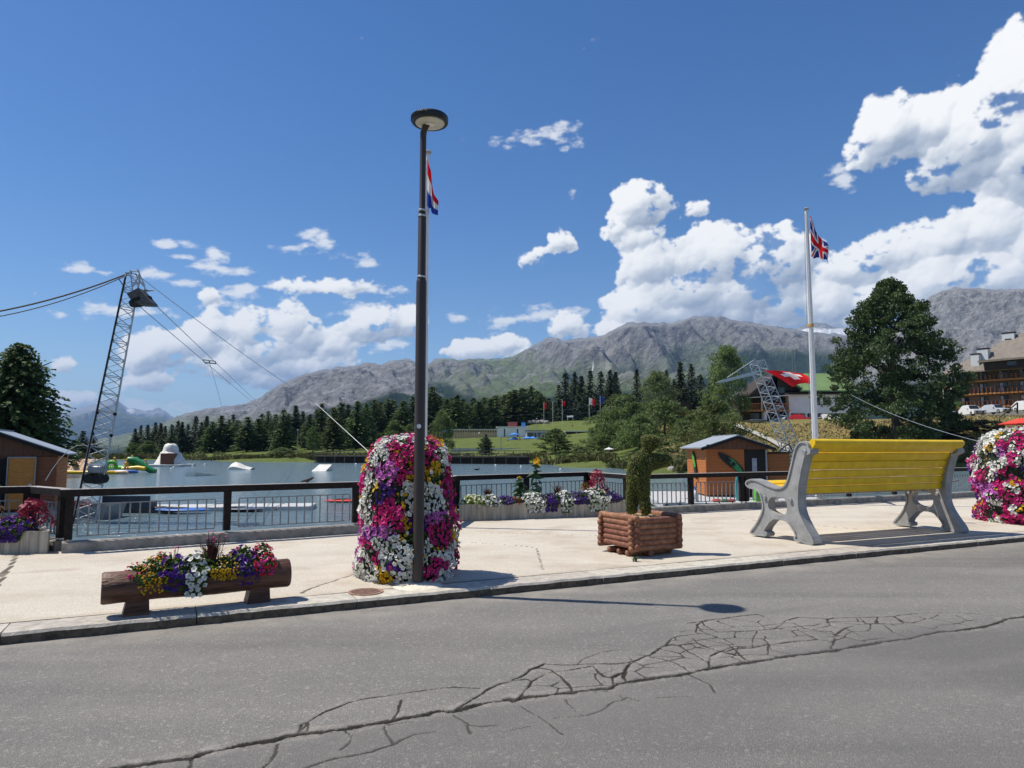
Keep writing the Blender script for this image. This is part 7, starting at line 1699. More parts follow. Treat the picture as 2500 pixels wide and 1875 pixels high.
for i, (u, v, Y, w) in enumerate(sorted(bsh)): tree('bush', 'shore_bush', '%s bush from the left along the water edge' % ORD[i], 'bush', 'bushes along the shore', u, v, Y, w, drop=.15)
for i, (u, v, Y, w) in enumerate(((2255, 1040, 98, 130), (2330, 1025, 98, 130), (2400, 1024, 98, 130), (2460, 1042, 97, 110), (2290, 1048, 95, 120))): tree('dark', 'dark_hedge', '%s dark hedge bush from the left below the parked cars' % ORD[i], 'bush', 'dark hedge below the car park', u, v, Y, w, drop=.3)
for i, (u, v, Y, w) in enumerate(((1290, 1108, 112, 60), (1330, 1100, 112, 70), (1392, 1088, 110, 80), (1425, 1112, 94, 64), (1455, 1120, 91, 64), (1478, 1100, 92, 80), (1508, 1122, 85, 64), (1545, 1128, 80, 64), (1578, 1126, 75, 66), (1612, 1134, 68, 66), (1628, 1110, 74, 90), (1665, 1112, 70, 90), (1585, 1096, 84, 100), (1700, 1100, 76, 100))): tree('bush', 'bank_bush', '%s bush from the left in the dense thicket right of the pier' % ORD[i], 'bush', 'thicket right of the pier', u, v, Y, w, drop=.2)
# shore grass: uncountable rough grass along the far bank
def reeds():
    r = np.random.RandomState(5); n = 9000; u = r.uniform(150, 2600, n); us = [150, 420, 760, 1100, 1300, 1480, 1650, 1780, 1900, 2400, 2600]; ys = [144.5, 144.5, 122.5, 118.5, 106.5, 86.5, 58.6, 68.6, 84.8, 88.2, 88]
    Y = np.interp(u, us, ys) + r.exponential(1.6, n); X = (u - 1250) / FPX * Y; Z = terrain(X, Y); C = np.stack([X, Y, Z + .25], 1); D = unitv(np.stack([r.normal(0, .3, n), r.normal(0, .3, n), np.ones(n)], 1)); S_ = unitv(np.cross(D, r.normal(0, 1, (n, 3))))
    V, F = blades(C, D, S_, r.uniform(.4, 1.1, n), r.uniform(.15, .4, n)); tag(link('shore_grass', mesh_np('shore_grass', V, F, mat('rough_bank_grass', (.10, .115, .030), .8, .5, .5, transl=.2, col2=(.20, .185, .065)))), 'rough grass along the far water edge', None, kind='stuff')
    n = 26000; u = r.uniform(1560, 2600, n); Y = r.uniform(62, 112, n); X = (u - 1250) / FPX * Y; Z = terrain(X, Y); k = Z > .4; X, Y, Z = X[k], Y[k], Z[k]; n = len(X); C = np.stack([X, Y, Z + .04], 1); D = unitv(np.stack([r.normal(0, .5, n), r.normal(0, .5, n), np.ones(n)], 1)); S_ = unitv(np.cross(D, r.normal(0, 1, (n, 3))))
    V, F = blades(C, D, S_, r.uniform(.10, .34, n), r.uniform(.10, .26, n)); tag(link('dry_grass', mesh_np('dry_grass', V, F, mat('dry_bank_grass', (.22, .175, .07), .9, .4, .35, col2=(.40, .32, .15)))), 'dry yellow grass on the right bank', None, kind='stuff')
reeds()
rg = random.Random(17); rm = [None] * 3
for i in range(3): b = MB(); b.ell((0, 0, .1), (.6, .45, .38), 9, 6, jit=.16, seed=i); rm[i] = b.mesh('boulder', mat('pale_boulder', (.30, .28, .25), .9, .3, 2, .6, 6))
for i, (u, Y) in enumerate([(1292, 105.6), (1302, 105.8), (1310, 105.2), (1500, 85.6), (1515, 84.4), (1560, 76), (1590, 69.5), (1612, 65.6), (1636, 60), (1660, 58), (1680, 60), (1915, 86), (1930, 86.2), (1945, 86.4), (1960, 86.6)]):
    p = ground_at(u, Y); o = thing('boulder', '%s pale boulder from the left at the water edge' % ORD[i], 'boulder', (p.x, p.y, max(p.z, LAKE) - .05), rg.uniform(0, 6), 'boulders at the water edge'); link('stone', rm[i % 3], o, Matrix.Scale(rg.uniform(.35, .62), 4))

# ================================================================== FAR SHORE: BUILT THINGS
m_wood = mat('grey_weathered_timber', (.11, .095, .08), .85, .3, 1.5, .3, 6); m_glass = mat('dark_window_glass', (.02, .025, .03), .12, .2, 1, spec=.6); m_wall = mat('white_render', (.78, .79, .80), .8, .08, .4); m_balc = mat('orange_balcony_wood', (.40, .17, .05), .7, .25, 1.2, col2=(.50, .22, .07)); m_dwood = mat('dark_chalet_wood', (.035, .024, .018), .8, .3, 1.0); m_groof = mat('green_sheet_roof', (.155, .235, .085), .5, .15, .25); m_hroof = mat('grey_brown_shingles', (.19, .165, .14), .85, .2, 1.2, .4, 4); m_blue = mat('blue_canvas', (.04, .20, .55), .7, .1); m_redc = mat('red_canvas', (.62, .05, .03), .7, .1)
# wooden pier
pa_, pb_ = ground_at(772, 116), ground_at(1290, 105); pier = thing('wooden_pier', 'long dark wooden pier with handrails on the far shore', 'pier', (pa_.x, pa_.y, LAKE), math.atan2(pb_.y - pa_.y, pb_.x - pa_.x)); PL = (Vector((pb_.x, pb_.y, 0)) - Vector((pa_.x, pa_.y, 0))).length
for i in range(10):
    a, b_ = PL * i / 10, PL * (i + 1) / 10; x = MB(); x.box(a, b_ - .03, -.6, .9, 1.05, 1.22); x.obj('deck', m_wood, pier)
    rod('pile', (a + .3, -.45, -.6), (a + .3, -.45, 1.05), .09, m_wood, pier); rod('pile', (a + .3 + PL/20, -.45, -.6), (a + .3 + PL/20, -.45, 1.05), .09, m_wood, pier); beam('rail_post', (a + .1, -.5, 1.22), (a + .1, -.5, 2.05), .08, .08, m_wood, pier)
for zz in (1.55, 2.0): beam('handrail', (0, -.5, zz), (PL, -.5, zz), .06, .09, m_wood, pier); beam('handrail', (0, .85, zz), (PL, .85, zz), .06, .09, m_wood, pier)
x = MB(); x.box(0, PL, .3, .5, .0, 1.0); x.obj('back_wall', m_dwood, pier)
# pool house
g_ = ground_at(1160, 182); z0 = P(1150, 1069, 182).z
ph = thing('pool_house', 'low pool building with a timber cabin row and white end block', 'building', (P(1104, 1069, 182).x, 182, z0)); wc_ = (1213 - 1104) / FPX * 182; w2 = (1290 - 1104) / FPX * 182
x = MB(); x.box(0, wc_, .1, 4, -2, 2.05); x.obj('cabin_wall', mat('tan_cabin_panel', (.62, .42, .20), .8, .15, .8), ph)
for i in range(19): beam('cabin_post', (wc_ * i / 18, 0, -1), (wc_ * i / 18, 0, 2.1), .07, .10, m_white, ph)
for i in range(18): x = MB(); x.box(wc_*i/18 + .15, wc_*(i+1)/18 - .15, .06, .095, 1.45, 1.85); x.obj('window', m_glass, ph)
x = MB(); x.box(-.3, wc_, -.3, 4.2, 2.10, 2.28); x.obj('cabin_roof', m_white, ph); x = MB(); x.box(wc_ + .02, w2, -.3, 5, -2, 2.75); x.obj('end_block', m_wall, ph); x = MB(); x.box(wc_ - .2, w2 + .3, -.6, 5.2, 2.76, 2.95); x.obj('block_roof', m_white, ph)
for xx in (wc_ + 1.8, wc_ + 5.2): x = MB(); x.box(xx, xx + .35, -.34, -.305, .3, 2.3); x.obj('slit_window', m_glass, ph)
x = MB(); x.box(wc_ + 2.8, wc_ + 5.3, 2.0, 4.0, 2.96, 4.2); x.obj('red_tank', mat('red_brown_panel', (.24, .06, .05), .7, .1), ph); x = MB(); x.box(wc_ + 6.4, wc_ + 7.5, 2.5, 3.6, 2.96, 4.1); x.obj('blue_tank', m_blue, ph)
def flat_hut(label, u0, u1, v0, v1, Y, mw, mr, D=5):
    a, b_ = P(u0, v1, Y), P(u1, v0, Y); r_ = thing('terrace_pavilion', label, 'pavilion', (a.x, Y, a.z)); W, H = b_.x - a.x, b_.z - a.z; x = MB(); x.box(.3, W - .3, .5, D, -2, H - .2); x.obj('wall', mw, r_); x = MB(); x.box(0, W, 0, D + .4, H - .2, H); x.obj('roof', mr, r_)
    for i in range(4): beam('post', (.15 + (W - .3) * i / 3, .1, -2), (.15 + (W - .3) * i / 3, .1, H - .2), .12, .12, m_white, r_)
    x = MB(); x.box(.6, W - .6, .46, .495, .1, H - .6); x.obj('opening', m_glass, r_)
flat_hut('dark-roofed terrace pavilion right of the white pool block', 1282, 1345, 1050, 1075, 176, m_wall, m_grey); flat_hut('white-roofed terrace pavilion behind the round shrub', 1380, 1460, 1052, 1080, 170, m_dwood, m_white); flat_hut('blue-roofed kiosk beside the parasols', 1310, 1340, 1058, 1082, 160, m_grey, m_bv, 3)
def parasol(label, u, v, Y, rr, m, H=2.4, group=None, open_=.38, zb=None):
    p = P(u, v, Y); r_ = thing('parasol', label, 'parasol', (p.x, Y, p.z - H), 0, group); x = MB(); n = 8; x.add([(0, 0, H)] + [(rr*math.cos(2*math.pi*k/n), rr*math.sin(2*math.pi*k/n), H - open_*rr) for k in range(n)] + [(rr*math.cos(2*math.pi*k/n), rr*math.sin(2*math.pi*k/n), H - open_*rr - .12) for k in range(n)], [(0, 1+k, 1+(k+1) % n) for k in range(n)] + [(1+k, 1+n+k, 1+n+(k+1) % n, 1+(k+1) % n) for k in range(n)]); x.obj('canopy', m, r_); rod('pole', (0, 0, -1.5), (0, 0, H), .04, m_white, r_)
for lab, u, v in (('blue parasol highest, in front of the white pool block', 1256, 1056), ('widest blue parasol below the white pool block', 1256, 1067), ('left of the paired blue parasols on the pool terrace', 1288, 1065), ('right of the paired blue parasols on the pool terrace', 1301, 1065), ('left low blue parasol near the white pool wall', 1215, 1077), ('right low blue parasol near the white pool wall', 1231, 1077), ('blue parasol far left at the pool beside the lamp', 1090, 1048)): parasol(lab, u, v, 168, 1.35, m_blue, group='blue parasols at the pool')
parasol('big red parasol above the right petunia tower', 2492, 1020, 80, 2.2, m_redc, 2.6, open_=.30); parasol('small white parasol on the shore behind the topiary', 1487, 1092, 98, .7, m_white)
wl_ = thing('pool_wall', 'low white pool edge wall on the lawn', 'wall', P(1128, 1086, 164)); x = MB(); x.box(0, 18.5, 0, .4, -1.2, .45); x.obj('wall_body', m_white, wl_)
fw0 = P(1102, 1105, 134); wf = thing('white_fence', 'white panel fence below the pool terrace', 'fence', fw0)
for i in range(11): x = MB(); x.box(i * 1.62, i * 1.62 + 1.55, -.03, .03, -.1, .85); x.obj('panel', mat('translucent_white_panel', (.52, .55, .58), .5, .1), wf); beam('post', (i * 1.62 - .03, 0, -.8), (i * 1.62 - .03, 0, 1.0), .07, .07, m_grey, wf)
for i, (u, v) in enumerate(((1268, 1078), (1280, 1080), (1296, 1080), (1308, 1078), (1397, 1043), (1240, 1078), (1170, 1062))):
    p = P(u, v, 163 if u < 1390 else 200); person(('guest on the pool terrace, %s from the left' % ORD[i]) if u < 1390 else 'lone walker on the lawn path below the far flags', (p.x, p.y, p.z - .8), False, i * .9, 1.0, [m_rv, m_bv, m_wv, m_dark][i % 4], m_dark, 'guests at the pool')
# far flagpoles on the lawn
def far_flag(label, u, vb, vt, Y, cols, w, h_, name='far_flagpole', fu=None, grp='flagpoles on the far lawn', r_=.05):
    b_, t_ = P(u, vb, Y), P(u, vt, Y); root = thing(name, label, 'flagpole', b_, 0, grp); H = t_.z - b_.z; rod('mast', (0, 0, -1), (0, 0, H), r_, m_white, root)
    if cols:
        nx, ny = 12, 8; V = [(.05 + w * i/nx, .12 * math.sin(i * .9), H - .15 - h_ * j/ny - .35 * w * (i/nx) ** 1.3) for j in range(ny+1) for i in range(nx+1)]; F = [(j*(nx+1)+i, j*(nx+1)+i+1, (j+1)*(nx+1)+i+1, (j+1)*(nx+1)+i) for j in range(ny) for i in range(nx)]
        MI = [0 if (i < nx/2 or len(cols) == 1) else 1 for j in range(ny) for i in range(nx)]; me = mesh_np('flag', np.array(V), F, [fmat(c) for c in cols]); me.polygons.foreach_set('material_index', MI); link('flag', me, root)
far_flag('far flagpole with a drooping red flag, leftmost on the lawn', 1328, 1047, 982, 205, ['red'], .7, 1.8); far_flag('bare far flagpole between the two red flags', 1350, 1046, 980, 205, None, 0, 0); far_flag('far flagpole with a small dark red flag in front of the spruces', 1373, 1046, 977, 205, ['red'], .8, 1.4); far_flag('far flagpole flying a white and red flag', 1439, 1040, 970, 205, ['white', 'red'], 1.7, 2.0); far_flag('far flagpole flying a dark blue flag', 1466, 1040, 966, 205, ['blue'], 1.2, 1.9); far_flag('bare pole at the right of the far flags', 1494, 1040, 964, 200, None, 0, 0)
for lab, u, c in (('left pink flag before the hotel', 2304, 'red'), ('white flag between two pink ones before the hotel', 2314, 'white'), ('right pink flag before the hotel', 2324, 'red')): far_flag(lab, u, 980, 943, 118, [c], .62, .9, grp='flags before the hotel')
for lab, u, vb, vt, Y in (('thin lamp mast on the far left shore', 288, 1115, 1088, 150), ('lamp mast on the lawn beside the wooden pier', 726, 1105, 1050, 128), ('slim lamp mast below the pool terrace', 1223, 1100, 1068, 132), ('tall pole at the right of the pool block', 1311, 1075, 1022, 160)):
    b_ = P(u, vb, Y); r_ = thing('lamp_mast', lab, 'lamp', b_, 0, 'thin lamp masts beyond the lake'); H = P(u, vt, Y).z - b_.z; rod('mast', (0, 0, -1.5), (0, 0, H), .06, m_grey, r_); x = MB(); x.ell((0, 0, H), (.22, .22, .12), 8, 6); x.obj('head', m_grey, r_)
for lab, u, v in (('white bench on the far lawn', 1392, 1022), ('pale rock group at the foot of the left far flags', 1318, 1032)):
    p = P(u, v, 215); r_ = thing('lawn_object', lab, 'bench' if 'bench' in lab else 'rocks', p)
    if 'bench' in lab: x = MB(); x.box(-1, 1, -.3, .3, .4, .5); x.obj('seat', m_white, r_); x = MB(); x.box(-1, 1, .25, .33, .5, 1.0); x.obj('backrest', m_white, r_); [beam('leg', (sx, 0, -.5), (sx, 0, .4), .1, .4, m_white, r_) for sx in (-.8, .8)]
    else: [link('stone', rm[k % 3], r_, Matrix.Translation((k * 1.3 - 3, k % 2, 0)) @ Matrix.Scale(1.5 + .5 * (k % 2), 4)) for k in range(5)]
# fence and stone wall on the right bank
sw = ground_at(2345, 89.0); wa = thing('stone_wall', 'low pale stone wall below the maple bank', 'wall', (sw.x - 14, 89.2, -.2)); rg = random.Random(8); sm = []
for i in range(4): b = MB(); b.ell((0, 0, 0), (.5, .25, .5), 8, 5, jit=.10, seed=i + 40); sm.append(b.mesh('stone', mat('dry_stone', (.36, .34, .28), .9, .3, 3, .5, 8, rand=.3)))
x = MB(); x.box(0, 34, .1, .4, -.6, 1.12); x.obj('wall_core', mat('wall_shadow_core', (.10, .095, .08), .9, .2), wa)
for rw in range(4):
    xx = rg.uniform(-.3, 0)
    while xx < 34: w = rg.uniform(.45, .95); link('stone', rng_ := sm[rg.randrange(4)], wa, Matrix.Translation((xx + w/2, .10 + rg.uniform(-.04, .04), .05 + rw * .30)) @ Matrix.Diagonal((w * .98, 1, .31, 1))); xx += w
pf = thing('paling_fence', 'brown paling fence above the low stone wall', 'fence', (sw.x - 8, 90.6, gz(sw.x, 90.6)))
for i in range(60): beam('paling', (i * .36, 0, -.5), (i * .36, 0, .85 + .06 * (i % 3)), .16, .05, m_wood, pf)
beam('rail', (0, .05, .55), (21.4, .05, .55), .05, .08, m_wood, pf)
# footpath down the bank
def path():
    pts = [(1795, 1048, 108), (1840, 1062, 101), (1890, 1080, 95), (1945, 1104, 88.5)]; V = []; F = []
    for i in range(25):
        f = i / 24 * 3; k = min(2, int(f)); q = [a + (b_ - a) * (f - k) for a, b_ in zip(pts[k], pts[k+1])]; c = ground_at(q[0], q[2])
        for s_ in (-1.2, 1.2): xx, yy = c.x + s_ * .55, c.y + s_ * 1.0; V.append((xx, yy, gz(xx, yy) + .30))
    for i in range(24): F.append((2*i, 2*i+1, 2*i+3, 2*i+2))
    tag(link('footpath', mesh_np('footpath', V, F, mat('gravel_path', (.42, .40, .36), .9, .15, 2, .4, 10))), 'pale footpath running down the dry bank', None, kind='structure')
path()

# ------------------------------------------------------------------ chalet with the green roof
CY = 132.0; cz = 6.7; cx = lambda u: (u - 1250) / FPX * CY
ch = thing('chalet', 'white chalet with green roof and orange balcony behind the red flag', 'building', (cx(1927), CY, cz)); W1 = cx(2075) - cx(1927); hz_ = lambda v: P(1900, v, CY).z - cz
x = MB(); x.box(0, W1, 0, 9, hz_(1009), hz_(963)); x.obj('upper_wall', m_wall, ch); x = MB(); x.box(0, W1, 2.2, 9, -1, hz_(1009) - .003); x.obj('garage_back', m_dark, ch)
for xx in (0, 3.1, 6.4, W1 - .35): x = MB(); x.box(xx, xx + .35, 0.02, 2.2, -1, hz_(1009) - .004); x.obj('pier', m_wall, ch)
for u0, u1 in ((1988, 2004), (2011, 2029), (2040, 2058)):
    x = MB(); x.box(cx(u0) - cx(1927), cx(u1) - cx(1927), -.06, .05, hz_(989), hz_(971)); w_ = x.obj('window', m_dwood, ch); x = MB(); x.box(cx(u0) - cx(1927) + .12, cx(u1) - cx(1927) - .12, -.08, -.062, hz_(988), hz_(972)); x.obj('pane', m_glass, w_)
x = MB(); x.box(-.4, W1 + .5, -.5, 9, hz_(963) + .003, hz_(960)); x.obj('flat_roof', m_dwood, ch)
wl0 = cx(1813) - cx(1927)
x = MB(); x.box(wl0 + .4, -.02, 1.5, 9, -1, hz_(970)); x.obj('balcony_wing', m_dwood, ch); x = MB(); x.box(wl0, 0, -.2, 1.6, hz_(1004), hz_(1001)); x.obj('balcony_floor', m_balc, ch)
nb = 30
for i in range(nb): beam('balcony_slat', (wl0 + (0 - wl0) * i / nb + .1, -.2, hz_(1000)), (wl0 + (0 - wl0) * i / nb + .1, -.2, hz_(987)), .06, .22, m_balc, ch)
beam('balcony_rail', (wl0, -.2, hz_(985.5)), (0, -.2, hz_(985.5)), .12, .16, m_balc, ch); beam('balcony_skirt', (wl0, -.26, hz_(1002.5)), (0, -.26, hz_(1002.5)), .08, .34, m_balc, ch)
x = MB(); x.add([(wl0 - 2.2, -.8, hz_(974)), (-.0, -.8, hz_(967)), (0, 3, hz_(965)), (wl0 - 2.2, 3, hz_(972)), (wl0 - 2.2, -.8, hz_(973)), (0, -.8, hz_(964.5)), (0, 3, hz_(962.5)), (wl0 - 2.2, 3, hz_(970.5))], [(0,3,2,1),(4,5,6,7),(0,1,5,4),(1,2,6,5),(2,3,7,6),(3,0,4,7)]); x.obj('porch_roof', m_white, ch)
for u_ in (1812, 1858): beam('porch_post', (cx(u_) - cx(1927), -.6, hz_(1003)), (cx(u_) - cx(1927), -.6, hz_(970)), .14, .14, m_white, ch)
x = MB(); x.box(cx(1838) - cx(1927), cx(1864) - cx(1927), 1.35, 1.49, hz_(1022), hz_(1008)); x.obj('garage_window', m_glass, ch); x = MB(); x.box(cx(1866) - cx(1927), cx(1872) - cx(1927), -.1, 1.4, -1, hz_(1004.5)); x.obj('pillar', m_wall, ch); x = MB(); x.box(cx(1836) - cx(1927), cx(1866) - cx(1927), 1.3, 1.45, -1, hz_(1023)); x.obj('white_sill_wall', m_wall, ch)
# dark gable facing the lake, and behind it to the right the long green roof with its ridge along x
gx0, gx1 = cx(1932) - cx(1927), W1 + 3; gy0, gy1 = 3.0, 15.0; ze, zr_ = hz_(948), hz_(908) + .4; gm = (gy0 + gy1) / 2
x = MB(); x.prism([(gy0 + .6, hz_(960)), (gy1 - .6, hz_(960)), (gy1 - .6, ze), (gm, zr_ - .25), (gy0 + .6, ze)], 'x', gx0 + .8, gx1 - .5); x.obj('upper_storey', m_dwood, ch)
for s_, ya in ((1, gy0 - .6), (-1, gy1 + .6)):
    x = MB(); zz = ze - .5; x.add([(gx0 - .6, ya, zz), (gx1, ya, zz), (gx1, gm, zr_), (gx0 - .6, gm, zr_), (gx0 - .6, ya, zz + .3), (gx1, ya, zz + .3), (gx1, gm, zr_ + .3), (gx0 - .6, gm, zr_ + .3)], [(0,3,2,1),(4,5,6,7),(0,1,5,4),(1,2,6,5),(2,3,7,6),(3,0,4,7)]); x.obj('roof', m_groof, ch)
ga, gb_, gc = (cx(1838) - cx(1927), hz_(964)), (cx(1905) - cx(1927), hz_(912)), (cx(1968) - cx(1927), hz_(950))
x = MB(); x.prism([(ga[0] + .8, hz_(966)), (gc[0], hz_(966)), gc, gb_, (ga[0] + .8, ga[1] + .5)], 'y', 2.4, 12); x.obj('gable_storey', m_dwood, ch)
for q0, q1, mm in ((ga, gb_, m_dwood), (gb_, gc, m_groof)):
    x = MB(); x.prism([q0, q1, (q1[0], q1[1] + .35), (q0[0], q0[1] + .35)], 'y', 1.2, 12.2); x.obj('gable_roof', mm, ch)
for u_ in (1880, 1922): xx = cx(u_) - cx(1927); x = MB(); x.box(xx - .7, xx + .7, 2.30, 2.38, hz_(958), hz_(943)); w_ = x.obj('gable_window', mat('green_shutter', (.04, .09, .06), .7, .2), ch); x = MB(); x.box(xx - .45, xx + .45, 2.24, 2.29, hz_(957), hz_(944)); x.obj('pane', m_glass, w_)
x = MB(); x.box(cx(1902) - cx(1927), cx(1913) - cx(1927), 2.4, 3.2, hz_(962), hz_(918)); x.obj('white_chimney_stack', m_wall, ch)
for u_, v_ in ((1905, 901), (1952, 905), (2002, 909)): xx = cx(u_) - cx(1927); x = MB(); x.box(xx - .45, xx + .45, gm - 1.2, gm - .3, zr_ - 1.2, hz_(v_) + .7); x.obj('chimney', mat('green_chimney', (.09, .17, .05), .7, .15), ch)
for u_, vt in ((1953, 858), (1959, 852), (1976, 930)): xx = cx(u_) - cx(1927); rod('aerial', (xx, 2.6, hz_(960)), (xx, 2.6, hz_(vt)), .03, m_grey, ch)
lw = thing('side_chalet', 'orange timber balcony house half hidden behind the willows', 'building', (cx(1668), 138, 7.0)); x = MB(); x.box(0, 3.2, 0, 5, -2, 4.0); x.obj('wall', m_dwood, lw); x = MB(); x.box(-.6, 3.3, -1.0, -.88, 1.2, 2.2); x.obj('balcony', m_balc, lw); x = MB(); x.box(-.6, 3.3, -1.0, -.88, .3, .9); x.obj('lower_balcony', m_balc, lw); 

# ------------------------------------------------------------------ hotel on the right
e0 = P(2316, 909, 150); ed = (P(2500, 894, 139) - e0); ed.z = 0; ed.normalize(); hb = 7.0
ho = thing('hotel', 'brown hotel with three timber balconies and grey roof at the right edge', 'building', (e0.x, e0.y, hb), math.atan2(ed.y, ed.x)); HL = 34.0; ez = e0.z - hb
x = MB(); x.box(.8, HL, 1.5, 13, -2, ez - .3); x.obj('wall', mat('brown_grey_facade', (.19, .155, .12), .8, .2, .6), ho)
bz = [P(2330, v_, 150).z - hb for v_ in (934, 964, 995)]
for k, z_ in enumerate(bz):
    x = MB(); x.box(-.2 if k else .1, HL, -.1, 1.5, z_ - .30, z_ + .02); x.obj('balcony_slab', m_balc, ho)
    for i in range(44): beam('balcony_board', (.2 + i * .76, -.02, z_ + .10), (.2 + i * .76, -.02, z_ + 1.05), .06, .70, mat('balcony_board_%d' % (i % 3), [(.30, .125, .055), (.38, .165, .075), (.24, .10, .045)][i % 3], .75, .2, 1.5), ho)
    beam('balcony_rail', (.1, -.05, z_ + 1.12), (HL, -.05, z_ + 1.12), .10, .12, m_dwood, ho)
    for i in range(9):
        x0_ = 1.6 + i * 3.6; x = MB(); x.box(x0_, x0_ + 1.5, 1.42, 1.49, z_ + .1, z_ + 2.1); w_ = x.obj('window', m_dwood, ho); x = MB(); x.box(x0_ + .1, x0_ + 1.4, 1.38, 1.415, z_ + .2, z_ + 2.0); x.obj('pane', m_glass, w_); x = MB(); x.box(x0_ + .15, x0_ + .65, 1.35, 1.375, z_ + .2, z_ + 2.0); x.obj('curtain', mat('pale_curtain', (.45, .48, .52), .8, .2), w_)
    for i in range(5): beam('balcony_post', (5.5 + i * 6, .02, z_ + .02), (5.5 + i * 6, .02, z_ + 2.6), .14, .14, m_dwood, ho)
x = MB(); x.box(.1, HL, -.1, 1.5, -2, bz[2] - 1.0); x.obj('ground_wall', mat('grey_base_wall', (.25, .24, .22), .8, .15), ho)
rz0, rz1 = ez - .25, ez + 7.6
x = MB(); x.add([(-1.2, -1.2, rz0), (HL + 1, -1.2, rz0), (HL + 1, 7, rz1), (10.5, 7, rz1), (-1.2, 14, rz0), (HL + 1, 14, rz0), (-1.2, -1.2, rz0 - .25), (HL + 1, -1.2, rz0 - .25), (HL + 1, 14, rz0 - .25), (-1.2, 14, rz0 - .25)], [(0, 1, 2, 3), (0, 3, 4), (3, 2, 5, 4), (1, 5, 2), (0, 6, 7, 1), (0, 4, 9, 6), (6, 9, 8, 7)]); x.obj('roof', m_hroof, ho)
for (u_, v0, v1, w_) in ((2381, 884, 866, 1.5), (2400, 872, 853, 2.0), (2463, 845, 830, .9), (2462, 826, 814, 2.2)):
    q = P(u_, v0, 146); loc_ = ho.matrix_basis.inverted() @ q if False else Matrix.Rotation(-ho.rotation_euler.z, 4, 'Z') @ (q - Vector(ho.location)); hh = (v0 - v1) / FPX * 146
    x = MB(); x.box(loc_.x - w_/2, loc_.x + w_/2, loc_.y - .2, loc_.y + 1.2, loc_.z - 1.5, loc_.z + hh); c_ = x.obj('chimney', mat('pale_chimney', (.55, .58, .6), .7, .1), ho); x = MB(); x.box(loc_.x - w_/2 - .12, loc_.x + w_/2 + .12, loc_.y - .3, loc_.y + 1.3, loc_.z + hh + .12, loc_.z + hh + .28); x.obj('chimney_cap', m_dwood, c_)
q = Matrix.Rotation(-ho.rotation_euler.z, 4, 'Z') @ (P(2412, 888, 144) - Vector(ho.location)); x = MB(); x.box(q.x, HL, q.y - 1.8, q.y + 4, q.z - 1.5, q.z + .15); x.obj('dormer', m_dwood, ho); x = MB(); x.box(q.x - 1.0, HL + .5, q.y - 2.5, q.y + 4, q.z + .16, q.z + .55); x.obj('dormer_roof', m_hroof, ho)
for i in range(4): x = MB(); x.box(q.x + 4 + i * 3, q.x + 5.6 + i * 3, q.y - 1.9, q.y - 1.802, q.z - .9, q.z - .1); x.obj('dormer_window', m_glass, ho)

# ------------------------------------------------------------------ parked cars
m_tyre = mat('tyre', (.015, .015, .015), .85, .1); m_rim = mat('alloy_rim', (.5, .5, .52), .35, .1, metal=.7); m_headl = mat('headlight', (.75, .78, .8), .15, .05); m_plate = mat('number_plate', (.7, .7, .68), .5, .1)
def car(label, u, v, Y, col, heading, suv=False, z=None, roofc=None):
    p = P(u, v, Y); paint = mat('paint_' + col[0], col[1], .25, .04, .5, spec=.6); r_ = thing('parked_car', label, 'car', (p.x, Y, p.z), heading, 'parked cars'); h = 1.68 if suv else 1.45; L, W = 4.5, 1.84; hood = .98 if suv else .86
    pr = [(-2.2, .32), (-2.25, .62), (-2.18, hood - .12), (-1.15, hood), (-.62, hood + .03), (.10 - .35, h - .06), (.2, h), (1.45, h - .03), (2.02, hood + .08), (2.24, hood - .05), (2.25, .38), (2.1, .28), (-2.05, .26)]
    x = MB(); n = len(pr)
    for s_ in (0, 1): pass
    V = []
    for yy in (-W/2, -W/2 + .10, W/2 - .10, W/2):
        edge = abs(yy) > W/2 - .05
        V += [(a, yy * (.80 if b_ > hood + .2 else 1.0), (b_ - (.04 if edge else 0))) for a, b_ in pr]
    F = [tuple(range(n)), tuple(range(4*n-1, 3*n-1, -1))] + [(l*n+i, (l+1)*n+i, (l+1)*n+(i+1) % n, l*n+(i+1) % n) for l in range(3) for i in range(n)]
    x.add(V, F); x.obj('body', paint, r_, True)
    if roofc: x = MB(); x.box(-.1, 1.4, -.62, .62, h - .01, h + .05, bev=.02); x.obj('roof_panel', roofc, r_)
    x = MB(); x.add([(-.66, -.74, hood + .07), (-.66, .74, hood + .07), (-.28, .62, h - .10), (-.28, -.62, h - .10)], [(0, 1, 2, 3)]); x.V = [(a - .045, b_, c + .035) for a, b_, c in x.V]; x.obj('windscreen', m_glass, r_)
    for s_ in (-1, 1):
        x = MB(); x.add([(-.45, s_ * .87, hood + .08), (1.85, s_ * .87, hood + .1), (1.4, s_ * .755, h - .12), (-.1, s_ * .755, h - .12)], [(0, 1, 2, 3)]); x.obj('side_window', m_glass, r_)
        x = MB(); x.box(-2.262, -2.12, s_ * .55 - .22, s_ * .55 + .22, hood - .30, hood - .16, bev=.03); x.obj('headlight', m_headl, r_); x = MB(); x.box(-.62, -.45, s_ * .98 - .1, s_ * .98 + .1, hood + .06, hood + .2, bev=.03); x.obj('mirror', paint, r_)
        for xx in (-1.38, 1.38):
            x = MB(); x.tube([(xx, s_ * .72, .32), (xx, s_ * .93, .32)], .325, 18); w_ = x.obj('wheel', m_tyre, r_, True); x = MB(); x.tube([(xx, s_ * .931, .32), (xx, s_ * .945, .32)], .21, 14); x.obj('rim', m_rim, w_)
    x = MB(); x.box(-2.275, -2.2, -.6, .6, .36, .62, bev=.02); x.obj('grille', m_dark, r_); x = MB(); x.box(-2.29, -2.276, -.26, .26, .42, .53); x.obj('number_plate', m_plate, r_)
fwd = R(90)
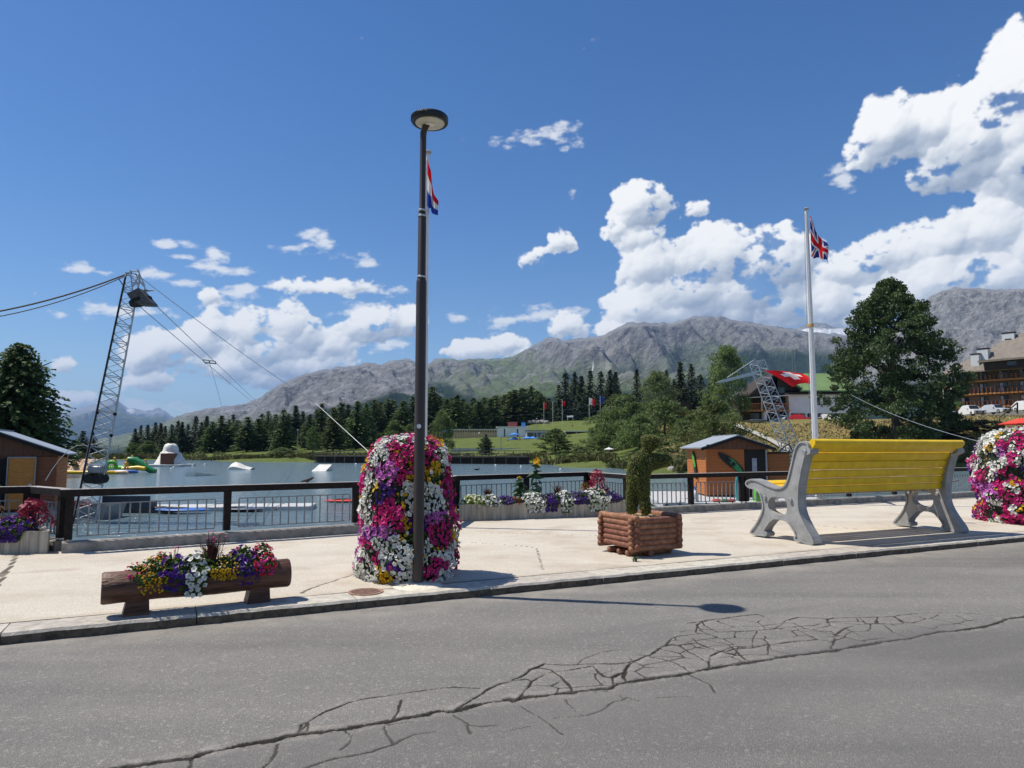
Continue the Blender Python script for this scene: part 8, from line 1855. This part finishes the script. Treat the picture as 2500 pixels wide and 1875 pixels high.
car('dark estate car with a pale roof load parked beside the maple', 2312, 1019, 110, ('navy', (.02, .025, .035)), fwd - .35, True, roofc=m_white); car('white off-road car with a black bonnet, second by the hotel', 2374, 1015, 110, ('white', (.72, .72, .72)), fwd - .1, True); car('silver hatchback with a glinting windscreen by the hotel', 2432, 1010, 110, ('silver', (.48, .51, .55)), fwd + .15, False); car('white car cut off at the right edge by the hotel', 2510, 1004, 110, ('white', (.72, .72, .72)), fwd + .1, True)
car('red car parked under the white chalet', 1957, 1031, 128, ('red', (.50, .015, .02)), R(150), False); car('dark blue car beside the red one under the chalet', 1990, 1031, 127, ('dark', (.02, .022, .028)), fwd - .3, True); car('white car half hidden by the maple under the chalet', 2030, 1030, 127, ('white', (.72, .72, .72)), fwd + .5, False)
mo = P(1912, 1030, 126); mc = thing('scooter', 'small grey scooter under the chalet balcony', 'scooter', mo, .5)
for xx in (-.55, .55): x = MB(); x.tube([(xx, -.05, .28), (xx, .05, .28)], .28, 14); x.obj('wheel', m_tyre, mc)
x = MB(); x.tube([(-.6, 0, .45), (0, 0, .5), (.5, 0, .7)], [.12, .16, .18], 8); x.obj('body', m_white, mc, True); rod('handlebar', (-.55, -.3, 1.0), (-.55, .3, 1.0), .03, m_tyre, mc); rod('fork', (-.55, 0, .3), (-.5, 0, 1.0), .04, m_grey, mc)
ws = P(2478, 985, 100); fr_ = thing('timber_frame', 'leaning timber swing frame in front of the hotel cars', 'frame', (ws.x, 100, gz(ws.x, 100)))
for a, b_ in (((2484, 983), (2440, 1020)), ((2484, 983), (2484, 1010)), ((2440, 1022), (2445, 1065)), ((2436, 1025), (2415, 1045))): rod('bar', P(*a, 100) - Vector(fr_.location), P(*b_, 100) - Vector(fr_.location), .10, m_trunk, fr_)

# ------------------------------------------------------------------ haze: the air of the valley
def haze():
    m = bpy.data.materials.new('valley_haze'); m.use_nodes = True; t = m.node_tree; t.nodes.clear()
    o = N(t, 'ShaderNodeOutputMaterial'); v = N(t, 'ShaderNodeVolumePrincipled')
    v.inputs['Color'].default_value = (0.36, 0.60, 1.0, 1); v.inputs['Density'].default_value = HAZE; v.inputs['Anisotropy'].default_value = 0.0
    t.links.new(v.outputs[0], o.inputs['Volume'])
    b = MB(); b.box(-20000, 20000, -6000, 22000, -47, 1420)
    tag(b.obj('haze', m), 'thin blue haze filling the valley air', None, kind='stuff')
HAZE = 5.6e-5
haze()
